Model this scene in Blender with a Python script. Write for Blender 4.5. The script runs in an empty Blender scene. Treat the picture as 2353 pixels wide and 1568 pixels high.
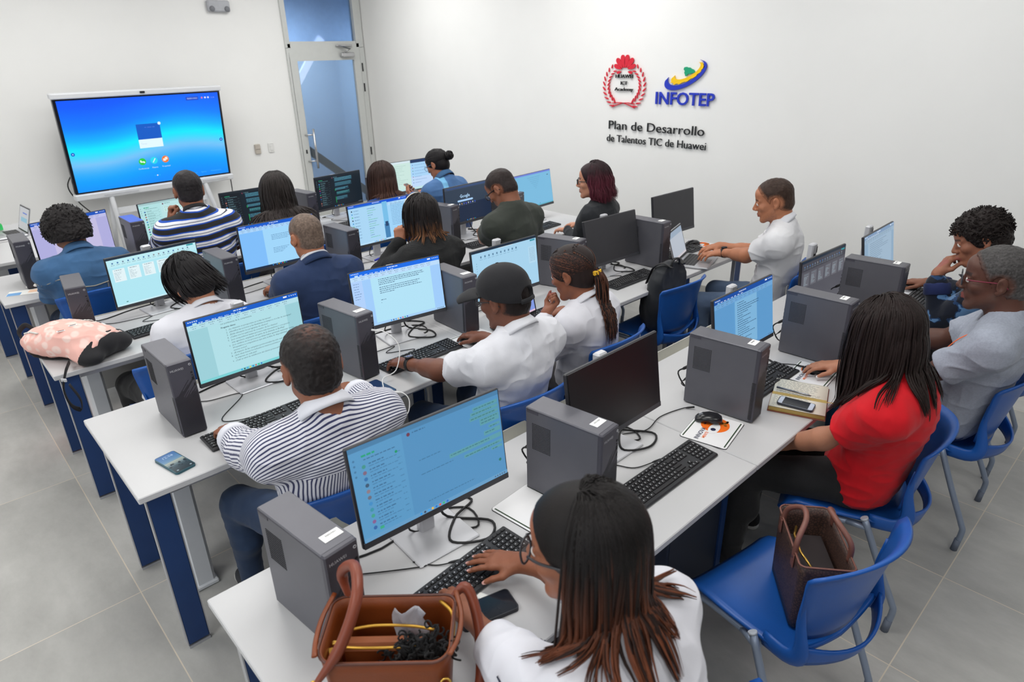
import bpy, bmesh, math, random
import numpy as np
from mathutils import Vector, Matrix
import openvdb

C = bpy.context.scene.collection
scn = bpy.context.scene
random.seed(7)
RNG = np.random.default_rng(11)

# ------------------------------------------------------------------ camera
def setup_camera():
    yaw, pitch, roll = 0.7471, -0.4144, -0.0236
    f = np.array([math.sin(yaw)*math.cos(pitch), math.cos(yaw)*math.cos(pitch), math.sin(pitch)])
    rt = np.cross(f, [0, 0, 1.0]); rt /= np.linalg.norm(rt)
    up = np.cross(rt, f)
    c, s = math.cos(roll), math.sin(roll)
    r2, u2 = c*rt + s*up, -s*rt + c*up
    cam = bpy.data.cameras.new('camera')
    o = bpy.data.objects.new('camera', cam)
    M = Matrix(((r2[0], u2[0], -f[0], -0.3035), (r2[1], u2[1], -f[1], -2.2075), (r2[2], u2[2], -f[2], 2.0968), (0, 0, 0, 1)))
    o.matrix_world = M
    cam.sensor_fit = 'HORIZONTAL'
    cam.sensor_width = 36.0
    cam.lens = 1509.3246*36.0/2353.0
    cam.clip_start = 0.05
    cam.dof.use_dof = True
    cam.dof.focus_distance = 2.9
    cam.dof.aperture_fstop = 4.0
    C.objects.link(o)
    scn.camera = o
setup_camera()

# ------------------------------------------------------------------ world, lights, exposure
TZ = 0.74                      # table height
XW, YB, CEIL = 4.9, 6.22, 3.35 # right wall, back wall, ceiling
XL, YF = -3.6, -5.2            # left wall and rear wall (behind the camera)
w = bpy.data.worlds.new('world'); scn.world = w
w.use_nodes = True
w.node_tree.nodes['Background'].inputs['Color'].default_value = (0.62, 0.74, 0.95, 1)
w.node_tree.nodes['Background'].inputs['Strength'].default_value = 0.6
def area(name, loc, sx, sy, power, col=(1, 1, 1), rot=(0, 0, 0), spread=math.pi):
    l = bpy.data.lights.new(name, 'AREA'); l.shape = 'RECTANGLE'
    l.size, l.size_y, l.energy, l.color, l.spread = sx, sy, power, col, spread
    o = bpy.data.objects.new(name, l); o.location = loc; o.rotation_euler = rot
    C.objects.link(o); return o
LAMPS = [(-1.6, -3.4), (1.1, -3.4), (3.6, -3.4), (-1.6, -0.8), (1.1, -0.8), (3.6, -0.8), (-1.6, 1.8), (1.1, 1.8), (3.6, 1.8), (-1.6, 4.4), (1.1, 4.4), (3.6, 4.4)]
LAMP_W = [16, 13, 2, 20, 22, 9, 20, 23, 25, 20, 23, 23]
for i, (lx, ly) in enumerate(LAMPS):
    area('ceiling_panel_light', (lx, ly, CEIL-0.035), 1.15, 1.15, LAMP_W[i], (1.0, 0.985, 0.955))
area('left_fill_light', (XL+0.12, -1.6, 1.9), 3.4, 1.7, 34, (0.80, 0.90, 1.0), (0, -math.pi/2, 0))  # unseen soft side light added at the left; no window is built there
area('corridor_light', (4.3, YB+1.2, 2.6), 1.4, 0.8, 60, (0.84, 0.92, 1.0), (math.radians(20), 0, 0))
scn.view_settings.view_transform = 'Standard'
scn.view_settings.look = 'None'
scn.view_settings.exposure = 0.0
scn.view_settings.gamma = 1.0
scn.view_settings.use_curve_mapping = False
scn.cycles.use_denoising = True
scn.cycles.max_bounces = 6
scn.cycles.diffuse_bounces = 4
scn.cycles.transparent_max_bounces = 10
scn.cycles.caustics_reflective = False
scn.cycles.caustics_refractive = False

# ------------------------------------------------------------------ colours and materials
def lin(c):
    c = np.asarray(c, float)/255.0
    return np.where(c <= 0.04045, c/12.92, ((c+0.055)/1.055)**2.4)
def rgb(r, g, b): return tuple(lin((r, g, b)))
MATS = {}
def new_mat(name):
    m = bpy.data.materials.new(name); m.use_nodes = True
    nt = m.node_tree
    return m, nt, nt.nodes['Principled BSDF']
def N(nt, typ, **kw):
    n = nt.nodes.new(typ)
    for k, v in kw.items():
        if hasattr(n, k): setattr(n, k, v)
        else: n.inputs[k.replace('_', ' ')].default_value = v
    return n
def L(nt, a, b): nt.links.new(a, b)
def mat(name, col, rough=0.5, metal=0.0, vary=0.06, vs=18.0, bump=0.0, bs=150.0, stretch=(1, 1, 1), spec=0.5, coat=0.0, sheen=0.0, attr=False, trans=0.0, ior=1.45, alpha=1.0, emit=0.0):
    """A Principled surface with noise-driven colour variation and bump; attr=True multiplies in the mesh's own 'col' colours."""
    if name in MATS: return MATS[name]
    m, nt, p = new_mat(name)
    co = N(nt, 'ShaderNodeTexCoord')
    mp = N(nt, 'ShaderNodeMapping'); mp.inputs['Scale'].default_value = stretch
    L(nt, co.outputs['Object'], mp.inputs['Vector'])
    nz = N(nt, 'ShaderNodeTexNoise'); nz.inputs['Scale'].default_value = vs; nz.inputs['Detail'].default_value = 4
    L(nt, mp.outputs['Vector'], nz.inputs['Vector'])
    mr = N(nt, 'ShaderNodeMapRange'); mr.inputs['To Min'].default_value = 1-vary; mr.inputs['To Max'].default_value = 1+vary
    mr.inputs['From Min'].default_value = 0.25; mr.inputs['From Max'].default_value = 0.75
    L(nt, nz.outputs['Fac'], mr.inputs['Value'])
    mx = N(nt, 'ShaderNodeMix', data_type='RGBA', blend_type='MULTIPLY'); mx.inputs[0].default_value = 1.0
    if attr:
        at = N(nt, 'ShaderNodeAttribute', attribute_name='col'); L(nt, at.outputs['Color'], mx.inputs[6])
    else:
        mx.inputs[6].default_value = (*col, 1)
    L(nt, mr.outputs['Result'], mx.inputs[7])
    L(nt, mx.outputs[2], p.inputs['Base Color'])
    p.inputs['Roughness'].default_value = rough
    p.inputs['Metallic'].default_value = metal
    p.inputs['Specular IOR Level'].default_value = spec
    p.inputs['Coat Weight'].default_value = coat
    p.inputs['Sheen Weight'].default_value = sheen
    p.inputs['Transmission Weight'].default_value = trans
    p.inputs['IOR'].default_value = ior
    p.inputs['Alpha'].default_value = alpha
    if emit:
        L(nt, mx.outputs[2], p.inputs['Emission Color']); p.inputs['Emission Strength'].default_value = emit
    if bump:
        nb = N(nt, 'ShaderNodeTexNoise'); nb.inputs['Scale'].default_value = bs; nb.inputs['Detail'].default_value = 5
        L(nt, mp.outputs['Vector'], nb.inputs['Vector'])
        bp = N(nt, 'ShaderNodeBump'); bp.inputs['Strength'].default_value = bump; bp.inputs['Distance'].default_value = 0.004
        L(nt, nb.outputs['Fac'], bp.inputs['Height']); L(nt, bp.outputs['Normal'], p.inputs['Normal'])
    MATS[name] = m
    return m

def wave_bump(m, scale, strength, axis='X', stretch=(1, 1, 1), dist=0.003):
    """Adds ribs (knit, weave, ridges) to a material's normal."""
    nt = m.node_tree; p = nt.nodes['Principled BSDF']
    co = N(nt, 'ShaderNodeTexCoord'); mp = N(nt, 'ShaderNodeMapping'); mp.inputs['Scale'].default_value = stretch
    L(nt, co.outputs['Object'], mp.inputs['Vector'])
    wv = N(nt, 'ShaderNodeTexWave', bands_direction=axis); wv.inputs['Scale'].default_value = scale; wv.inputs['Distortion'].default_value = 1.2
    L(nt, mp.outputs['Vector'], wv.inputs['Vector'])
    bp = N(nt, 'ShaderNodeBump'); bp.inputs['Strength'].default_value = strength; bp.inputs['Distance'].default_value = dist
    L(nt, wv.outputs['Fac'], bp.inputs['Height']); L(nt, bp.outputs['Normal'], p.inputs['Normal'])
    return m

def screen_mat():
    m = bpy.data.materials.new('lit_display'); m.use_nodes = True
    nt = m.node_tree; p = nt.nodes['Principled BSDF']
    at = N(nt, 'ShaderNodeAttribute', attribute_name='col')
    p.inputs['Base Color'].default_value = (0.01, 0.01, 0.012, 1); p.inputs['Roughness'].default_value = 0.35
    p.inputs['Specular IOR Level'].default_value = 0.25
    L(nt, at.outputs['Color'], p.inputs['Emission Color']); p.inputs['Emission Strength'].default_value = 1.0
    return m
SCREEN = screen_mat()

def floor_mat():
    m, nt, p = new_mat('grey_stone_tile')
    co = N(nt, 'ShaderNodeTexCoord')
    sx = N(nt, 'ShaderNodeSeparateXYZ'); L(nt, co.outputs['Object'], sx.inputs[0])
    def line(out, off, pitch, half):
        a = N(nt, 'ShaderNodeMath', operation='SUBTRACT'); L(nt, out, a.inputs[0]); a.inputs[1].default_value = off
        b = N(nt, 'ShaderNodeMath', operation='PINGPONG'); L(nt, a.outputs[0], b.inputs[0]); b.inputs[1].default_value = pitch/2
        c = N(nt, 'ShaderNodeMath', operation='LESS_THAN'); L(nt, b.outputs[0], c.inputs[0]); c.inputs[1].default_value = half
        return c.outputs[0], a.outputs[0]
    lx, ax = line(sx.outputs['X'], -0.02, 0.628, 0.0022)
    ly, ay = line(sx.outputs['Y'], 0.49, 1.18, 0.0022)
    g = N(nt, 'ShaderNodeMath', operation='MAXIMUM'); L(nt, lx, g.inputs[0]); L(nt, ly, g.inputs[1])
    # tone per tile
    def cell(out, pitch):
        d = N(nt, 'ShaderNodeMath', operation='DIVIDE'); L(nt, out, d.inputs[0]); d.inputs[1].default_value = pitch
        fl = N(nt, 'ShaderNodeMath', operation='FLOOR'); L(nt, d.outputs[0], fl.inputs[0]); return fl.outputs[0]
    cb = N(nt, 'ShaderNodeCombineXYZ'); L(nt, cell(ax, 0.628), cb.inputs[0]); L(nt, cell(ay, 1.18), cb.inputs[1])
    wn = N(nt, 'ShaderNodeTexWhiteNoise'); L(nt, cb.outputs[0], wn.inputs['Vector'])
    n1 = N(nt, 'ShaderNodeTexNoise'); n1.inputs['Scale'].default_value = 2.6; n1.inputs['Detail'].default_value = 9; n1.inputs['Roughness'].default_value = 0.68
    ad = N(nt, 'ShaderNodeVectorMath', operation='MULTIPLY_ADD'); L(nt, wn.outputs['Color'], ad.inputs[0]); ad.inputs[1].default_value = (9, 9, 9); L(nt, co.outputs['Object'], ad.inputs[2])
    mp = N(nt, 'ShaderNodeMapping'); mp.inputs['Scale'].default_value = (1.8, 0.9, 1); L(nt, ad.outputs[0], mp.inputs[0])
    L(nt, mp.outputs[0], n1.inputs['Vector'])
    cr = N(nt, 'ShaderNodeValToRGB')
    cr.color_ramp.elements[0].position = 0.30; cr.color_ramp.elements[0].color = (*rgb(160, 159, 156), 1)
    cr.color_ramp.elements[1].position = 0.72; cr.color_ramp.elements[1].color = (*rgb(186, 185, 182), 1)
    L(nt, n1.outputs['Fac'], cr.inputs[0])
    mv = N(nt, 'ShaderNodeMapRange'); mv.inputs['To Min'].default_value = 0.93; mv.inputs['To Max'].default_value = 1.07; L(nt, wn.outputs['Value'], mv.inputs[0])
    mt = N(nt, 'ShaderNodeMix', data_type='RGBA', blend_type='MULTIPLY'); mt.inputs[0].default_value = 1; L(nt, cr.outputs[0], mt.inputs[6]); L(nt, mv.outputs[0], mt.inputs[7])
    mx = N(nt, 'ShaderNodeMix', data_type='RGBA'); L(nt, g.outputs[0], mx.inputs[0]); L(nt, mt.outputs[2], mx.inputs[6]); mx.inputs[7].default_value = (*rgb(206, 196, 180), 1)
    L(nt, mx.outputs[2], p.inputs['Base Color'])
    p.inputs['Roughness'].default_value = 0.42; p.inputs['Specular IOR Level'].default_value = 0.4
    bp = N(nt, 'ShaderNodeBump'); bp.inputs['Strength'].default_value = 0.12; bp.inputs['Distance'].default_value = 0.004
    L(nt, n1.outputs['Fac'], bp.inputs['Height']); L(nt, bp.outputs['Normal'], p.inputs['Normal'])
    return m

PAINT = mat('white_wall_paint', rgb(240, 240, 239), 0.65, vary=0.012, vs=3, bump=0.05, bs=260)
LAMINATE = mat('white_laminate', rgb(195, 195, 197), 0.33, vary=0.012, vs=6, spec=0.45)
LAMEDGE = mat('white_edge_band', rgb(190, 191, 192), 0.45, vary=0.015)
NAVY = mat('navy_powder_coat', rgb(27, 57, 106), 0.5, vary=0.05, bump=0.05, bs=400)
ALU = mat('brushed_aluminium', rgb(196, 197, 202), 0.38, 0.75, vary=0.04)
SILVER = mat('silver_plastic', rgb(198, 199, 204), 0.33, 0.25, vary=0.02)
WMETAL = mat('white_metal', rgb(218, 220, 224), 0.42, vary=0.02)
GREYP = mat('grey_panel', rgb(168, 166, 163), 0.55, vary=0.03)
PCG = mat('graphite_case', rgb(97, 97, 104), 0.42, 0.25, vary=0.03, bump=0.04, bs=700)
PCD = mat('graphite_front', rgb(74, 73, 82), 0.36, 0.15, vary=0.03)
BLACK = mat('black_plastic', rgb(28, 28, 31), 0.42, vary=0.06)
BEZEL = mat('dark_bezel', rgb(48, 48, 53), 0.4, vary=0.04)
OFFSCR_REFL = mat('display_painted_reflection', rgb(62, 62, 66), 0.42, vary=0.03, spec=0.3)  # lighter switched-off display: room reflection put into the base colour
OFFSCR = mat('dark_display', rgb(30, 30, 33), 0.3, vary=0.03, spec=0.4)
KEYM = mat('black_key_plastic', rgb(38, 39, 43), 0.5, vary=0.06)
KEYW = mat('key_legend_print', rgb(190, 192, 196), 0.6)
RUBBER = mat('black_rubber', rgb(24, 24, 26), 0.55, vary=0.08)
WRUB = mat('white_rubber', rgb(232, 232, 232), 0.45, vary=0.02)
BLUEP = mat('blue_polypropylene', rgb(26, 84, 164), 0.36, vary=0.03, bump=0.05, bs=900, spec=0.5)
TUBE = mat('grey_painted_tube', rgb(138, 150, 170), 0.36, 0.35, vary=0.03)
WHITEP = mat('white_paper', rgb(238, 238, 235), 0.7, vary=0.015)
STICK = mat('white_sticker', rgb(240, 240, 240), 0.5, vary=0.01)
INK = mat('dark_ink', rgb(40, 40, 46), 0.7)
CHROME = mat('polished_metal', rgb(200, 200, 202), 0.22, 0.95)
GOLD = mat('gold_metal', rgb(214, 172, 84), 0.28, 0.9)
GLASS = mat('clear_lens', (1, 1, 1), 0.03, trans=1.0, ior=1.25)

# ------------------------------------------------------------------ mesh building
class MB:
    """Collects shapes and links them as ONE mesh object."""
    def __init__(s): s.v = []; s.f = []; s.mi = []; s.n = 0; s.cols = []; s.sm = []
    def add(s, verts, faces, mi=0, col=None, smooth=False):
        verts = np.asarray(verts, float).reshape(-1, 3)
        s.v.append(verts)
        for f in faces: s.f.append([i+s.n for i in f])
        k = len(faces); s.mi += [mi]*k; s.sm += [smooth]*k
        s.cols.append(np.tile(np.array([*(col or (1, 1, 1)), 1.0]), (len(verts), 1)) if not isinstance(col, np.ndarray) else col)
        s.n += len(verts)
        return s
    def box(s, c, d, mi=0, M=None, bev=0.0, col=None):
        c = np.asarray(c, float); h = np.asarray(d, float)/2
        b = min(bev, *(h*0.98)) if bev else 0
        if b <= 0:
            v = np.array([[x, y, z] for x in (-1, 1) for y in (-1, 1) for z in (-1, 1)])*h
            f = [(0, 1, 3, 2), (4, 6, 7, 5), (0, 4, 5, 1), (2, 3, 7, 6), (0, 2, 6, 4), (1, 5, 7, 3)]
        else:
            # chamfered box: octagon profile in xy, three rings in z
            def ring(hx, hy, bb): return [(-hx+bb, -hy), (hx-bb, -hy), (hx, -hy+bb), (hx, hy-bb), (hx-bb, hy), (-hx+bb, hy), (-hx, hy-bb), (-hx, -hy+bb)]
            v = []
            for z, ins in ((-h[2], b), (-h[2]+b, 0), (h[2]-b, 0), (h[2], b)):
                v += [(x, y, z) for x, y in ring(h[0]-ins, h[1]-ins, max(b-ins*0.5, 1e-4))]
            v = np.array(v); f = [tuple(range(7, -1, -1)), tuple(range(24, 32))]
            for r in range(3):
                for i in range(8): f.append((r*8+i, r*8+(i+1) % 8, (r+1)*8+(i+1) % 8, (r+1)*8+i))
        if M is not None: v = v @ np.asarray(M)[:3, :3].T
        return s.add(v+c, f, mi, col)
    def tube(s, path, r, n=8, mi=0, col=None, cap=True, flat=None):
        """Sweep of a circle (or an ellipse: flat=(ratio, up vector)) along path; r may be a list."""
        P = np.asarray(path, float); k = len(P)
        R = np.full(k, r, float) if np.isscalar(r) else np.asarray(r, float)
        T = np.gradient(P, axis=0); T /= np.linalg.norm(T, axis=1)[:, None]+1e-12
        up = np.array([0, 0, 1.0]) if flat is None else np.asarray(flat[1], float)
        if abs(T[0] @ up)/np.linalg.norm(up) > 0.95 and flat is None: up = np.array([0, 1.0, 0])
        rat = 1.0 if flat is None else flat[0]
        v = []; u = up
        a = np.linspace(0, 2*math.pi, n, endpoint=False)
        for i in range(k):
            b = np.cross(T[i], u); nb = np.linalg.norm(b)
            b = b/nb if nb > 1e-6 else np.array([1.0, 0, 0])
            u2 = np.cross(b, T[i])
            if flat is None: u = u2
            v.append(P[i]+R[i]*(np.cos(a)[:, None]*b+rat*np.sin(a)[:, None]*u2))
        v = np.concatenate(v)
        f = [(i*n+j, i*n+(j+1) % n, (i+1)*n+(j+1) % n, (i+1)*n+j) for i in range(k-1) for j in range(n)]
        s.add(v, f, mi, col, True)
        if cap:
            s.f.append([s.n-len(v)+j for j in range(n-1, -1, -1)]); s.f.append([s.n-n+j for j in range(n)])
            s.mi += [mi, mi]; s.sm += [False, False]
        return s
    def loft(s, rings, mi=0, col=None, closed=True, cap=True, smooth=True):
        n = len(rings[0]); k = len(rings)
        v = np.concatenate([np.asarray(r, float) for r in rings])
        e = n if closed else n-1
        f = [(i*n+j, i*n+(j+1) % n, (i+1)*n+(j+1) % n, (i+1)*n+j) for i in range(k-1) for j in range(e)]
        s.add(v, f, mi, col, smooth)
        if cap and closed:
            b = s.n-len(v)
            s.f.append([b+j for j in range(n-1, -1, -1)]); s.f.append([s.n-n+j for j in range(n)]); s.mi += [mi, mi]; s.sm += [False, False]
        return s
    def lathe(s, prof, c=(0, 0, 0), n=24, mi=0, col=None, M=None):
        a = np.linspace(0, 2*math.pi, n, endpoint=False)
        rings = []
        for r, z in prof:
            q = np.stack([r*np.cos(a), r*np.sin(a), np.full(n, z)], 1)
            if M is not None: q = q @ np.asarray(M)[:3, :3].T
            rings.append(q+np.asarray(c, float))
        return s.loft(rings, mi, col)
    def sheet(s, G, t, mi=0, col=None, nrm=None):
        """A grid of points G[u][v] given thickness t (closed shell)."""
        G = np.asarray(G, float); U, V = G.shape[:2]
        du = np.gradient(G, axis=0); dv = np.gradient(G, axis=1)
        nn = np.cross(du, dv); nn /= np.linalg.norm(nn, axis=2)[..., None]+1e-12
        top = (G+nn*t/2).reshape(-1, 3); bot = (G-nn*t/2).reshape(-1, 3)
        idx = lambda i, j, o: i*V+j+o*U*V
        f = []
        for i in range(U-1):
            for j in range(V-1):
                f.append((idx(i, j, 0), idx(i+1, j, 0), idx(i+1, j+1, 0), idx(i, j+1, 0)))
                f.append((idx(i, j, 1), idx(i, j+1, 1), idx(i+1, j+1, 1), idx(i+1, j, 1)))
        for i in range(U-1):
            f.append((idx(i, 0, 0), idx(i, 0, 1), idx(i+1, 0, 1), idx(i+1, 0, 0)))
            f.append((idx(i, V-1, 0), idx(i+1, V-1, 0), idx(i+1, V-1, 1), idx(i, V-1, 1)))
        for j in range(V-1):
            f.append((idx(0, j, 0), idx(0, j+1, 0), idx(0, j+1, 1), idx(0, j, 1)))
            f.append((idx(U-1, j, 0), idx(U-1, j, 1), idx(U-1, j+1, 1), idx(U-1, j+1, 0)))
        return s.add(np.concatenate([top, bot]), f, mi, col, True)
    def prism(s, pts, z0, z1, M=None, c=(0, 0, 0), mi=0, col=None):
        """Extruded outline (x, y) between z0 and z1."""
        p = np.asarray(pts, float); n = len(p)
        a = sum(p[i][0]*p[(i+1) % n][1]-p[(i+1) % n][0]*p[i][1] for i in range(n))
        if a < 0: p = p[::-1]
        v = np.concatenate([np.column_stack([p, np.full(n, z0)]), np.column_stack([p, np.full(n, z1)])])
        if M is not None: v = v @ np.asarray(M)[:3, :3].T
        f = [tuple(range(n-1, -1, -1)), tuple(range(n, 2*n))]+[(i, (i+1) % n, n+(i+1) % n, n+i) for i in range(n)]
        return s.add(v+np.asarray(c, float), f, mi, col)
    def xform(s, M):
        M = np.asarray(M)
        s.v = [v @ M[:3, :3].T+M[:3, 3] for v in s.v]
        return s
    def build(s, name, mats, parent=None, smooth=None, loc=None, autos=None):
        me = bpy.data.meshes.new(name)
        v = np.concatenate(s.v) if s.v else np.zeros((0, 3))
        me.from_pydata(v.tolist(), [], s.f)
        for m in (mats if isinstance(mats, (list, tuple)) else [mats]): me.materials.append(m)
        if len(me.materials) > 1: me.polygons.foreach_set('material_index', s.mi)
        me.polygons.foreach_set('use_smooth', s.sm if smooth is None else [smooth]*len(s.f))
        ca = me.color_attributes.new('col', 'FLOAT_COLOR', 'POINT')
        ca.data.foreach_set('color', np.concatenate(s.cols).ravel())
        o = bpy.data.objects.new(name, me); C.objects.link(o)
        if parent is not None: o.parent = parent
        if loc is not None: o.location = loc
        if autos: 
            try: me.set_sharp_from_angle(angle=autos)
            except Exception: pass
        return o

def rotz(a):
    c, s = math.cos(a), math.sin(a); return np.array([[c, -s, 0], [s, c, 0], [0, 0, 1.0]])
def rotx(a):
    c, s = math.cos(a), math.sin(a); return np.array([[1.0, 0, 0], [0, c, -s], [0, s, c]])
def roty(a):
    c, s = math.cos(a), math.sin(a); return np.array([[c, 0, s], [0, 1.0, 0], [-s, 0, c]])
def thing(name, label, cat, loc=(0, 0, 0), rz=0.0, group=None):
    o = bpy.data.objects.new(name, None); C.objects.link(o)
    o.location = loc; o.rotation_euler = (0, 0, rz); o.empty_display_size = 0.05
    return tag(o, label, cat, group)
def tag(o, label, cat, group=None, kind=None):
    if label: o['label'] = label
    if cat: o['category'] = cat
    if group: o['group'] = group
    if kind: o['kind'] = kind
    return o
def struct(o, label=None):
    o['kind'] = 'structure'
    if label: o['label'] = label
    return o
def dup(root, loc, rz, label=None, group=None):
    r = root.copy(); C.objects.link(r); r.location = loc; r.rotation_euler = (0, 0, rz)
    if label: r['label'] = label
    if group: r['group'] = group
    for ch in list(root.children):
        c = ch.copy(); C.objects.link(c); c.parent = r
        for g in list(ch.children):
            d = g.copy(); C.objects.link(d); d.parent = c
    return r
_tc = {}
def text_geo(txt, size=1.0, align='LEFT', ext=0.0, bold=0.0, res=3):
    """Vertices and faces of flat or extruded lettering, baseline on y=0."""
    key = (txt, align, ext, bold, res)
    if key not in _tc:
        cu = bpy.data.curves.new('t', 'FONT'); cu.body = txt; cu.size = 1.0; cu.align_x = align; cu.extrude = ext; cu.offset = bold; cu.resolution_u = res
        o = bpy.data.objects.new('t', cu); C.objects.link(o)
        dg = bpy.context.evaluated_depsgraph_get(); dg.update()
        me = bpy.data.meshes.new_from_object(o.evaluated_get(dg))
        v = np.array([x.co[:] for x in me.vertices]).reshape(-1, 3); f = [tuple(p.vertices) for p in me.polygons]
        bpy.data.objects.remove(o); bpy.data.curves.remove(cu); bpy.data.meshes.remove(me)
        _tc[key] = (v, f)
    v, f = _tc[key]
    return v*np.array([size, size, 1.0]), f
def smooth_path(pts, n=40):
    """Catmull-Rom through pts."""
    P = np.asarray(pts, float); P = np.vstack([2*P[0]-P[1], P, 2*P[-1]-P[-2]])
    out = []; k = len(P)-3
    for t in np.linspace(0, k-1e-6, n):
        i = int(t); u = t-i; a, b, c, d = P[i:i+4]
        out.append(0.5*((2*b)+(-a+c)*u+(2*a-5*b+4*c-d)*u*u+(-a+3*b-3*c+d)*u**3))
    return np.array(out)
DOORTURN = 3.0
# ------------------------------------------------------------------ the room
def room():
    b = MB().box(((XL+XW)/2, (YF+YB)/2, -0.05), (XW-XL+0.4, YB-YF+0.4, 0.1)); struct(b.build('floor', floor_mat()))
    b = MB().box(((XL+XW)/2, (YF+YB)/2, CEIL+0.05), (XW-XL+0.4, YB-YF+0.4, 0.1)); struct(b.build('ceiling', PAINT))
    struct(MB().box((XW+0.06, (YF+YB)/2, CEIL/2), (0.12, YB-YF+0.24, CEIL)).build('wall_right', PAINT))
    struct(MB().box((XL-0.06, (YF+YB)/2, CEIL/2), (0.12, YB-YF+0.24, CEIL)).build('wall_left', PAINT))
    struct(MB().box(((XL+XW)/2, YF-0.06, CEIL/2), (XW-XL, 0.12, CEIL)).build('wall_rear', mat('bounce_cut_grey', rgb(140, 140, 142), 0.7)))  # unseen rear wall toned grey to cut light bounced from behind the camera
    x0, x1, zt = 3.775, 4.885, 3.02
    b = MB().box(((XL+x0)/2, YB+0.06, CEIL/2), (x0-XL, 0.12, CEIL)).box(((x0+x1)/2, YB+0.06, (zt+CEIL)/2), (x1-x0, 0.12, CEIL-zt)).box(((x1+XW)/2, YB+0.06, CEIL/2), (XW-x1, 0.12, CEIL))
    struct(b.build('wall_back', PAINT))
    sk = mat('grey_skirting_tile', rgb(176, 175, 172), 0.5)
    struct(MB().box((XW-0.006, (YF+YB)/2, 0.045), (0.012, YB-YF, 0.09)).build('baseboard_right', sk))
    struct(MB().box(((XL+x0)/2, YB-0.006, 0.045), (x0-XL, 0.012, 0.09)).build('baseboard_back', sk))
    # corridor beyond the glass door
    cw = mat('corridor_paint', rgb(182, 198, 214), 0.7, vary=0.02)
    struct(MB().box((4.3, YB+2.3, 1.7), (3.0, 0.1, 3.4)).build('wall_corridor', cw))
    struct(MB().box((2.9, YB+1.2, 1.7), (0.1, 2.2, 3.4)).build('wall_corridor_left', cw))
    struct(MB().box((5.8, YB+1.2, 1.7), (0.1, 2.2, 3.4)).build('wall_corridor_right', cw))
    struct(MB().box((4.3, YB+1.2, 3.45), (3.0, 2.4, 0.1)).build('ceiling_corridor', cw))
    struct(MB().box((4.3, YB+1.25, -0.06), (3.0, 2.3, 0.1)).build('floor_corridor', mat('corridor_tile', rgb(110, 124, 140), 0.5)))
    M = roty(math.radians(39))
    sr = MB().box((3.95, YB+0.24, 0.44), (0.04, 0.04, 0.90)).box((4.45, YB+0.24, 0.58), (1.5, 0.05, 0.10), M=M)
    tag(sr.build('stair_handrail', mat('dark_stair_steel', rgb(46, 50, 58), 0.6)), 'dark sloping stair handrail blurred behind the frosted door glass', 'handrail')
    M = roty(math.radians(-52))
    ls = MB().box((4.12, YB+0.26, 1.93), (1.0, 0.05, 0.085), M=M)
    ls.build('reflection_bar', mat('reflection_glow', rgb(222, 232, 255), 0.5, emit=1.6), bpy.data.objects['wall_corridor'])  # added glowing bar imitating the bright band reflected in the door glass
    # door
    fr = mat('pale_door_frame', rgb(205, 207, 205), 0.45, 0.2, vary=0.02)
    frost = mat('frosted_glass', rgb(190, 206, 220), 0.17, trans=0.9, ior=1.2, coat=1.0, vary=0.01)
    frost.node_tree.nodes['Principled BSDF'].inputs['Coat Roughness'].default_value = 0.02
    d = bpy.data.objects.new('door_1', None); C.objects.link(d); d.location = (4.33, YB, 0); struct(d, 'tall glazed door in a pale metal frame')
    y = 0.0
    lx0, lx1 = x0-4.33, x1-4.33
    MB().box((lx0+0.012, y+0.02, 1.1), (0.024, 0.11, 2.2)).box((lx1-0.036, y+0.02, 1.1), (0.072, 0.11, 2.2)).box(((lx0+lx1)/2-0.023, y+0.02, 2.175), (lx1-lx0-0.096, 0.10, 0.15)).build('door_frame', fr, d)
    a0, a1 = lx0+0.03, lx1-0.075
    MB().box((a0+0.048, y-0.012, 1.08), (0.096, 0.045, 2.14)).box((a1-0.048, y-0.012, 1.08), (0.096, 0.045, 2.14)).box(((a0+a1)/2, y-0.012, 2.10), (a1-a0-0.192, 0.045, 0.10)).box(((a0+a1)/2, y-0.012, 0.09), (a1-a0-0.192, 0.045, 0.16)).build('door_leaf', fr, d)
    MB().box(((a0+a1)/2, y-0.01, 1.11), (a1-a0-0.192, 0.012, 1.88)).build('door_pane', frost, d).rotation_euler = (0, 0, math.radians(DOORTURN))
    hx = a0+0.15
    h = MB().tube([(hx, y-0.10, 0.73), (hx, y-0.10, 1.235)], 0.0145, 14)
    h.tube([(hx, y-0.10, 0.825), (hx-0.095, y-0.035, 0.825)], 0.010, 10).tube([(hx, y-0.10, 1.16), (hx-0.095, y-0.035, 1.16)], 0.010, 10).build('door_handle', CHROME, d)
    MB().box((hx-0.10, y-0.037, 0.95), (0.022, 0.008, 0.05), bev=0.004).build('door_lock', BLACK, d)
    for z in (1.955, 1.70, 0.86): MB().box((a1+0.022, y-0.037, z), (0.016, 0.012, 0.105)).build('door_hinge', BLACK, d)
    cl = MB().box((0.27, y-0.075, 2.115), (0.19, 0.07, 0.055), bev=0.01).box((0.24, y-0.06, 2.225), (0.23, 0.03, 0.02), bev=0.004).tube([(0.22, y-0.10, 2.15), (0.30, y-0.12, 2.18), (0.16, y-0.075, 2.222)], 0.008, 8)
    cl.build('door_closer', CHROME, d)
    wdw = bpy.data.objects.new('window_1', None); C.objects.link(wdw); wdw.location = (4.33, YB, 0); struct(wdw, 'tall transom pane over the glazed door')
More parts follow.
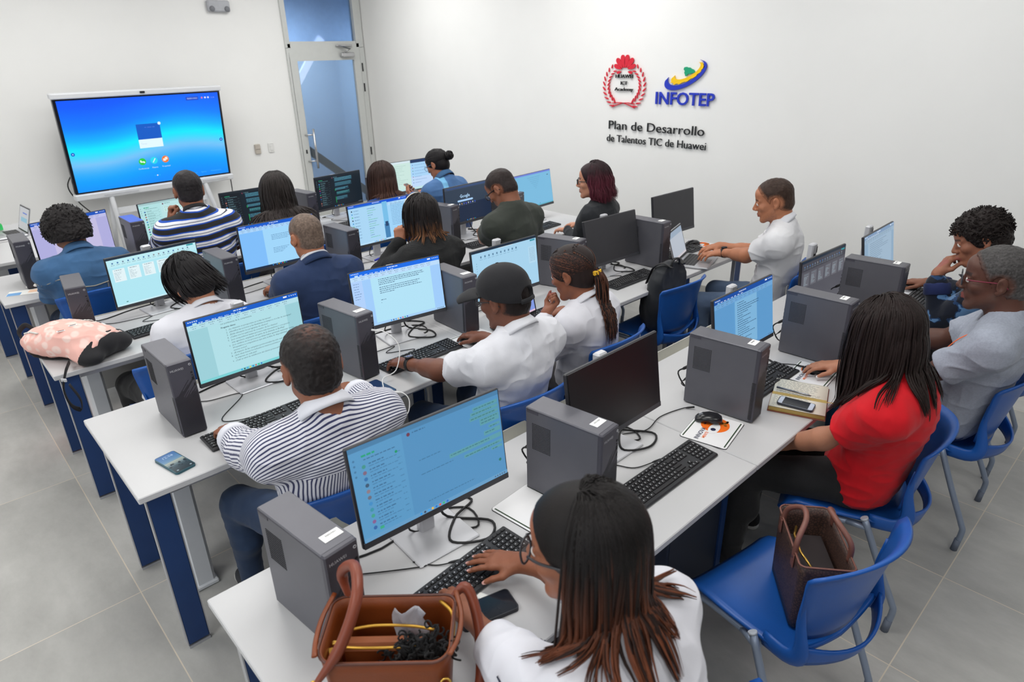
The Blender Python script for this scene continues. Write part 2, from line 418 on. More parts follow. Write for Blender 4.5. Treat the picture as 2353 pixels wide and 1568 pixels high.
    MB().box((lx0+0.03, y+0.02, 2.612), (0.06, 0.10, 0.815)).box((lx1-0.055, y+0.02, 2.612), (0.11, 0.10, 0.815)).box(((lx0+lx1)/2-0.025, y+0.02, 2.975), (lx1-lx0-0.172, 0.09, 0.05)).box(((lx0+lx1)/2-0.025, y+0.02, 2.262), (lx1-lx0-0.172, 0.09, 0.03)).build('window_frame', fr, wdw)
    MB().box((-0.02, y+0.03, 2.62), (lx1-lx0-0.16, 0.010, 0.70)).build('window_pane', mat('blue_tinted_frost', rgb(184, 206, 232), 0.35, trans=0.9, ior=1.2), wdw)
    # small fittings
    t = thing('light_switch', 'white wall switch plate, nearer the glazed door', 'switch', (3.39, YB-0.001, 1.05))
    MB().box((0, -0.006, 0), (0.075, 0.012, 0.118), bev=0.004).build('switch_plate', mat('white_switch', rgb(226, 226, 224), 0.4), t); MB().box((0, -0.014, 0), (0.034, 0.006, 0.066), bev=0.002).build('rocker', mat('white_switch', (1, 1, 1)), t)
    t = thing('wall_control', 'beige wall control box beside the white switch', 'control', (3.21, YB-0.001, 1.05))
    bg = mat('beige_plastic', rgb(190, 182, 172), 0.5)
    MB().box((0, -0.014, 0), (0.07, 0.028, 0.118), bev=0.006).build('control_box', bg, t); MB().box((0, -0.030, 0.0), (0.058, 0.004, 0.003)).build('control_seam', mat('beige_seam', rgb(120, 112, 104), 0.6), t)
    t = thing('emergency_light', 'grey emergency light box high on the back wall above the display', 'emergency light', (3.03, YB-0.001, 2.65))
    MB().box((0, -0.03, 0), (0.25, 0.06, 0.12), bev=0.012).build('light_case', mat('pale_grey_box', rgb(176, 178, 184), 0.5), t)
    for s in (-1, 1):
        M = rotx(math.pi/2)
        MB().lathe([(0.001, 0.075), (0.02, 0.075), (0.03, 0.066), (0.03, 0.056), (0.02, 0.05)], (s*0.085, 0, -0.03), 20, M=M).build('lamp_head', mat('grey_lamp_ring', rgb(120, 122, 128), 0.4), t)
room()

# ceiling lamps
def ceiling_lamps():
    dif = mat('lit_diffuser', rgb(250, 250, 246), 0.6, emit=2.2)
    proto = None
    lab = 'square white ceiling panel lamp'
    for i, (x, y) in enumerate(LAMPS):
        if proto is None:
            t = thing('ceiling_light', lab, 'ceiling light', (x, y, CEIL), 0, 'ceiling panel lamps'); proto = t
            b = MB()
            for s in (-1, 1): b.box((s*0.61, 0, -0.01), (0.03, 1.25, 0.02)).box((0, s*0.61, -0.01), (1.19, 0.03, 0.02))
            b.build('lamp_frame', WMETAL, t); MB().box((0, 0, -0.006), (1.19, 1.19, 0.008)).build('diffuser', dif, t)
        else: dup(proto, (x, y, CEIL), 0)
ceiling_lamps()

# ------------------------------------------------------------------ lettering and emblems on the right wall
def wall_sign():
    # local frame: u along -Y (to the right in view), v up, thickness towards the room (-X)
    MW_ = np.array([[0, 0, -1.0], [-1.0, 0, 0], [0, 1.0, 0]])
    red = mat('red_acrylic', rgb(214, 34, 56), 0.35, vary=0.02); ink = mat('black_acrylic', rgb(22, 22, 24), 0.4); blue = mat('blue_acrylic', rgb(36, 58, 190), 0.35, vary=0.02)
    yel = mat('yellow_acrylic', rgb(250, 202, 20), 0.35, vary=0.02); grn = mat('green_acrylic', rgb(20, 160, 116), 0.4, vary=0.02)
    def place(o, u, v): o.location = (XW-0.0125, -u, v)
    def letters(name, txt, h, w, mt, parent, ext=0.010, bold=0.0, u=0, v=0):
        g, f = text_geo(txt, 1.0, 'LEFT', 0.5, bold)
        x0, x1 = g[:, 0].min(), g[:, 0].max(); y0 = 0.0; cap = text_geo('H', 1.0, 'LEFT', 0.5, bold)[0][:, 1].max()
        g = np.column_stack([(g[:, 0]-x0)/(x1-x0)*w+u, g[:, 1]/cap*h+v, g[:, 2]*ext])
        return MB().add(g @ MW_.T, f).build(name, mt, parent)
    # first emblem: laurel, petals and words
    t = thing('emblem_sign', 'red laurel emblem with flower petals and lettering on the white wall', 'sign'); place(t, -1.8, 1.80)
    def leaf(cx, cy, ang, ln, wd):
        q = []
        for k in range(14):
            a = k/14*2*math.pi; r = 1-0.45*max(0, math.cos(a))**3
            q.append((ln/2*math.cos(a), wd/2*math.sin(a)*(0.72+0.28*math.cos(a*1.0+math.pi))))
        c, s = math.cos(ang), math.sin(ang)
        return [(cx+x*c-y*s, cy+x*s+y*c) for x, y in q]
    # petals: fan of eight
    for s in (-1, 1):
        for k, (ang, r0, ln, wd) in enumerate([(78, 0.026, 0.112, 0.044), (50, 0.030, 0.106, 0.042), (22, 0.032, 0.090, 0.034), (-12, 0.034, 0.050, 0.022)]):
            a = math.radians(ang); ca = (r0+ln/2)
            px, py = s*ca*math.cos(a)*1.10, 0.124+ca*math.sin(a)*0.93-(0.006 if k == 3 else 0)
            dirang = a if s > 0 else math.pi-a
            q = []
            for j in range(16):
                th = j/16*2*math.pi
                x = ln/2*math.cos(th); y = wd/2*math.sin(th)*(1.0+0.45*math.cos(th))
                q.append((px+x*math.cos(dirang)-y*math.sin(dirang), py+x*math.sin(dirang)+y*math.cos(dirang)))
            MB().prism(q, -0.005, 0.005, M=MW_).build('petal', red, t)
    lf = MB()
    for s in (-1, 1):
        for k in range(10):
            a = math.radians(-58+k*11.8)   # along the arc of the wreath
            cx, cy = 0.205*math.cos(a), -0.012+0.185*math.sin(a)
            tang = a+math.pi/2
            ln = 0.056-0.0022*k
            for side in (-1, 1):
                an = tang+side*0.62
                ox, oy = cx+side*0.017*math.cos(a)*-1, cy+side*0.017*math.sin(a)*-1
                lx, ly = ox+0.018*math.cos(an), oy+0.018*math.sin(an)
                lf.prism(leaf(s*lx, ly, an if s > 0 else math.pi-an, ln, 0.017), -0.005, 0.005, M=MW_)
        st = [np.array((s*(0.13-0.26*u), -0.163-0.022*math.sin(u*math.pi)*-1-0.035*u, 0)) for u in np.linspace(0, 1, 12)]
        q = [(p[0], p[1]+0.0035) for p in st]+[(p[0], p[1]-0.0035) for p in st[::-1]]
        lf.prism(q, -0.005, 0.005, M=MW_)
    lf.build('laurel_wreath', red, t)
    letters('lettering', 'HUAWEI', 0.030, 0.196, ink, t, u=-0.10, v=0.058)
    letters('lettering', 'ICT', 0.030, 0.074, ink, t, u=-0.038, v=0.000)
    letters('lettering', 'Academy', 0.028, 0.212, ink, t, u=-0.106, v=-0.052)
    # second emblem: tilted rings over block letters
    t = thing('ring_sign', 'blue and yellow ring emblem above blue block letters on the white wall', 'sign'); place(t, -1.157, 1.70)
    letters('lettering', 'INFOTEP', 0.100, 0.585, blue, t, ext=0.012, bold=0.014, u=-0.285, v=-0.052)
    def crescent(cx, cy, A, B, rot, ox, oy, k, a0, a1, n=40, tooth=0.0, nt=14):
        out, inn = [], []
        for i in range(n+1):
            a = a0+(a1-a0)*i/n
            tt = 1+(tooth if tooth and math.sin(a*nt) > 0 and 0.12 < i/n < 0.88 else 0)
            out.append((A*tt*math.cos(a), B*tt*math.sin(a))); inn.append((ox+A*k*math.cos(a), oy+B*k*math.sin(a)))
        q = out+inn[::-1]; c, s = math.cos(rot), math.sin(rot)
        return [(cx+x*c-y*s, cy+x*s+y*c) for x, y in q]
    r = math.radians(24)
    MB().prism(crescent(0.0, 0.185, 0.215, 0.090, r, 0.012, 0.018, 0.86, math.radians(-205), math.radians(30)), -0.006, 0.006, M=MW_).build('blue_ring', blue, t)
    MB().prism(crescent(0.018, 0.203, 0.165, 0.058, r, 0.010, 0.014, 0.80, math.radians(-200), math.radians(25), tooth=0.09), -0.006, 0.006, M=MW_).build('yellow_ring', yel, t)
    isl = [(-0.012, 0.248), (0.012, 0.252), (0.022, 0.246), (0.042, 0.247), (0.058, 0.236), (0.078, 0.230), (0.092, 0.216), (0.098, 0.205), (0.070, 0.204), (0.052, 0.196), (0.028, 0.196), (0.018, 0.182), (0.004, 0.178), (0.000, 0.192), (-0.008, 0.204), (-0.004, 0.220), (-0.016, 0.232)]
    MB().prism(isl, -0.006, 0.006, M=MW_).build('green_shape', grn, t)
    for txt, h, w_, u, v, lab in (('Plan de Desarrollo', 0.076, 1.035, -1.960, 1.404, 'larger black lettering line Plan de Desarrollo on the white wall'), ('de Talentos TIC de Huawei', 0.064, 1.082, -1.979, 1.289, 'smaller black lettering line below the words Plan de Desarrollo')):
        g, f = text_geo(txt, 1.0, 'LEFT', 0.5, -0.004)
        x0, x1 = g[:, 0].min(), g[:, 0].max(); cap = text_geo('H', 1.0, 'LEFT', 0.5, -0.004)[0][:, 1].max()
        ln = thing('wall_lettering', lab, 'lettering', (XW-0.0125, -u, v)); wd = txt.split(' '); ed = [text_geo(' '.join(wd[:i+1]), 1.0, 'LEFT', 0.5, -0.004)[0][:, 0].max()+0.06 for i in range(len(wd))]
        cx = np.array([g[list(q), 0].mean() for q in f]); G_ = np.column_stack([(g[:, 0]-x0)/(x1-x0)*w_, g[:, 1]/cap*h, g[:, 2]*0.008]) @ MW_.T
        for i in range(len(wd)):
            fs = [q for q, c_ in zip(f, cx) if (ed[i-1] if i else -9) < c_ <= ed[i]]; us = sorted({k for q in fs for k in q}); mp_ = {k: n_ for n_, k in enumerate(us)}
            MB().add(G_[us], [tuple(mp_[k] for k in q) for q in fs]).build('word', ink, ln)
wall_sign()

# ------------------------------------------------------------------ screens
class Canvas:
    """A lit picture made of flat coloured pieces; u 0..1 to the right, v 0..1 up."""
    def __init__(s, w, h): s.w, s.h = w, h; s.b = MB(); s.k = 0
    def z(s): s.k += 1; return 0.00004*s.k
    def rect(s, u0, v0, u1, v1, c, lay=None):
        z = s.z() if lay is None else 0.00004*lay
        s.b.add([(u0*s.w, v0*s.h, z), (u1*s.w, v0*s.h, z), (u1*s.w, v1*s.h, z), (u0*s.w, v1*s.h, z)], [(0, 1, 2, 3)], 0, rgb(*c)); return s
    def disc(s, u, v, r, c, n=14):
        z = s.z(); s.b.add([(u*s.w+r*math.cos(a), v*s.h+r*math.sin(a), z) for a in np.linspace(0, 2*math.pi, n, endpoint=False)], [tuple(range(n))], 0, rgb(*c)); return s
    def text(s, txt, u, v, size, c, align='LEFT', bold=0.0):
        g, f = text_geo(txt, size, align, 0.0, bold, 1); z = s.z()
        s.b.add(g+np.array([u*s.w, v*s.h, z]), f, 0, rgb(*c)); return s
    def line(s, u0, u1, v, hh, c, rnd, wl=(0.008, 0.03)):
        u = u0; z = s.z()
        while u < u1:
            e = min(u+rnd.uniform(*wl), u1)
            s.b.add([(u*s.w, (v-hh)*s.h, z), (e*s.w, (v-hh)*s.h, z), (e*s.w, (v+hh)*s.h, z), (u*s.w, (v+hh)*s.h, z)], [(0, 1, 2, 3)], 0, rgb(*c))
            u = e+0.006
        return s
def mixc(a, b, t): return tuple(a[i]*(1-t)+b[i]*t for i in range(3))
def taskbar(c, rnd, bg, u0=0.36, dark=False):
    c.rect(0, 0, 1, 0.042, bg)
    for k, col in enumerate([(40, 150, 235), (60, 70, 90), (70, 160, 230), (240, 190, 60), (30, 120, 215), (225, 90, 70), (60, 185, 120), (40, 110, 205)]): c.disc(u0+k*0.026, 0.021, 0.0036, col)
    for k in range(5): c.rect(0.90+k*0.018, 0.014, 0.909+k*0.018, 0.028, (80, 96, 120) if not dark else (150, 160, 170))
def scr_word(page, side, ribbon, bar, body, seed, page_u=(0.20, 0.86), txtcol=(70, 84, 100), lines=(), real=None, tb=None, split=None):
    c = Canvas(0.488, 0.275); rnd = random.Random(seed)
    c.rect(0, 0, 1, 1, side); c.rect(0, 0.845, 1, 0.925, ribbon); c.rect(0, 0.925, 1, 1, bar); c.rect(0.05, 0.925, 0.085, 0.95, ribbon)
    for k in range(5): c.rect(0.015+k*0.017, 0.968, 0.025+k*0.017, 0.982, (225, 236, 250))
    for k in range(7): c.line(0.10+k*0.055, 0.135+k*0.055, 0.938, 0.007, mixc(bar, (255, 255, 255), 0.75), rnd)
    c.line(0.40, 0.52, 0.975, 0.008, mixc(bar, (255, 255, 255), 0.8), rnd); c.rect(0.86, 0.962, 0.895, 0.985, (240, 244, 250))
    for k in range(4): c.line(0.915+k*0.02, 0.925+k*0.02, 0.973, 0.006, (225, 236, 250), rnd)
    for k in range(12):
        uu = 0.03+k*0.074
        c.line(uu, uu+0.05, 0.900, 0.006, mixc(ribbon, (60, 80, 100), 0.55), rnd, (0.004, 0.012)); c.line(uu+0.01, uu+0.04, 0.868, 0.005, mixc(ribbon, (60, 80, 100), 0.4), rnd, (0.01, 0.02))
    c.rect(page_u[0], 0.042, page_u[1], 0.845, page)
    if real:
        for (tx, u, v, sz, bold) in real: c.text(tx, u, v, sz, txtcol, bold=bold)
    for (v, u0, u1) in lines: c.line(u0, u1, v, 0.0055, txtcol, rnd)
    if split: split(c, rnd)
    taskbar(c, rnd, tb or mixc(side, (255, 255, 255), 0.25))
    return c
def scr_slides(bg, top, seed, card=(226, 243, 247)):
    c = Canvas(0.488, 0.275); rnd = random.Random(seed)
    c.rect(0, 0, 1, 1, bg); c.rect(0, 0.955, 1, 1, (30, 44, 60)); c.rect(0, 0.80, 1, 0.955, top); c.rect(0.89, 0.92, 0.97, 0.95, (40, 150, 160))
    for k in range(16):
        u = 0.05+k*0.056; c.rect(u, 0.87, u+0.016, 0.90, mixc((60, 110, 170), (150, 150, 150), rnd.random())); c.line(u-0.008, u+0.026, 0.845, 0.006, (120, 140, 150), rnd, (0.005, 0.01))
    for k in range(6):
        u = 0.04+k*0.16; c.rect(u, 0.50, u+0.125, 0.76, card); c.line(u+0.02, u+0.10, 0.735, 0.005, (110, 130, 140), rnd)
        for q in range(7): c.line(u+0.012, u+0.05+0.05*rnd.random(), 0.69-q*0.025, 0.004, (160, 180, 190), rnd)
    c.rect(0.0, 0.0, 1, 0.03, mixc(bg, (255, 255, 255), 0.3)); c.rect(0.10, 0.06, 0.12, 0.075, (20, 110, 90))
    return c
def scr_chat(bg, panel, list_txt, seed, dark=False, bubbles=None, mute=0.0):
    c = Canvas(0.488, 0.275); rnd = random.Random(seed)
    c.rect(0, 0, 1, 1, bg); c.rect(0, 0, 0.32, 1, panel)
    c.rect(0, 0.95, 1, 1, mixc(bg, (0, 0, 0), 0.12) if not dark else (26, 36, 44))
    c.line(0.07, 0.15, 0.885, 0.010, (40, 160, 120), rnd)
    c.line(0.08, 0.27, 0.845, 0.005, list_txt, rnd)
    ic = [(60, 150, 110), (150, 80, 90), (40, 100, 160), (50, 60, 75), (170, 110, 100), (120, 90, 90), (60, 140, 200), (50, 150, 150), (60, 170, 110), (160, 70, 120), (40, 80, 150)]
    for k in range(11):
        v = 0.775-k*0.066
        c.disc(0.075, v, 0.0056, mixc(ic[(k+seed) % 11], bg, mute)); c.line(0.105, 0.17+0.05*rnd.random(), v+0.014, 0.006, list_txt, rnd); c.line(0.105, 0.2+0.08*rnd.random(), v-0.014, 0.004, mixc(list_txt, panel, 0.4), rnd); c.line(0.275, 0.30, v+0.014, 0.004, mixc(list_txt, panel, 0.4), rnd)
    for k in range(4): c.disc(0.022, 0.87-k*0.055, 0.0032, mixc(list_txt, panel, 0.3))
    c.disc(0.36, 0.915, 0.0055, (110, 60, 80)); c.line(0.385, 0.47, 0.92, 0.006, list_txt, rnd)
    if bubbles:
        for (u0, v0, u1, v1, col, side) in bubbles:
            c.rect(u0, v0, u1, v1, col)
            n = max(1, int((v1-v0)/0.034))
            for q in range(n): c.line(u0+0.01, u1-0.012-(0.3*(u1-u0)*rnd.random() if q == n-1 else 0), v1-0.02-q*0.034, 0.0055, side, rnd)
    taskbar(c, rnd, mixc(bg, (255, 255, 255), 0.1) if not dark else (20, 26, 32), 0.36, dark)
    return c
DOC1 = ['con pertinencia de la competencia.', 'Pregunta claves:', '1.  ¿La situación es prospectiva en todas las tareas?', '2.  ¿Identifica las acciones y las finalidades ni tampoco ni a las de encriptar?', '3.  ¿Están alineando los programas de efectos?', '4.  ¿Cuáles son los patrones de consumo de los clientes?', '5.  ¿Los competidores lanzan procesos más innovadores o con precios', '     más agresivos, ampliando así parte de la clientela en BioPlay?', '6.  ¿Los cambios en los procesos podrían haber generado aumentar ventas,', '     bloqueamos a competidores que ante la falta de disponibilidad, optarán por', '     nuevos socios?', '7.  ¿El impacto de las campañas promocionales ha sido mal ajustado con metas?', '8.  ¿Qué ideas tienen los indicadores macroeconómicos sobre el desempeño de', '     la empresa en cada país?', '9.  ¿Cuál es nivel de satisfacción del cliente potencial?']
def make_screen(seat):
    if seat == 'R2S1':
        real = []
        vs = [0.815, 0.755]+[0.705-i*0.0435 for i in range(13)]
        for i, tx in enumerate(DOC1): real.append((tx, 0.265 if i < 2 else 0.30, vs[i], 0.0098, 0.02 if i == 1 else 0.0))
        return scr_word((176, 222, 230), (156, 207, 216), (180, 222, 232), (10, 92, 200), None, 1, (0.16, 0.86), (50, 70, 84), real=real, tb=(122, 208, 212))
    if seat == 'R2S2':
        ls = [(0.80-k*0.031, 0.285, (0.79, 0.80, 0.74, 0.46)[k]) for k in range(4)]+[(0.655-k*0.034, 0.285, (0.74, 0.72, 0.76, 0.45)[k]) for k in range(4)]+[(0.43, 0.285, 0.34), (0.38, 0.285, 0.29)]
        def sp(c, rnd):
            c.rect(0, 0.042, 0.115, 0.845, (176, 208, 250))
            for k in range(7): c.line(0.02, 0.10-0.03*rnd.random(), 0.80-k*0.045, 0.005, (110, 140, 180), rnd)
        return scr_word((178, 226, 246), (160, 204, 250), (188, 220, 250), (16, 108, 232), None, 2, (0.205, 0.88), (72, 100, 128), lines=ls, tb=(166, 208, 246), split=sp)
    if seat == 'R3S2':
        ls = [(0.70-k*0.034, 0.40, (0.82, 0.84, 0.80, 0.62)[k]) for k in range(4)]+[(0.40-k*0.034, 0.40, 0.62-0.03*k) for k in range(4)]
        return scr_word((160, 214, 250), (128, 190, 250), (170, 212, 250), (22, 92, 205), None, 3, (0.30, 0.99), (92, 136, 176), lines=ls, tb=(26, 44, 70))
    if seat == 'R4S1':
        return scr_word((196, 190, 226), (176, 174, 222), (190, 190, 232), (26, 84, 190), None, 4, (0.22, 0.84), (150, 150, 190), lines=[(0.78-k*0.05, 0.28, 0.7) for k in range(5)])
    if seat == 'R1S3':
        ls = [(0.80-k*0.036, 0.36, 0.44+0.30*random.Random(k*7+1).random()) for k in range(20)]
        return scr_word((124, 178, 216), (92, 152, 202), (110, 164, 212), (14, 74, 158), None, 5, (0.32, 0.70), (50, 84, 116), lines=ls, tb=(94, 150, 200))
    if seat == 'R1S5':
        ls = [(0.80-k*0.04, 0.16, 0.3+0.5*random.Random(k*5).random()) for k in range(14)]
        return scr_word((146, 172, 194), (128, 158, 184), (142, 168, 190), (112, 142, 176), None, 6, (0.1, 0.9), (96, 122, 148), lines=ls)
    if seat == 'R1S4': return scr_slides((84, 84, 92), (70, 70, 78), 7, (104, 104, 112))
    if seat == 'R3S1': return scr_slides((176, 230, 242), (190, 236, 244), 8)
    if seat == 'R2S3': return scr_slides2((166, 210, 236))
    if seat == 'R3S3':
        def sp(c, rnd):
            c.rect(0, 0.042, 0.55, 0.96, (170, 214, 244)); c.rect(0, 0.93, 0.55, 0.96, (40, 110, 205))
            for k in range(10): c.disc(0.05, 0.86-k*0.075, 0.005, [(40, 60, 80), (60, 150, 210), (90, 190, 140)][k % 3]); c.line(0.08, 0.16, 0.86-k*0.075, 0.006, (90, 130, 170), rnd)
            for k in range(14): c.line(0.30, 0.34+0.14*rnd.random(), 0.86-k*0.055, 0.007, (110, 190, 160) if k % 3 else (90, 140, 180), rnd)
            c.rect(0.555, 0.042, 0.64, 0.96, (120, 190, 232)); c.rect(0.555, 0.042, 0.64, 0.40, (70, 130, 180)); c.rect(0.575, 0.34, 0.625, 0.46, (40, 70, 110))
        ls = [(0.86-k*0.04, 0.70, 0.94) for k in range(14)]
        return scr_word((160, 212, 248), (160, 212, 248), (176, 218, 250), (16, 86, 215), None, 9, (0.65, 1.0), (96, 140, 186), lines=ls, split=sp)
    if seat == 'R3S4':
        c = Canvas(0.488, 0.275); rnd = random.Random(3)
        c.rect(0, 0, 1, 1, (28, 42, 66)); c.rect(0, 0.5, 1, 0.92, (48, 62, 80)); c.rect(0, 0.92, 1, 1, (62, 74, 92)); c.rect(0.06, 0.935, 0.97, 0.96, (48, 74, 122)); c.rect(0.02, 0.97, 0.9, 0.978, (60, 92, 150))
        c.text('Google', 0.42, 0.665, 0.036, (176, 214, 248), 'CENTER', 0.02)
        c.rect(0.27, 0.56, 0.58, 0.61, (170, 208, 248)); c.disc(0.27, 0.585, 0.0068, (170, 208, 248)); c.disc(0.58, 0.585, 0.0068, (170, 208, 248))
        for k, col in enumerate([(110, 220, 190), (60, 130, 240), (220, 226, 236), (226, 170, 90), (96, 120, 240), (80, 80, 240), (220, 226, 240), (100, 110, 250), (236, 240, 246), (60, 100, 245)]):
            c.disc(0.2+k*0.048, 0.50, 0.0046, col); c.line(0.185+k*0.048, 0.215+k*0.048, 0.465, 0.004, (130, 150, 176), rnd)
        taskbar(c, rnd, (24, 38, 60), 0.44, True); return c
    if seat == 'R3S5':
        c = Canvas(0.488, 0.275); rnd = random.Random(5)
        c.rect(0, 0, 1, 1, (118, 184, 220)); c.rect(0, 0.955, 1, 1, (108, 130, 216))
        for k in range(7): c.line(0.35+0.03*k, 0.7-0.02*k, 0.87-k*0.055, 0.005, (92, 150, 190), rnd)
        c.rect(0.89, 0.85, 0.93, 0.87, (40, 70, 96)); c.rect(0, 0, 1, 0.035, (92, 176, 200)); c.disc(0.62, 0.06, 0.004, (40, 110, 160)); return c
    if seat == 'R4S2': return scr_chat((186, 226, 228), (178, 224, 226), (96, 140, 140), 2, bubbles=[(0.36, 0.80, 0.6, 0.84, (206, 240, 236), (110, 160, 150)), (0.36, 0.70, 0.64, 0.78, (206, 240, 236), (110, 160, 150)), (0.6, 0.5, 0.95, 0.66, (170, 236, 196), (90, 150, 120)), (0.36, 0.30, 0.6, 0.42, (206, 240, 236), (110, 160, 150)), (0.36, 0.1, 0.7, 0.2, (206, 240, 236), (110, 160, 150))])
    if seat in ('R4S3', 'R4S4'):
        bb = [(0.40, 0.78, 0.80, 0.90, (34, 66, 84), (100, 176, 196)), (0.40, 0.62, 0.78, 0.75, (30, 60, 76), (90, 160, 180)), (0.40, 0.50, 0.70, 0.585, (34, 66, 84), (100, 176, 196)), (0.42, 0.36, 0.72, 0.46, (30, 70, 80), (96, 180, 186)), (0.40, 0.20, 0.66, 0.31, (30, 60, 76), (90, 160, 180))]
        c = scr_chat((14, 28, 38), (16, 24, 32), (110, 150, 160), 3 if seat == 'R4S3' else 6, True, bb)
        c.rect(0.395, 0.12, 0.402, 0.31, (40, 190, 90)); c.rect(0.395, 0.50, 0.402, 0.56, (40, 190, 90)); return c
    if seat == 'R4S5':
        c = Canvas(0.488, 0.275); rnd = random.Random(6)
        c.rect(0, 0, 1, 1, (190, 226, 232)); c.rect(0, 0.05, 0.47, 0.93, (202, 230, 222)); c.rect(0, 0.93, 1, 1, (214, 232, 238)); c.rect(0.47, 0.90, 1, 1, (24, 52, 96)); c.rect(0.47, 0.08, 1, 0.9, (168, 212, 246)); c.rect(0.47, 0.08, 1, 0.42, (190, 216, 248))
        for k in range(11): c.line(0.06, 0.2+0.2*rnd.random(), 0.85-k*0.06, 0.005, (150, 186, 180), rnd)
        for k in range(7): c.disc(0.52, 0.82-k*0.1, 0.005, [(60, 120, 190), (160, 90, 140), (70, 150, 130)][k % 3]); c.line(0.56, 0.7+0.2*rnd.random(), 0.82-k*0.1, 0.006, (100, 140, 190), rnd)
        return c
    if seat == 'R1S1':
        gr = (92, 156, 168); gt = (66, 120, 130)
        bb = [(0.80, 0.87, 0.985, 0.91, gr, gt), (0.78, 0.82, 0.985, 0.86, gr, gt), (0.77, 0.77, 0.985, 0.81, gr, gt), (0.84, 0.68, 0.985, 0.76, gr, gt), (0.90, 0.62, 0.985, 0.65, gr, gt), (0.86, 0.55, 0.985, 0.60, gr, gt), (0.60, 0.47, 0.985, 0.52, gr, gt), (0.70, 0.40, 0.985, 0.435, gr, gt), (0.90, 0.35, 0.985, 0.38, gr, gt)]
        c = scr_chat((84, 144, 190), (90, 152, 196), (62, 108, 146), 0, bubbles=bb, mute=0.35)
        c.line(0.40, 0.55, 0.60, 0.004, (62, 112, 150), random.Random(1)); c.line(0.40, 0.62, 0.44, 0.004, (62, 112, 150), random.Random(2)); c.line(0.42, 0.75, 0.12, 0.004, (62, 112, 150), random.Random(4))
        c.rect(0.10, 0.075, 0.125, 0.105, (60, 170, 130)); c.disc(0.955, 0.20, 0.005, (50, 120, 110)); c.disc(0.27, 0.80, 0.004, (30, 150, 100)); return c
    return None
def scr_slides2(bg):
    c = Canvas(0.488, 0.275); rnd = random.Random(12)
    c.rect(0, 0, 1, 1, bg); c.rect(0, 0.955, 1, 1, (20, 40, 60)); c.rect(0.40, 0.945, 0.62, 0.955, (220, 234, 240)); c.rect(0.90, 0.91, 0.98, 0.945, (60, 150, 170))
    for k in range(10): c.rect(0.12+k*0.06, 0.84, 0.14+k*0.06, 0.88, (90, 130, 160)); c.line(0.11+k*0.06, 0.15+k*0.06, 0.81, 0.005, (110, 150, 180), rnd, (0.006, 0.012))
    c.rect(0.86, 0.45, 0.98, 0.80, mixc(bg, (255, 255, 255), 0.15))
    for k in range(10): c.line(0.875, 0.965, 0.77-k*0.03, 0.004, (110, 150, 180), rnd)
    for k in range(12): c.line(0.05, 0.06, 0.75-k*0.05, 0.006, (110, 150, 180), rnd)
    return c
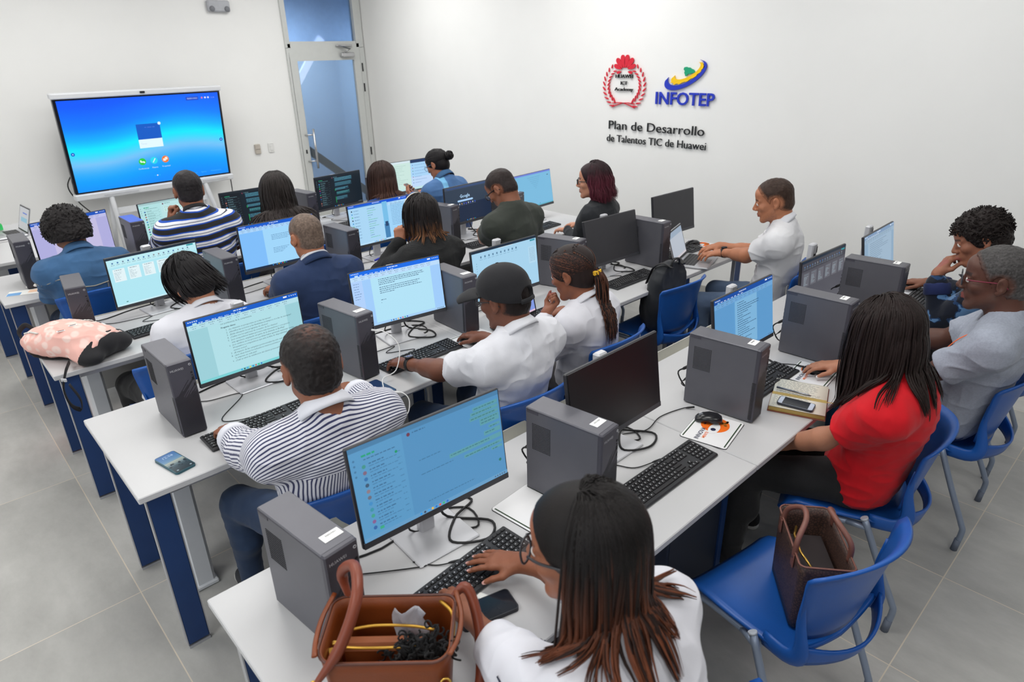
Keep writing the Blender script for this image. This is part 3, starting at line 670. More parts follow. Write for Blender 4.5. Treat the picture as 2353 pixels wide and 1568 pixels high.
# ------------------------------------------------------------------ the big display on its stand
def big_display():
    W_, H_ = 1.651, 0.943
    x, y, z, yaw, tilt = 1.907, 5.85, 1.307, 0.055, -0.113
    t = thing('interactive_display', 'large touch display on a white stand showing a blue home page', 'display', (x, y, 0), yaw)
    Mt = rotx(-tilt)
    off = np.array([0, 0, z])
    def put(b): return b.xform(np.vstack([np.column_stack([Mt, off]), [0, 0, 0, 1]]))
    put(MB().box((0, 0.025, 0), (W_, 0.05, H_), bev=0.006)).build('display_housing', mat('black_glass', rgb(18, 20, 30), 0.2, spec=0.5), t)
    put(MB().box((0, 0.02, H_/2+0.022), (W_+0.03, 0.075, 0.052), bev=0.008)).build('top_bar', WMETAL, t)
    bb = put(MB().box((0, 0.015, -H_/2-0.03), (W_+0.03, 0.085, 0.066), bev=0.010)).build('bottom_bar', WMETAL, t)
    put(MB().box((-0.40, -0.03, -H_/2-0.030), (0.34, 0.004, 0.016)).box((0.62, -0.03, -H_/2-0.030), (0.30, 0.004, 0.016))).build('speaker_slot', mat('pale_slot', rgb(198, 200, 206), 0.5), bb)
    put(MB().box((0, -0.022, H_/2+0.026), (0.05, 0.012, 0.02), bev=0.004)).build('camera_eye', BLACK, t)
    # lit page
    c = Canvas(W_-0.055, H_-0.04); w_, h_ = c.w, c.h
    n, m = 36, 30; V, F, Cc = [], [], []
    stops = [(0.0, (0, 140, 255)), (0.16, (0, 160, 255)), (0.27, (60, 176, 250)), (0.36, (120, 196, 250)), (0.44, (70, 216, 255)), (0.52, (0, 236, 255)), (0.62, (0, 180, 255)), (0.76, (0, 128, 255)), (1.0, (0, 90, 252))]
    def colr(u, v):
        q = v+0.05*math.sin(u*6.0+0.6)-0.04*(u-0.5)
        q = min(max(q, 0), 1)
        for (a, ca), (b_, cb) in zip(stops, stops[1:]):
            if q <= b_: return mixc(ca, cb, (q-a)/(b_-a))
        return stops[-1][1]
    for i in range(n+1):
        for j in range(m+1):
            V.append((i/n*w_, j/m*h_, 0)); Cc.append([*rgb(*colr(i/n, j/m)), 1])
    F = [(i*(m+1)+j, (i+1)*(m+1)+j, (i+1)*(m+1)+j+1, i*(m+1)+j+1) for i in range(n) for j in range(m)]
    c.b.add(V, F, 0, np.array(Cc)); rnd = random.Random(1)
    c.k = 10
    c.rect(0.423, 0.52, 0.575, 0.695, (10, 92, 200)); c.rect(0.423, 0.42, 0.575, 0.52, (228, 250, 255)); c.disc(0.572, 0.69, 0.016, (226, 246, 255), 20)
    c.line(0.475, 0.54, 0.655, 0.004, (70, 120, 220), rnd); c.text('Tareas', 0.435, 0.462, 0.022, (190, 206, 226))
    for u, col, lab in ((0.42, (40, 205, 60), 'Conferencia'), (0.495, (40, 220, 240), 'Pizarra'), (0.57, (240, 120, 40), 'Proyectar')):
        c.disc(u, 0.265, 0.037, col, 28); c.text(lab, u, 0.175, 0.022, (220, 240, 255), 'CENTER')
    c.rect(0.407, 0.255, 0.433, 0.268, (240, 250, 255)); c.disc(0.41, 0.275, 0.008, (240, 250, 255)); c.disc(0.431, 0.255, 0.008, (240, 250, 255))
    z_ = c.z(); c.b.add([(0.485*w_, 0.245*h_, z_), (0.489*w_, 0.24*h_, z_), (0.507*w_, 0.285*h_, z_), (0.502*w_, 0.29*h_, z_)], [(0, 1, 2, 3)], 0, rgb(240, 250, 255))
    c.rect(0.555, 0.245, 0.573, 0.275, (255, 236, 220)); c.rect(0.568, 0.258, 0.585, 0.29, (255, 236, 220))
    c.disc(0.485, 0.085, 0.004, (60, 210, 240)); c.disc(0.50, 0.085, 0.007, (236, 250, 255)); c.disc(0.515, 0.085, 0.004, (60, 210, 240))
    c.disc(0.022, 0.43, 0.018, (20, 90, 200)); c.disc(0.022, 0.43, 0.006, (200, 226, 255)); c.disc(0.978, 0.43, 0.018, (20, 90, 200)); c.disc(0.978, 0.43, 0.006, (200, 226, 255))
    c.rect(0.775, 0.925, 0.86, 0.965, (30, 74, 200)); c.text('G6X0-9000', 0.782, 0.937, 0.024, (200, 226, 250)); c.text('12:08', 0.945, 0.937, 0.020, (130, 160, 240))
    for u, col in ((0.885, (220, 120, 170)), (0.908, (226, 226, 245)), (0.929, (220, 226, 245))): c.disc(u, 0.947, 0.010, col)
    for u, s_ in ((0.69, 'Presencia actual'), (0.80, 'Ajustes'), (0.87, 'Administración')): c.text(s_, u, 0.045, 0.020, (80, 190, 250))
    Ms = np.array([[1, 0, 0], [0, 0, -1.0], [0, 1.0, 0]])
    c.b.xform(np.vstack([np.column_stack([Ms, (-w_/2, -0.0015, -h_/2)]), [0, 0, 0, 1]]))
    put(c.b).build('screen', SCREEN, t)
    for s in (-1, 1):
        b = MB().tube([(s*0.50, 0.085, z-0.30), (s*0.50, 0.075, 0.80), (s*0.56, -0.22, 0.08)], 0.026, 10)
        b.tube([(s*0.50, 0.085, 0.80), (s*0.54, 0.26, 0.08)], 0.024, 10).tube([(s*0.56, -0.25, 0.075), (s*0.54, 0.29, 0.075)], 0.02, 8)
        lg = b.build('stand_leg', WMETAL, t)
        MB().lathe([(0.001, -0.02), (0.03, -0.02), (0.035, 0), (0.03, 0.02), (0.001, 0.02)], (s*0.56, -0.24, 0.036), 14, M=roty(math.pi/2)).lathe([(0.001, -0.02), (0.03, -0.02), (0.035, 0), (0.03, 0.02), (0.001, 0.02)], (s*0.54, 0.28, 0.036), 14, M=roty(math.pi/2)).build('caster', RUBBER, lg)
    MB().box((0, 0.05, 0.62), (1.0, 0.03, 0.06)).build('stand_crossbar', WMETAL, t)
    c_ = MB().tube(smooth_path([(x-0.80, y+0.07, 1.05), (x-0.86, y+0.10, 0.92), (x-0.80, y+0.12, 0.75), (x-0.62, y+0.10, 0.45), (x-0.6, y+0.14, 0.02)], 26), 0.006, 6)
    tag(c_.build('power_cable', RUBBER), 'black cable hanging from the lower left edge of the big display', 'cable')
    c_ = MB().tube(smooth_path([(x+0.80, y+0.10, 0.92), (x+0.81, y+0.12, 0.7), (x+0.79, y+0.12, 0.35), (x+0.8, y+0.16, 0.02)], 20), 0.006, 6)
    tag(c_.build('power_cable', RUBBER), 'black cable hanging from the lower right edge of the big display', 'cable')
big_display()

# ------------------------------------------------------------------ tables
DARKP = mat('navy_panel', rgb(22, 34, 58), 0.5)
ROW = {1: -1.367, 2: 0.0, 3: 1.315, 4: 2.70, 5: 3.84, 6: 4.62}     # front edge of each row
DEP = 0.746
def make_table(x0, x1, y0, label, group=None, legs=(1, 1), riser=True, pedestal=None, panel=GREYP, depth=DEP):
    cx, Lx = (x0+x1)/2, x1-x0
    t = thing('desk', label, 'desk', (cx, y0+depth/2, 0), 0, group)
    MB().box((0, 0, TZ-0.0125), (Lx-0.003, depth, 0.025), bev=0.003).build('tabletop', LAMINATE, t)
    MB().box((0, -depth/2+0.075, TZ-0.045), (Lx-0.16, 0.03, 0.04)).box((0, depth/2-0.075, TZ-0.045), (Lx-0.16, 0.03, 0.04)).build('under_frame', ALU, t)
    for s in (-1, 1):
        if not legs[(s+1)//2]: continue
        for yy in (-depth/2+0.045, depth/2-0.105):
            lx = s*(Lx/2-0.067)
            lg = MB().box((lx, yy, (TZ-0.027)/2+0.008), (0.078, 0.028, TZ-0.045), bev=0.003).build('leg', NAVY, t)
            MB().box((lx-s*0.041, yy, (TZ-0.027)/2+0.008), (0.004, 0.028, TZ-0.05)).box((lx+s*0.041, yy, (TZ-0.027)/2+0.008), (0.004, 0.028, TZ-0.05)).build('leg_edge', ALU, lg)
            MB().box((lx, yy, 0.006), (0.080, 0.032, 0.012)).build('foot_plate', ALU, lg)
        MB().box((s*(Lx/2-0.067), -0.02, TZ-0.05), (0.030, depth-0.18, 0.045)).build('side_rail', NAVY, t)
    if pedestal:
        pw = pedestal[1]-pedestal[0]; pc = (pedestal[0]+pedestal[1])/2-cx; q = MB().box((pc, 0.01, 0.36), (pw, 0.36, 0.70), bev=0.004).build('support_pedestal', DARKP, t)
        MB().box((pc+pw/2-0.018, -0.172, 0.36), (0.036, 0.012, 0.70)).build('pedestal_edge', NAVY, q)
        MB().box((pc-0.02, -0.1705, 0.36), (pw-0.06, 0.003, 0.64)).build('pedestal_door', mat('dark_navy_door', rgb(18, 30, 52), 0.4), q)
    if riser: MB().box((-Lx/2+0.20, 0.01, (TZ-0.03)/2+0.002), (0.085, 0.13, TZ-0.035), bev=0.012).box((-Lx/2+0.20, 0.01, 0.012), (0.10, 0.15, 0.02), bev=0.004).build('cable_riser', WMETAL, t)
    MB().box((0, depth/2-0.10, 0.50), (Lx-0.22, 0.018, 0.34)).build('modesty_panel', panel, t)
    tr = MB().box((0.15, depth/2+0.05, TZ-0.085), (Lx-0.36, 0.09, 0.004)).box((0.15, depth/2+0.095, TZ-0.055), (Lx-0.36, 0.004, 0.06)).box((0.15, depth/2+0.006, TZ-0.06), (Lx-0.36, 0.004, 0.05))
    tr.build('cable_tray', mat('pale_tray_metal', rgb(206, 205, 198), 0.45, vary=0.03), t)
    return t
SEG = [(0.0, 1.645), (1.645, 3.285), (3.285, 4.10)]
rowname = {1: 'front row nearest the camera', 2: 'second row', 3: 'third row', 4: 'fourth row'}
for r in (1, 2, 3, 4):
    for k, (a, b_) in enumerate(SEG):
        pos = ('left desk', 'middle desk', 'short right-hand desk')[k]
        make_table(a, b_, ROW[r], 'white %s with navy legs in the %s' % (pos, rowname[r]), 'rows of white classroom desks', panel=DARKP if r == 1 else GREYP, legs=((1, 0), (0, 1), (1, 1))[k] if r == 1 else (1, 1), riser=not (r == 1 and k == 1), pedestal=(1.44, 1.86) if r == 1 and k == 0 else None)
make_table(-0.05, 0.75, ROW[5], 'white desk with navy band beyond the fourth row, at the far left', 'rows of white classroom desks', panel=NAVY)
make_table(-0.05, 0.75, ROW[6], 'white desk by the back wall holding the open grey laptop', 'rows of white classroom desks')

# ------------------------------------------------------------------ chairs
def make_chair(label, loc, rz, group):
    t = thing('classroom_chair', label, 'chair', (*loc, 0), rz, group)
    # seat pan: dished, rolled front, rising rear
    G = []
    us = np.linspace(-1, 1, 17); vs = np.linspace(0, 1, 15)
    for u in us:
        row = []
        for v in vs:
            wd = 0.205+0.012*math.sin(v*math.pi)-0.012*v
            x = u*wd; yv = 0.215-v*0.43
            zz = 0.448-0.022*math.exp(-((v-0.62)/0.3)**2)*(1-u*u)+0.010*abs(u)**3
            if v < 0.16: zz -= 0.045*((0.16-v)/0.16)**2
            if v > 0.86: zz += 0.05*((v-0.86)/0.14)**1.8*(0.4+0.6*abs(u)); 
            yv -= 0.012*(1-u*u)*(v > 0.9)*(v-0.9)/0.1
            row.append((x, yv, zz))
        G.append(row)
    MB().sheet(G, 0.012).build('seat', BLUEP, t)
    # backrest shell, flaring and wrapping forward at the top
    G = []
    for u in us:
        row = []
        for v in np.linspace(0, 1, 13):
            wd = 0.172+0.056*v**0.8
            z = 0.515+0.315*v-0.030*(u*u)*v-0.02*(1-v)*(1-u*u)
            yv = -0.225-0.075*v+0.085*(u*u)*(0.45+0.55*v)
            if v > 0.88: yv -= 0.018*((v-0.88)/0.12)**1.6
            row.append((u*wd, yv, z))
        G.append(row)
    MB().sheet(G, 0.011).build('backrest', BLUEP, t)
    for s in (-1, 1):
        p = smooth_path([(s*0.192, -0.10, 0.452), (s*0.196, -0.185, 0.458), (s*0.194, -0.218, 0.50), (s*0.193, -0.203, 0.60), (s*0.204, -0.204, 0.71)], 16)
        MB().tube(p, np.interp(np.linspace(0, 1, 16), [0, 0.5, 1], [0.030, 0.026, 0.005]), 10, flat=(0.4, (1, 0, 0))).build('back_rail', BLUEP, t)
    G = []
    for u in us:
        row = []
        for v in np.linspace(0, 1, 5):
            row.append((u*0.195, -0.212-0.075*(1-u*u)-0.012*v, 0.452+0.075*v*(0.55+0.45*u*u)))
        G.append(row)
    MB().sheet(G, 0.010).build('rear_lip', BLUEP, t)
    for s in (-1, 1):
        lg = MB().tube(smooth_path([(s*0.215, 0.185, 0.0), (s*0.212, 0.178, 0.34), (s*0.205, 0.160, 0.405), (s*0.198, 0.11, 0.425), (s*0.196, -0.10, 0.425)], 20), 0.0125, 10).build('leg', TUBE, t)
        MB().tube([(s*0.215, 0.185, 0.0), (s*0.2145, 0.183, 0.06)], 0.0145, 10).build('foot_cap', mat('grey_foot_cap', rgb(104, 112, 128), 0.5), lg)
        lg = MB().tube(smooth_path([(s*0.228, -0.085, 0.475), (s*0.232, -0.16, 0.30), (s*0.236, -0.232, 0.145), (s*0.237, -0.245, 0.10), (s*0.238, -0.235, 0.0)], 20), 0.0125, 10).build('leg', TUBE, t)
        MB().tube([(s*0.238, -0.235, 0.0), (s*0.2375, -0.240, 0.06)], 0.0145, 10).build('foot_cap', mat('grey_foot_cap', (1, 1, 1)), lg)
        MB().tube([(s*0.228, -0.085, 0.475), (s*0.2275, -0.081, 0.482)], 0.014, 10).build('tube_plug', mat('pale_plug', rgb(190, 196, 206), 0.4), lg)
        MB().tube([(s*0.196, -0.02, 0.425), (s*0.23, -0.10, 0.44)], 0.010, 8).build('bracket', TUBE, t)
    MB().tube([(-0.196, 0.02, 0.422), (0.196, 0.02, 0.422)], 0.010, 8).build('seat_bar', TUBE, t)
    return t
WHO = {'R1S1': 'the woman with copper-tipped hair', 'R1S2': 'the empty front seat', 'R1S3': 'the woman in red', 'R1S4': 'the grey-haired man in glasses', 'R1S5': 'the curly-haired boy in camouflage',
       'R2S1': 'the man in pinstripes', 'R2S2': 'the man in the black cap', 'R2S3': 'the woman with yellow hair tie', 'R2S4': 'the empty backpack seat', 'R2S5': 'the man in white polo',
       'R3S1': 'the bob-haired woman in white', 'R3S2': 'the man in navy blazer', 'R3S3': 'the woman in black sweater', 'R3S4': 'the man in dark olive T-shirt', 'R3S5': 'the woman with burgundy hair',
       'R4S1': 'the curly-haired person in denim jacket', 'R4S2': 'the man in blue-striped polo', 'R4S3': 'the woman with long black hair', 'R4S4': 'the brown-haired woman in blue', 'R4S5': 'the woman with a bun'}
CH = {'R1S1': (0.58, -1.57, -0.05), 'R1S2': (1.44, -1.58, -0.18), 'R1S3': (2.17, -1.50, 0.32), 'R1S4': (2.94, -1.60, 0.05), 'R1S5': (3.66, -1.56, 0.0),
      'R2S1': (0.57, -0.27, 0.0), 'R2S2': (1.40, -0.26, -0.05), 'R2S3': (2.08, -0.16, 0.08), 'R2S4': (3.02, 0.07, 0.0), 'R2S5': (3.72, -0.30, 0.30),
      'R3S1': (0.49, 1.20, 0.0), 'R3S2': (1.33, 1.18, 0.0), 'R3S3': (2.05, 1.15, 0.0), 'R3S4': (2.75, 1.11, 0.1), 'R3S5': (3.56, 1.09, 0.2),
      'R4S1': (0.45, 2.60, 0.0), 'R4S2': (1.16, 2.50, 0.0), 'R4S3': (1.80, 2.50, 0.0), 'R4S4': (2.64, 2.50, 0.0), 'R4S5': (3.20, 2.50, 0.1)}
chair0 = None
for k, (x, y, a) in CH.items():
    lab = 'blue plastic chair under '+WHO[k]
    if k == 'R1S2': lab = 'empty blue plastic chair holding the brown patterned handbag'
    if k == 'R2S4': lab = 'blue plastic chair with a black backpack propped against its back'
    if chair0 is None: chair0 = make_chair(lab, (x, y), a, 'blue classroom chairs')
    else: dup(chair0, (x, y, 0), a, lab)

# ------------------------------------------------------------------ computers
MON = {'R1S1': (0.600, -0.900, 1.022, -0.060, 0.125), 'R1S2': (1.360, -0.958, 0.990, 0.013, 0.140), 'R1S3': (2.324, -0.921, 0.973, -0.014, 0.153), 'R1S4': (3.230, -0.885, 0.930, -0.036, 0.084), 'R1S5': (3.83, -0.955, 0.958, 0.033, 0.18),
       'R2S1': (0.667, 0.532, 0.964, 0.017, 0.057), 'R2S2': (1.428, 0.488, 0.988, -0.126, 0.128), 'R2S3': (2.145, 0.460, 0.954, 0.001, 0.104), 'R2S4': (3.029, 0.398, 0.970, -0.039, 0.200), 'R2S5': (3.841, 0.476, 0.988, -0.021, 0.123),
       'R3S1': (0.689, 1.880, 0.958, 0.096, -0.02), 'R3S2': (1.421, 1.822, 1.003, 0.000, 0.021), 'R3S3': (2.176, 1.815, 1.008, 0.039, 0.073), 'R3S4': (2.995, 1.812, 1.011, 0.082, 0.044), 'R3S5': (3.714, 1.800, 1.006, 0.121, 0.150),
       'R4S1': (0.545, 3.190, 0.971, 0.254, 0.009), 'R4S2': (1.230, 3.217, 0.983, 0.169, 0.026), 'R4S3': (1.825, 3.169, 0.976, 0.018, 0.080), 'R4S4': (2.662, 3.241, 0.980, 0.146, 0.0), 'R4S5': (3.451, 3.219, 1.011, 0.006, 0.0)}
SCRTXT = {'R1S1': 'wide monitor showing a pale blue chat page before ', 'R1S2': 'switched-off black monitor between the two nearest graphite desktop computers', 'R1S3': 'monitor showing a narrow text column before ', 'R1S4': 'dim grey monitor of slide thumbnails before ', 'R1S5': 'monitor with faint grey-blue page before ',
          'R2S1': 'monitor with pale green numbered question list before ', 'R2S2': 'monitor showing two short paragraphs of text before ', 'R2S3': 'monitor showing a mostly blank pale blue window before ', 'R2S4': 'switched-off dark monitor facing the chair with black backpack', 'R2S5': 'switched-off dark monitor by the wall behind the grey laptop',
          'R3S1': 'monitor with pale cyan slide cards before ', 'R3S2': 'bright blue document monitor before ', 'R3S3': 'monitor with split windows and a sea picture before ', 'R3S4': 'dark monitor with a web search box before ', 'R3S5': 'light blue blank monitor before ',
          'R4S1': 'lilac document monitor before ', 'R4S2': 'pale mint chat monitor before ', 'R4S3': 'dark chat monitor before ', 'R4S4': 'dark chat monitor in front of the glazed door, before ', 'R4S5': 'pale two-tone monitor in the far corner before '}
def make_monitor(k):
    x, y, z, yaw, tl = MON[k]
    off = 0.088
    bx, by = x-off*math.sin(yaw)*1.0, y+off*math.cos(yaw)
    lab = SCRTXT[k] if not SCRTXT[k].endswith(' ') else SCRTXT[k]+WHO[k]
    t = thing('computer_monitor', lab, 'monitor', (bx, by, TZ), yaw, 'desktop monitors')
    W_, H_ = 0.508, 0.304
    Mt = rotx(-tl); o = np.array([0, -off, z-TZ]); A = np.vstack([np.column_stack([Mt, o]), [0, 0, 0, 1]])
    MB().box((0, 0.012, 0), (W_, 0.014, H_), bev=0.003).box((0, 0.030, -0.02), (0.36, 0.024, 0.20), bev=0.010).xform(A).build('panel', BEZEL, t)
    MB().box((0, 0.004, -H_/2+0.011), (W_-0.004, 0.005, 0.020), bev=0.001).xform(A).build('chin_bar', mat('chin_plastic', rgb(74, 75, 80), 0.42, 0.2), t)
    c = make_screen(k)
    if c is None:
        MB().box((0, 0.0035, 0.009), (0.496, 0.004, 0.280)).xform(A).build('screen', OFFSCR if k == 'R1S2' else OFFSCR_REFL, t)
    else:
        Ms = np.array([[1, 0, 0], [0, 0, -1.0], [0, 1.0, 0]]); sx, sy = 0.496/c.w, 0.280/c.h
        c.b.xform(np.vstack([np.column_stack([Ms @ np.diag([sx, sy, 1.0]), (-0.248, 0.0035, 0.009-0.140)]), [0, 0, 0, 1]]))
        c.b.xform(A).build('screen', SCREEN, t)
    top = 0.378
    p = MB().box((0, 0.0, top/2), (0.052, 0.032, top), bev=0.006).build('stand_pole', SILVER, t)
    MB().box((0.020, -0.0165, top-0.035), (0.006, 0.002, 0.035)).box((0, -0.017, top-0.10), (0.016, 0.002, 0.09)).build('pole_slot', BLACK, p)
    MB().box((0, -0.028, z-TZ-0.01), (0.09, 0.045, 0.09), bev=0.008).build('mount_bracket', SILVER, t)
    b = MB().box((0, -0.048, 0.004), (0.215, 0.178, 0.008), bev=0.003); b.build('stand_base', SILVER, t)
    return t
for k in MON: make_monitor(k)

CPU = {'R1S1': (0.199, -0.904, 0.103), 'R1S2': (1.040, -1.021, 0.112), 'R1S3': (1.917, -1.063, 0.101), 'R1S4': (2.653, -1.110, 0.03), 'R1S5': (3.36, -1.09, 0.06),
       'R2S1': (0.296, 0.437, 0.009), 'R2S2': (1.042, 0.358, 0.110), 'R2S3': (1.727, 0.428, -0.037), 'R2S4': (2.60, 0.458, 0.25), 'R2S5': (3.334, 0.343, 0.040),
       'R3S1': (0.250, 1.755, -0.118), 'R3S2': (0.996, 1.704, 0.015), 'R3S3': (1.813, 1.736, 0.053), 'R3S4': (2.70, 1.80, 0.25), 'R3S5': (3.36, 1.78, 0.3),
       'R4S1': (0.216, 3.094, -0.026), 'R4S2': (0.905, 3.12, 0.0), 'R4S3': (2.24, 3.12, 0.1), 'R4S4': (3.05, 3.165, 0.35)}
CW, CD, CHT = 0.093, 0.293, 0.3155
def front_ridges(b, seed, mi):
    rnd = random.Random(seed)
    sl = 1.18; c = -0.115
    while c < 0.175:
        u0 = max(0.003, -c/sl); u1 = 0.090
        vt = 0.115+0.10*rnd.random()*(0.4+0.6*(c+0.115)/0.29)+0.05
        u1 = min(u1, (vt-c)/sl)
        if u1 > u0+0.004:
            v0, v1 = c+sl*u0, c+sl*u1
            if v0 < 0.004: u0 += (0.004-v0)/sl; v0 = 0.004
            if v1 > v0:
                y = -CD/2-0.0008; hw = 0.0011
                b.add([(u0-CW/2, y, v0-hw), (u1-CW/2, y, v1-hw), (u1-CW/2, y, v1+hw), (u0-CW/2, y, v0+hw)], [(0, 1, 2, 3)], mi)
        c += 0.0058
def make_pc(k, label, sticker=True):
    x, y, a = CPU[k]
    t = thing('desktop_computer', label, 'computer', (x, y, TZ), a, 'graphite desktop computers')
    MB().box((0, 0.006, CHT/2+0.002), (CW, CD-0.012, CHT-0.004), bev=0.003).build('case', PCG, t)
    f = MB().box((0, -CD/2+0.010, CHT/2+0.002), (CW, 0.020, CHT-0.004), bev=0.004).build('front_panel', PCD, t)
    b = MB(); front_ridges(b, sum(map(ord, k)), 0)
    for i in range(26): b.box((-CW/2-0.0004, -CD/2+0.012, 0.02+i*0.0062), (0.0012, 0.014, 0.0024))
    b.build('front_grille', mat('black_groove', rgb(14, 14, 17), 0.5), f)
    g, fc = text_geo('HUAWEI', 0.0125, 'LEFT', 0.0, 0.0, 2)
    b = MB().add(np.column_stack([g[:, 0]-0.037, np.full(len(g), -CD/2-0.0008), g[:, 1]+0.283]), fc); b.build('lettering', mat('pale_print', rgb(196, 197, 202), 0.5), f)
    b = MB().box((0.036, -CD/2-0.0004, 0.262), (0.007, 0.0016, 0.006)).box((0.037, -CD/2-0.0004, 0.236), (0.008, 0.0016, 0.013)).box((0.037, -CD/2-0.0004, 0.250), (0.006, 0.0016, 0.003)).box((0.038, -CD/2-0.0004, 0.210), (0.004, 0.0016, 0.010))
    b.build('front_port', BLACK, f)
    MB().lathe([(0.0045, 0.0), (0.0045, 0.0016), (0.0030, 0.0016), (0.0030, 0.0)], (0.036, -CD/2+0.0006, 0.296), 14, M=rotx(math.pi/2)).build('power_button', mat('pale_print', (1, 1, 1)), f)
    b = MB()
    for i in range(13):
        for j in range(17): b.box((-CW/2-0.0004, 0.118-i*0.0058, 0.262-j*0.0058), (0.0014, 0.0028, 0.0028))
    b.build('side_vent', mat('black_hole', rgb(22, 22, 25), 0.7), t)
    MB().box((-CW/2-0.0006, 0.118, CHT-0.012), (0.0016, 0.045, 0.009)).box((-CW/2-0.0004, 0, CHT-0.006), (0.0012, CD-0.01, 0.0016)).build('side_latch', PCD, t)
    b = MB().box((-0.02, CD/2+0.0008, 0.16), (0.034, 0.003, 0.13), 0).box((-0.015, CD/2+0.0008, 0.285), (0.03, 0.003, 0.03), 0)
    for j in range(6): b.box((-0.02, CD/2+0.004, 0.11+j*0.02), (0.014, 0.006, 0.010), 1)
    b.build('rear_ports', [ALU, BLACK], t)
    if sticker:
        s = MB().box((0.012, -CD/2+0.055, CHT+0.0008), (0.052, 0.030, 0.0012), bev=0.0005).build('asset_sticker', STICK, t)
        b = MB(); rnd = random.Random(sum(map(ord, k)))
        for i in range(9): b.box((0.0+i*0.0034, -CD/2+0.060, CHT+0.0016), (0.0006+0.0008*rnd.random(), 0.006, 0.0004))
        b.build('barcode', INK, s)
    return t
PCL = {'R1S2': 'graphite desktop computer between the chat monitor and the switched-off monitor', 'R2S4': 'graphite desktop computer behind the woman with yellow hair tie', 'R1S1': 'large graphite desktop computer behind the open tan handbag', 'R4S2': 'graphite desktop computer with a blue top by the man in blue-striped polo',
       'R4S3': 'graphite desktop computer half hidden behind the woman with long black hair'}
for k in CPU:
    t = make_pc(k, PCL.get(k, 'graphite desktop computer at the desk of '+WHO[k]), k not in ('R2S1', 'R3S1', 'R3S2', 'R4S1', 'R4S2', 'R3S3', 'R4S3'))
    if k == 'R4S2': MB().box((0, 0.0, CHT+0.0008), (CW-0.004, CD-0.012, 0.0012)).build('blue_top_sheet', mat('blue_sheet', rgb(70, 100, 200), 0.45), t)

# ------------------------------------------------------------------ keyboards, mice, mats
def make_keyboard(loc, rz, label):
    t = thing('keyboard', label, 'keyboard', (*loc, TZ), rz, 'black keyboards')
    b = MB().box((0, 0, 0.009), (0.435, 0.126, 0.012), bev=0.004, M=rotx(0.055)); b.build('keyboard_base', KEYM, t)
    kb, kl = MB(), MB(); M = rotx(0.055)
    rows = [(0.048, 0.010, [1]*4+[0.3]+[1]*4+[0.3]+[1]*4), (0.030, 0.0155, [1]*13+[2]), (0.0125, 0.0155, [1.5]+[1]*12+[1.5]), (-0.005, 0.0155, [1.8]+[1]*11+[2.2]), (-0.0225, 0.0155, [1.3]+[1]*11+[2.7]), (-0.040, 0.0155, [1.3, 1.1, 1.2, 6.2, 1.2, 1.1, 1.1, 1.8])]
    def key(x, y, w_, d, leg=True):
        c = M @ np.array([x, y, 0.0168]); kb.box(c, (w_-0.0028, d-0.0022, 0.0052), M=M, bev=0.0013)
        if leg and w_ < 0.03: kl.box(M @ np.array([x-0.002, y+0.001, 0.01955]), (0.0032, 0.0036, 0.0003), M=M)
    U = 0.0182
    for (y, d, ks) in rows:
        tot = sum(ks); x = -0.212; sc = 15.0*U/tot*0.995
        for q in ks:
            if q != 0.3: key(x+q*sc/2, y, q*sc, d, q < 2)
            x += q*sc
    for r_, y in enumerate((0.048, 0.030, 0.0125, -0.0225, -0.040)):
        for q in range(3):
            if r_ == 3 and q != 1: continue
            key(0.0735+q*U, y, U, 0.010 if r_ == 0 else 0.0155)
    for r_, y in enumerate((0.030, 0.0125, -0.005, -0.0225, -0.040)):
        for q in range(4): key(0.1425+q*U, y, U, 0.0155)
    for q in range(4): key(0.1425+q*U, 0.048, U, 0.010, False)
    kc = kb.build('keycaps', BLACK, t); kl.build('key_legends', KEYW, kc)
    return t
KBD = {'R1S1': (0.565, -1.065, 0.09), 'R1S2': (1.383, -1.175, 0.0), 'R2S1': (0.51, 0.175, 0.02), 'R2S2': (1.35, 0.232, 0.02), 'R2S4': (2.99, 0.21, 0.0), 'R1S3': (2.24, -1.08, 0.0), 'R1S4': (3.05, -1.10, 0.0), 'R1S5': (3.80, -1.21, 0.02),
       'R2S3': (2.03, 0.19, 0.0), 'R2S5': (3.72, 0.32, 0.0), 'R3S1': (0.62, 1.60, 0.1), 'R3S2': (1.42, 1.585, 0.0), 'R3S3': (2.12, 1.52, 0.0), 'R3S4': (2.98, 1.58, 0.0), 'R3S5': (3.55, 1.58, 0.1),
       'R4S1': (0.53, 2.92, 0.1), 'R4S2': (1.22, 2.94, 0.1), 'R4S3': (1.80, 2.90, 0.0), 'R4S4': (2.66, 2.95, 0.1)}
kb0 = None
for k, (x, y, a) in KBD.items():
    lab = 'black keyboard on the desk before '+WHO[k]
    if k == 'R1S2': lab = 'black keyboard lying alone beside the printed mouse mat, front row'
    if kb0 is None: kb0 = make_keyboard((x, y), a, lab)
    else: dup(kb0, (x, y, TZ), a, lab)

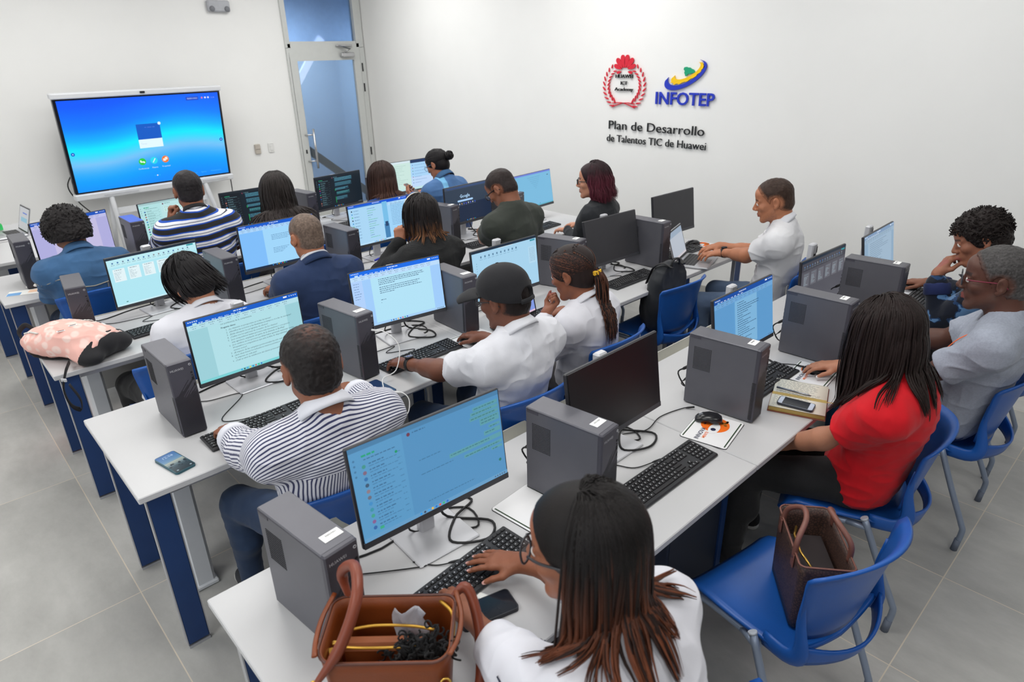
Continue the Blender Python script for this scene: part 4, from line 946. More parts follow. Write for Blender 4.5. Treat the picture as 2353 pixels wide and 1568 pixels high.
def make_mouse(loc, rz, label, z=TZ, m=None):
    t = thing('computer_mouse', label, 'mouse', (*loc, z), rz, None)
    rings = []
    for v, hw, ht, zb in ((-0.052, 0.010, 0.014, 0.004), (-0.047, 0.022, 0.026, 0.001), (-0.03, 0.030, 0.035, 0.0005), (0.0, 0.0315, 0.037, 0.0005), (0.025, 0.029, 0.030, 0.0005), (0.045, 0.024, 0.020, 0.001), (0.053, 0.014, 0.012, 0.003)):
        ring = []
        for q in range(16):
            a_ = q/16*2*math.pi; ca, sa = math.cos(a_), math.sin(a_)
            ring.append((hw*math.copysign(abs(ca)**0.8, ca), v, (zb+ht)/2+(ht-zb)/2*math.copysign(abs(sa)**0.8, sa)))
        rings.append(ring)
    MB().loft(rings).build('mouse_body', m or mat('glossy_black', rgb(26, 26, 30), 0.22, spec=0.6), t)
    MB().lathe([(0.002, -0.004), (0.009, -0.004), (0.010, 0), (0.009, 0.004), (0.002, 0.004)], (0, 0.030, 0.024), 14, M=roty(math.pi/2)).build('scroll_wheel', mat('grey_wheel', rgb(120, 124, 130), 0.5), t)
    return t
def make_mat(loc, rz, label, full=True):  # full=False: plain face
    t = thing('mouse_mat', label, 'mouse mat', (*loc, TZ), rz, None)
    def rr(w_, d, r, n=5):
        q = []
        for cx, cy, a0 in ((w_/2-r, d/2-r, 0), (-w_/2+r, d/2-r, 90), (-w_/2+r, -d/2+r, 180), (w_/2-r, -d/2+r, 270)):
            for i in range(n+1):
                a = math.radians(a0+90*i/n); q.append((cx+r*math.cos(a), cy+r*math.sin(a)))
        return q
    MB().prism(rr(0.222, 0.182, 0.012), 0.0, 0.0022).build('rubber_back', RUBBER, t)
    MB().prism(rr(0.219, 0.179, 0.011), 0.0022, 0.0032).build('white_face', mat('white_mat_cloth', rgb(232, 232, 234), 0.75, vary=0.01), t)
    st = mat('green_stripe_print', rgb(44, 66, 44), 0.7)
    MB().box((0, 0.080, 0.0034), (0.200, 0.005, 0.0004)).box((0, -0.080, 0.0034), (0.200, 0.005, 0.0004)).build('edge_stripe', st, t)
    if not full: return t
    og = mat('orange_print', rgb(240, 110, 20), 0.7); nv = mat('navy_print', rgb(30, 36, 70), 0.7); br = mat('brown_print', rgb(150, 96, 20), 0.7)
    a = np.linspace(0, 2*math.pi, 30, endpoint=False)
    p = MB().prism([(0.038+0.058*math.cos(q), 0.002+0.054*math.sin(q)) for q in a], 0.0033, 0.0036).build('printed_disc', og, t)
    MB().prism([(0.008+0.042*math.cos(q), -0.004+0.020*math.sin(q)) for q in a], 0.0037, 0.0039).build('white_oval', mat('white_mat_cloth', (1, 1, 1)), p)
    MB().prism([(0.000+0.011*math.cos(q), -0.003+0.010*math.sin(q)) for q in a], 0.0040, 0.0042).prism([(0.018, 0.038), (0.038, 0.046), (0.060, 0.036), (0.078, 0.026), (0.072, 0.018), (0.056, 0.028), (0.044, 0.018), (0.036, 0.032)], 0.0040, 0.0042).build('dark_print', nv, p)
    b = MB(); rnd = random.Random(4)
    for i in range(16):
        cx, cy = 0.064+rnd.gauss(0, 0.012), -0.022+rnd.gauss(0, 0.011); r = 0.003+0.003*rnd.random()
        b.prism([(cx+r*math.cos(q), cy+r*math.sin(q)) for q in a[::4]], 0.0037, 0.0039)
    b.build('speckled_print', br, p)
    for tx, s_, u, v, m_ in (('INNOVA', 0.024, -0.098, 0.022, nv), ('MENTE', 0.016, -0.078, 0.004, og)):
        g, f = text_geo(tx, s_, 'LEFT', 0, 0.02, 2)
        MB().add(g+np.array([u, v, 0.0037]), f).build('lettering', m_, t)
    return t
make_mat((1.742, -1.128), 0.20, 'white mouse mat with orange printed disc, against the front-row computer')
make_mouse((1.785, -1.085), 0.5, 'glossy black mouse on the orange-printed mat in the front row', TZ+0.0033)
make_mat((2.47, -1.19), 0.10, 'white mouse mat under the hand of the woman in red')
make_mouse((2.49, -1.195), 0.3, 'black mouse held by the woman in red', TZ+0.0033)
make_mat((3.98, -1.09), 0.0, 'white mouse mat beside the curly-haired boy in camouflage')
make_mouse((3.97, -1.10), 0.3, 'black mouse held by the curly-haired boy in camouflage', TZ+0.0033)
make_mat((0.88, 0.16), 0.0, 'white mouse mat beside the man in pinstripes')
make_mouse((0.885, 0.175), 0.2, 'black mouse held by the man in pinstripes', TZ+0.0033)
make_mat((1.68, 0.215), 0.05, 'white mouse mat beside the man in the black cap')
make_mouse((1.622, 0.20), 0.1, 'black mouse held by the man in the black cap', TZ+0.0033)
make_mat((3.28, 0.14), 0.15, 'white mouse mat beside the black backpack')
make_mouse((3.24, 0.155), 0.4, 'black mouse on the mat beside the black backpack', TZ+0.0033)
make_mat((3.985, 0.33), 0.1, 'white mouse mat near the grey laptop')
make_mouse((3.96, 0.375), 0.8, 'glossy black mouse on the mat behind the grey laptop', TZ+0.0033)
make_mat((0.91, -0.985), 1.65, 'white mouse mat beside the woman with copper-tipped hair', False)
make_mouse((2.74, 3.02), 0.9, 'dark mouse below the dark chat monitor by the glazed door')
# ------------------------------------------------------------------ people: smooth implicit surfaces turned into one continuous mesh
def nrmz(v):
    v = np.asarray(v, float); return v/(np.linalg.norm(v)+1e-12)
_LAT = np.random.default_rng(5).random((32, 32, 32)).astype(np.float32)
def vnoise(P, s):
    """Value noise in 0..1 at points P with feature size s (scalar or per axis)."""
    q = P/np.asarray(s); i = np.floor(q).astype(int); f = q-i; f = f*f*(3-2*f); i %= 32; j = (i+1) % 32
    g = lambda a, b, c: _LAT[a[:, 0], b[:, 1], c[:, 2]]
    x, y, z = f[:, 0], f[:, 1], f[:, 2]
    c00 = g(i, i, i)*(1-x)+g(j, i, i)*x; c10 = g(i, j, i)*(1-x)+g(j, j, i)*x; c01 = g(i, i, j)*(1-x)+g(j, i, j)*x; c11 = g(i, j, j)*(1-x)+g(j, j, j)*x
    return (c00*(1-y)+c10*y)*(1-z)+(c01*(1-y)+c11*y)*z
class Grid:
    def __init__(s, lo, hi, h):
        s.lo = np.asarray(lo, float); s.h = h
        s.n = np.ceil((np.asarray(hi, float)-s.lo)/h).astype(int)+1
        s.ax = [(s.lo[i]+h*np.arange(s.n[i])).astype(np.float32) for i in range(3)]
        s.a = np.full(s.n, 0.25, np.float32)
    def _w(s, lo, hi):
        i0 = np.clip(np.floor((np.asarray(lo)-s.lo)/s.h).astype(int), 0, s.n); i1 = np.clip(np.ceil((np.asarray(hi)-s.lo)/s.h).astype(int)+1, 0, s.n)
        return tuple(slice(a, b) for a, b in zip(i0, i1))
    def op(s, lo, hi, fn, k, sub=False):
        m = k+4*s.h; sl = s._w(np.asarray(lo)-m, np.asarray(hi)+m)
        a = s.a[sl]
        if a.size == 0: return s
        d = fn(s.ax[0][sl[0]][:, None, None], s.ax[1][sl[1]][None, :, None], s.ax[2][sl[2]][None, None, :])
        if sub:
            d = -d; r = np.maximum(a, d)
            if k: t = np.maximum(k-np.abs(a-d), 0); r = r+t*t/(4*k)
        else:
            r = np.minimum(a, d)
            if k: t = np.maximum(k-np.abs(a-d), 0); r = r-t*t/(4*k)
        s.a[sl] = r; return s
    def cone(s, a, b, ra, rb, k=0.01, sub=False):
        a = np.asarray(a, float); b = np.asarray(b, float); d = b-a; L2 = float(d @ d)+1e-9; R = max(ra, rb)
        def fn(X, Y, Z):
            x, y, z = X-a[0], Y-a[1], Z-a[2]
            t = np.clip((x*d[0]+y*d[1]+z*d[2])/L2, 0, 1)
            return np.sqrt((x-t*d[0])**2+(y-t*d[1])**2+(z-t*d[2])**2)-(ra+(rb-ra)*t)
        return s.op(np.minimum(a, b)-R, np.maximum(a, b)+R, fn, k, sub)
    def ell(s, c, r, k=0.01, R=None, sub=False):
        c = np.asarray(c, float); r = np.asarray(r, float); R = np.eye(3) if R is None else np.asarray(R, float)
        e = np.sqrt(((R*r[:, None])**2).sum(0))
        def fn(X, Y, Z):
            x, y, z = X-c[0], Y-c[1], Z-c[2]
            q = [(R[i, 0]*x+R[i, 1]*y+R[i, 2]*z) for i in range(3)]
            k0 = np.sqrt(sum((q[i]/r[i])**2 for i in range(3))); k1 = np.sqrt(sum((q[i]/r[i]**2)**2 for i in range(3)))
            return k0*(k0-1)/(k1+1e-6)
        return s.op(c-e, c+e, fn, k, sub)
    def cut(s, p, n, k=0.0):
        """Keeps the side where (x-p).n < 0."""
        n = nrmz(n); d = ((s.ax[0]-p[0])*n[0])[:, None, None]+((s.ax[1]-p[1])*n[1])[None, :, None]+((s.ax[2]-p[2])*n[2])[None, None, :]
        s.a = np.maximum(s.a, d.astype(np.float32)); return s
    def sample(s, P):
        i = np.clip(np.rint((P-s.lo)/s.h).astype(int), 0, s.n-1); return s.a[i[:, 0], i[:, 1], i[:, 2]]
    def grad(s, P):
        e = s.h*1.5; return np.stack([s.sample(P+np.eye(3)[i]*e)-s.sample(P-np.eye(3)[i]*e) for i in range(3)], 1)/(2*e)
    def mesh(s):
        b = 3*s.h; a = np.clip(s.a, -b, b)
        a[0], a[-1], a[:, 0], a[:, -1], a[:, :, 0], a[:, :, -1] = b, b, b, b, b, b
        g = openvdb.FloatGrid(b); g.copyFromArray(np.ascontiguousarray(a))
        p, q = g.convertToQuads(0.0)
        return p*s.h+s.lo, q
def vert_normals(v, q):
    n = np.cross(v[q[:, 2]]-v[q[:, 0]], v[q[:, 3]]-v[q[:, 1]])
    o = np.zeros_like(v)
    for i in range(4): np.add.at(o, q[:, i], n)
    return o/(np.linalg.norm(o, axis=1)[:, None]+1e-12)
FLIP = None
def link_quads(name, v, q, mt, parent, col=None, uv=None):
    global FLIP
    if FLIP is None:
        vol = np.einsum('ij,ij->i', v[q[:, 0]], np.cross(v[q[:, 1]], v[q[:, 2]])).sum(); FLIP = vol < 0
    if FLIP: q = q[:, ::-1]
    me = bpy.data.meshes.new(name); n, m = len(v), len(q)
    me.vertices.add(n); me.vertices.foreach_set('co', v.astype(np.float32).ravel())
    me.loops.add(4*m); me.loops.foreach_set('vertex_index', q.astype(np.int32).ravel())
    me.polygons.add(m); me.polygons.foreach_set('loop_start', np.arange(0, 4*m, 4, dtype=np.int32))
    me.polygons.foreach_set('use_smooth', np.ones(m, bool))
    me.update(calc_edges=True); me.materials.append(mt)
    if col is not None:
        ca = me.color_attributes.new('col', 'FLOAT_COLOR', 'POINT'); ca.data.foreach_set('color', np.column_stack([col, np.ones(n)]).astype(np.float32).ravel())
    if uv is not None:
        at = me.attributes.new('pat', 'FLOAT', 'CORNER'); u = uv(v, q); at.data.foreach_set('value', u.astype(np.float32).ravel())
    o = bpy.data.objects.new(name, me); C.objects.link(o)
    if parent is not None: o.parent = parent
    return o
def head_frame(yaw, pitch, roll=0.0):
    y, p, r = (math.radians(a) for a in (yaw, pitch, roll))
    fy = np.array([-math.sin(y)*math.cos(p), math.cos(y)*math.cos(p), -math.sin(p)])
    fx = np.array([math.cos(y), math.sin(y), 0.0]); fz = np.cross(fx, fy)
    fz2 = fz*math.cos(r)+fx*math.sin(r); fx2 = fx*math.cos(r)-fz*math.sin(r)
    return np.array([fx2, fy, fz2])
def ik(S, W, la, lb, pole):
    d = W-S; L_ = np.linalg.norm(d)
    if L_ > (la+lb)*0.995: W = S+d/L_*(la+lb)*0.995; d = W-S; L_ = np.linalg.norm(d)
    u = d/L_; x = (la*la-lb*lb+L_*L_)/(2*L_); h = math.sqrt(max(la*la-x*x, 0))
    p = np.asarray(pole, float); p = p-u*(p @ u); p = nrmz(p)
    return S+u*x+p*h, W
def tip_tube(b, P, r, **k): b.tube(P, r, **k)

SKIN = {}
def skin_mat():
    if 'skin' in MATS: return MATS['skin']
    m = mat('skin', (1, 1, 1), 0.48, vary=0.05, vs=30, bump=0.10, bs=260, attr=True, spec=0.4)
    p = m.node_tree.nodes['Principled BSDF']
    p.inputs['Subsurface Weight'].default_value = 0.06; p.inputs['Subsurface Radius'].default_value = (0.012, 0.005, 0.003)
    return m
def cloth_mat(name, col=None, rough=0.85, bump=0.25, bs=420, vary=0.06, vs=25, attr=False, **k):
    return mat(name, col if col is not None else (1, 1, 1), rough, vary=vary, vs=vs, bump=bump, bs=bs, attr=attr, sheen=0.08, spec=0.25, **k)
def hair_mat():
    if 'hair_strands' in MATS: return MATS['hair_strands']
    return mat('hair_strands', (1, 1, 1), 0.46, vary=0.22, vs=60, bump=0.3, bs=500, stretch=(1, 1, 0.25), attr=True, spec=0.2)
def pattern_mat(name, stops, period, rough=0.85, bump=0.15):
    """Cloth whose repeating stripes follow the mesh attribute 'pat' (metres); stops = [(start fraction, colour)]."""
    if name in MATS: return MATS[name]
    m, nt, p = new_mat(name)
    at = N(nt, 'ShaderNodeAttribute', attribute_name='pat')
    d = N(nt, 'ShaderNodeMath', operation='DIVIDE'); L(nt, at.outputs['Fac'], d.inputs[0]); d.inputs[1].default_value = period
    f = N(nt, 'ShaderNodeMath', operation='FRACT'); L(nt, d.outputs[0], f.inputs[0])
    cr = N(nt, 'ShaderNodeValToRGB'); cr.color_ramp.interpolation = 'CONSTANT'
    while len(cr.color_ramp.elements) < len(stops): cr.color_ramp.elements.new(0.5)
    for e, (q, c) in zip(cr.color_ramp.elements, stops): e.position = q; e.color = (*c, 1)
    L(nt, f.outputs[0], cr.inputs[0]); L(nt, cr.outputs[0], p.inputs['Base Color'])
    p.inputs['Roughness'].default_value = rough; p.inputs['Specular IOR Level'].default_value = 0.25; p.inputs['Sheen Weight'].default_value = 0.1
    co = N(nt, 'ShaderNodeTexCoord'); nb = N(nt, 'ShaderNodeTexNoise'); nb.inputs['Scale'].default_value = 400; L(nt, co.outputs['Object'], nb.inputs['Vector'])
    bp = N(nt, 'ShaderNodeBump'); bp.inputs['Strength'].default_value = bump; bp.inputs['Distance'].default_value = 0.003
    L(nt, nb.outputs['Fac'], bp.inputs['Height']); L(nt, bp.outputs['Normal'], p.inputs['Normal'])
    MATS[name] = m; return m

def hand_prims(G, W, hd, pn, thumb, pose, h, nails, sc=1.0):
    """Palm, four fingers and a thumb added to the body's implicit surface. thumb: +1/-1 = the side (along pn x hd) the thumb leaves from."""
    hd = nrmz(hd); pn = nrmz(pn-hd*(np.dot(pn, hd))); sd = np.cross(pn, hd)*thumb      # sd points to the thumb side
    curls = {'type': (14, 26, 20), 'flat': (4, 10, 8), 'mouse': (12, 22, 14), 'fist': (66, 84, 60), 'hold': (40, 55, 35), 'relax': (22, 32, 22)}[pose]
    spread = {'type': 5, 'flat': 7, 'mouse': 4, 'fist': 0, 'hold': 2, 'relax': 3}[pose]
    kn = []
    for i, (off, fwd, ln) in enumerate(((0.030, 0.088, 0.072), (0.010, 0.093, 0.080), (-0.010, 0.088, 0.074), (-0.029, 0.078, 0.058))):
        K = W+(hd*fwd+sd*off-pn*0.004*(1 if i in (1, 2) else 0))*sc
        G.cone(W+sd*off*0.45*sc, K, 0.0155*sc, 0.0105*sc, 0.016); kn.append((K, off, ln, i))
    G.cone(W-hd*0.005+sd*0.012*sc, W+(hd*0.05+sd*0.020)*sc, 0.015*sc, 0.013*sc, 0.012); G.cone(W-hd*0.005-sd*0.012*sc, W+(hd*0.05-sd*0.020)*sc, 0.015*sc, 0.012*sc, 0.012)
    for K, off, ln, i in kn:
        a = math.radians(spread*(1.5-i)); d = hd*math.cos(a)+sd*math.sin(a); c = 0.0; P = K
        for j, (fr, rr) in enumerate(((0.46, 0.0090), (0.30, 0.0082), (0.24, 0.0074))):
            c += math.radians(curls[j]*(1.0+0.12*(i-1.5)*(1 if pose in ('type', 'relax') else 0)))
            dd = d*math.cos(c)+pn*math.sin(c); Q = P+dd*ln*fr*sc
            G.cone(P, Q, rr*1.04*sc, rr*0.95*sc, 0.004 if j else 0.009)
            if j == 2: nails.append((Q-dd*0.001+(-pn*math.cos(c)+d*math.sin(c))*rr*0.66*sc, dd, -pn*math.cos(c)+d*math.sin(c), rr))
            P = Q
    # thumb from the side of the palm near its base
    tb = W+(hd*0.022+sd*0.020+pn*0.004)*sc
    fold = {'fist': 0.75, 'hold': 0.6}.get(pose, 0.18)
    d1 = nrmz(hd*0.66+sd*0.72*(1-fold*0.5)+pn*(0.18+fold*0.5)); T1 = tb+d1*0.042*sc
    d2 = nrmz(hd*0.90+sd*(0.42-fold*1.0)+pn*(0.14+fold*0.35)); T2 = T1+d2*0.032*sc; T3 = T2+nrmz(d2+pn*0.15)*0.024*sc
    G.cone(tb, T1, 0.015*sc, 0.0115*sc, 0.014); G.cone(T1, T2, 0.0110*sc, 0.0100*sc, 0.004); G.cone(T2, T3, 0.0100*sc, 0.0082*sc, 0.003)
    up = nrmz(np.cross(np.cross(d2, sd-pn*0.6), d2)); nails.append((T3+up*0.0055*sc, d2, up, 0.0085))

def head_prims(G, H, F, s, neckA, male, hairless=False):
    w = lambda x, y, z: H+s*(F[0]*x+F[1]*y+F[2]*z)
    r = lambda *q: np.array(q)*s
    G.ell(w(0, -0.012, 0.035), r(0.0745, 0.097, 0.080), 0.0, F)
    G.ell(w(0, 0.030, -0.035), r(0.058, 0.058, 0.076), 0.03*s, F)
    G.ell(w(0, -0.030, -0.02), r(0.064, 0.070, 0.062), 0.03*s, F)
    jw = 0.046 if male else 0.042
    for sx in (-1, 1):
        G.cone(w(sx*jw, 0.006, -0.062), w(sx*0.016, 0.068, -0.098), 0.020*s, 0.017*s, 0.022*s)
        G.ell(w(sx*0.040, 0.060, -0.020), r(0.024, 0.022, 0.020), 0.02*s, F)
        G.cone(w(sx*0.014, 0.083, 0.022), w(sx*0.046, 0.068, 0.020), 0.0085*s, 0.008*s, 0.014*s)
    G.ell(w(0, 0.074, -0.102), r(0.018, 0.015, 0.014), 0.016*s, F)
    G.ell(w(0, 0.060, 0.050), r(0.050, 0.030, 0.034), 0.02*s, F)
    for sx in (-1, 1): G.ell(w(sx*0.031, 0.094, 0.004), r(0.017, 0.014, 0.0105), 0.010*s, F, True)
    for sx in (-1, 1):
        G.ell(w(sx*0.031, 0.0765, 0.004), r(0.0145, 0.0125, 0.0125), 0.002, F)
        G.cone(w(sx*0.019, 0.086, 0.0105), w(sx*0.044, 0.079, 0.0095), 0.0040*s, 0.0034*s, 0.004)
    G.cone(w(0, 0.084, 0.012), w(0, 0.108, -0.026), 0.0085*s, 0.0115*s, 0.012*s)
    for sx in (-1, 1): G.ell(w(sx*0.012, 0.098, -0.031), r(0.0095, 0.011, 0.0085), 0.006*s, F)
    G.ell(w(0, 0.078, -0.058), r(0.030, 0.016, 0.022), 0.012*s, F)
    for sx in (-1, 1):
        G.cone(w(0, 0.0945, -0.0595), w(sx*0.020, 0.083, -0.0635), 0.0050*s, 0.0030*s, 0.004*s)
        G.cone(w(0, 0.0930, -0.0715), w(sx*0.018, 0.083, -0.0660), 0.0058*s, 0.0032*s, 0.004*s)
    for sx in (-1, 1):
        e = math.radians(24)*sx; E = np.array([F[0]*math.cos(e)+F[1]*-math.sin(e)*-1, F[1]*math.cos(e)-F[0]*math.sin(e)*1, F[2]])
        E = np.array([nrmz(F[0]*math.cos(e)-F[1]*math.sin(e)), nrmz(F[1]*math.cos(e)+F[0]*math.sin(e)), F[2]])
        G.ell(w(sx*0.081, -0.016, -0.004), r(0.0085, 0.019, 0.031), 0.006*s, E)
        G.ell(w(sx*0.091, -0.010, -0.006), r(0.007, 0.010, 0.018), 0.004*s, E, True)
        G.ell(w(sx*0.079, -0.006, -0.032), r(0.0075, 0.010, 0.010), 0.005*s, F)
    nb = w(0, -0.028, -0.055)
    nr = (0.060 if male else 0.050)*s
    G.cone(neckA, nb, nr*1.06, nr*0.96, 0.03)

class Body: pass
def make_body(sp):
    """Works out the skeleton of one seated figure from its spec."""
    B = Body(); B.sp = sp; m = sp.get('male', True); B.male = m
    B.H = np.array(sp['head'], float); B.s = sp.get('hs', 1.0); B.F = head_frame(*sp['look'])
    ty = math.radians(sp.get('ty', 0)); B.sx = np.array([math.cos(ty), math.sin(ty), 0.0]); B.tf = np.array([-math.sin(ty), math.cos(ty), 0.0])
    Z = np.array([0, 0, 1.0])
    B.N = B.H-B.s*(0.062*B.F[2]+0.088*Z+0.018*B.F[1]+0.042*B.tf)+np.array(sp.get('ndx', (0, 0, 0)))
    B.P = np.array([*sp['hip'], sp.get('hz', 0.558)])
    bul = sp.get('bulge', 0.05)
    mid = (B.P+B.N)/2-B.tf*bul
    B.sp_pt = lambda t: (1-t)**2*B.P+2*t*(1-t)*mid+t*t*B.N
    B.sp_tan = lambda t: nrmz(2*(1-t)*(mid-B.P)+2*t*(B.N-mid))
    py = math.radians(sp.get('py', sp.get('ty', 0)*0.5)); B.psx = np.array([math.cos(py), math.sin(py), 0]); B.pf = np.array([-math.sin(py), math.cos(py), 0])
    g = sp.get('girth', 1.0); B.g = g
    B.sw = sp.get('sw', 0.178 if m else 0.155)
    up = B.sp_tan(0.88); tl = math.radians(sp.get('shtilt', 0)); ss = nrmz(B.sx*math.cos(tl)+Z*math.sin(tl))
    B.S = {}
    for k, q in (('L', -1), ('R', 1)):
        rz = sp.get('raise'+k, 0.0); fw = sp.get('fwd'+k, 0.015)
        B.S[k] = B.sp_pt(0.90)+ss*q*B.sw-up*0.025+Z*rz+B.tf*fw
    B.la, B.lb = (0.285, 0.250) if m else (0.265, 0.232)
    B.W, B.E, B.hand = {}, {}, {}
    for k, q in (('L', -1), ('R', 1)):
        hsp = sp['hand'+k]
        kn = np.array(hsp['at'], float); hd = nrmz(hsp.get('dir', (0, 1, -0.12))); pn = np.array(hsp.get('palm', (0, 0, -1.0)), float)
        W = kn-hd*0.085
        pole = hsp.get('pole', B.sx*q*0.55-Z*0.8-B.tf*0.25)
        B.E[k], B.W[k] = ik(B.S[k], W, B.la, B.lb, pole)
        B.hand[k] = (hd, pn, hsp.get('pose', 'type'), (-1 if k == 'L' else 1)*-1*hsp.get('flip', 1))
    B.hipj, B.kn, B.an = {}, {}, {}
    for k, q in (('L', -1), ('R', 1)):
        B.hipj[k] = B.P+B.psx*q*0.088-Z*0.012
        kd = nrmz(B.pf+B.psx*q*sp.get('splay', 0.16)); B.kn[k] = B.hipj[k]+kd*0.41+Z*(0.50-B.hipj[k][2])
        B.an[k] = B.kn[k]+np.array([0, 0, -0.42])+kd*sp.get('shin', 0.02)
    return B
def torso_prims(G, B, d, lo=-0.2, hi=1.0, k=0.04):
    """Trunk volumes; d inflates them for clothes."""
    g, m = B.g, B.male
    def slab(t, w_, dp, hh, kk=k, fo=0.0):
        if not lo <= t <= hi: return
        u = B.sp_tan(max(t, 0)); a = min(max(t/0.5, 0), 1); sx = nrmz(B.psx*(1-a)+B.sx*a); f = nrmz(np.cross(u, sx)); sx = np.cross(f, u)
        G.ell(B.sp_pt(t)+f*fo, np.array([w_, dp, hh])+d, kk, np.array([sx, f, u]))
    sw = B.sw/0.178
    slab(0.0, 0.172*(1.0 if m else 1.04)*g, 0.118*g, 0.115, 0.0)
    slab(0.16, 0.158*g, 0.112*g, 0.11)
    slab(0.36, (0.148 if m else 0.132)*g, 0.104*g, 0.12, fo=0.012*g)
    slab(0.60, 0.160*sw*(1+0.5*(g-1)), 0.108*(1+0.5*(g-1)), 0.14, fo=0.008)
    slab(0.80, 0.150*sw, 0.096, 0.105)
    if not m:
        u = B.sp_tan(0.62); f = nrmz(np.cross(u, B.sx))
        for q in (-1, 1): G.ell(B.sp_pt(0.62)+f*0.085+B.sx*q*0.065, np.array([0.058, 0.055, 0.058])+d, 0.04)
    for kx in 'LR':
        c = B.sp_pt(0.97); G.cone(c, B.S[kx], 0.044+d, 0.050+d, 0.045)
        G.cone(B.sp_pt(0.84), B.S[kx], 0.07+d, 0.050+d, 0.04)
        G.cone(B.N+nrmz(B.H-B.N)*0.03, B.sp_pt(0.93)*0.45+B.S[kx]*0.55+np.array([0, 0, 0.012]), 0.036+d*0.6, 0.034+d, 0.05)
def arm_prims(G, B, k, d, t0=0.0, t1=2.0, kk=0.03, loose=0.0):
    """t runs 0..1 shoulder-elbow, 1..2 elbow-wrist."""
    S, E, W = B.S[k], B.E[k], B.W[k]; f = 1.0 if B.male else 0.86
    ra, re, rw = 0.050*f, 0.041*f, 0.0265*f
    if t1 > 0: 
        e = min(t1, 1.0); G.cone(S, S+(E-S)*e, ra+d, ra+(re-ra)*e+d+loose*e, kk)
        if e > 0.5: G.cone(S+(E-S)*0.2, S+(E-S)*min(0.62, e), 0.047*f+d, 0.044*f+d+loose*0.5, 0.03)
    if t1 > 1: 
        e = min(t1-1, 1.0); G.cone(E, E+(W-E)*e, re*0.98+d, re*0.98+(rw-re)*e+d+loose*0.6, kk if d == 0 else 0.02)
        if d == 0: G.cone(E+(W-E)*0.10, E+(W-E)*0.42, 0.043*f, 0.038*f, 0.03)
def leg_prims(G, B, k, d, shoe=False):
    g = B.g; G.cone(B.hipj[k], B.kn[k], 0.088*g+d, 0.056+d, 0.04); G.cone(B.kn[k], B.an[k], 0.054+d, 0.036+d, 0.03)
    G.cone(B.kn[k]-np.array([0, 0, 0.06]), B.kn[k]-np.array([0, 0, 0.18])-B.pf*0.02, 0.05+d, 0.046+d, 0.03)

def region_bounds(B, pad=0.16):
    P = np.array([B.H, B.N, B.P, *B.S.values(), *B.E.values(), *B.W.values(), *B.kn.values(), *B.an.values()]+[B.W[k]+B.hand[k][0]*0.2 for k in 'LR'])
    lo = P.min(0)-pad; hi = P.max(0)+pad; lo[2] = max(lo[2], -0.01); return lo, hi
def dyn_fold(v, q, n, amp, B, seed):
    """Soft cloth folds pushed along the normals."""
    o = np.array([seed*1.7, seed*0.9, seed*2.3])
    a = vnoise(v+o, (0.10, 0.10, 0.045)); b = vnoise(v*np.array([1, 1, 1])+o*1.3, 0.035); c = vnoise(v+o*2.1, (0.05, 0.05, 0.16))
    r = (1-np.abs(2*a-1))**2*0.55+(1-np.abs(2*c-1))**2*0.35+b*0.3-0.55
    return v+n*(amp*r)[:, None]
# ------------------------------------------------------------------ hair
def scalp(B, th): 
    s = B.s; return (lambda x, y, z: B.H+s*(B.F[0]*x+B.F[1]*y+B.F[2]*z)), s
def hair_cap(B, th, root, col, front=0.080, low=-0.10, bump=0.0, seed=0, name='hair', temple=0.028, top=0.0, colfn=None, h=0.0035, fade=0.0):
    """Close-fitting hair: an inflated skull cut at the hairline."""
    w, s = scalp(B, th); F = B.F
    G = Grid(B.H-0.19*s, B.H+0.19*s, h)
    G.ell(w(0, -0.012, 0.035+top*0.5), np.array([0.0745+th, 0.097+th, 0.080+th+top*0.5])*s, 0, F)
    G.ell(w(0, -0.034, -0.022), np.array([0.0655+th*0.8, 0.070+th*0.9, 0.066+th])*s, 0.02*s, F)
    def pl(y0, z0, y1, z1):   # plane through two side-view points, keeps the back/upper side
        dy, dz = y1-y0, z1-z0; ny, nz = -dz, dy
        if ny < 0: ny, nz = -ny, -nz
        return w(0, y0, z0), F[1]*ny+F[2]*nz
    p, n = pl(front, 0.075, temple, -0.02); n = nrmz(n); G.cut(p, n); nn = None
    n2 = F[2]*-(temple+0.075)+F[1]*(0.0-(-0.02)+low)*-1
    dy, dz = (-0.085)-temple, low+0.024; nn = F[1]*dz+F[2]*-dy; nn = -nn if (nn @ F[2]) > 0 else nn
    G.cut(w(0, temple, -0.024), nn)
    if fade:
        for sx in (-1, 1): G.ell(w(sx*0.086, -0.008, -0.010), np.array([0.034, 0.026, 0.038])*s, 0.004, F, True)
    if bump:
        sl = np.abs(G.a) < 4*h
        idx = np.argwhere(sl); P = idx*h+G.lo
        lp = (P-B.H) @ F.T
        G.a[sl] -= (bump*(vnoise(lp+seed, 0.011)-0.4)+bump*0.6*(vnoise(lp+seed*2, 0.006)-0.5)).astype(np.float32)
    v, q = G.mesh()
    c = np.tile(np.asarray(col), (len(v), 1))
    if colfn is not None: c = colfn((v-B.H) @ F.T/s, c)
    if fade:
        d1 = -((v-p) @ nrmz(n)); d2 = -((v-w(0, temple, -0.024)) @ nrmz(nn)); lv = (v-B.H) @ F.T/s
        d3 = (np.sqrt((lv[:, 1]+0.008)**2+(lv[:, 2]+0.010)**2)-0.036)*s
        e = np.minimum(np.minimum(d1, d2), np.where(np.abs(lv[:, 0]) > 0.05, d3, 1.0)); t = np.clip(1-e/(fade*s), 0, 1)
        t = np.clip(t*1.15-0.35*vnoise(lv+7, 0.004), 0, 1)[:, None]*0.85; c = c*(1-t)+np.asarray(B.sp['skin'])*0.92*t
    return link_quads(name, v-root_loc(root), q, hair_mat(), root, c)
def root_loc(o): return np.array(o.location[:])
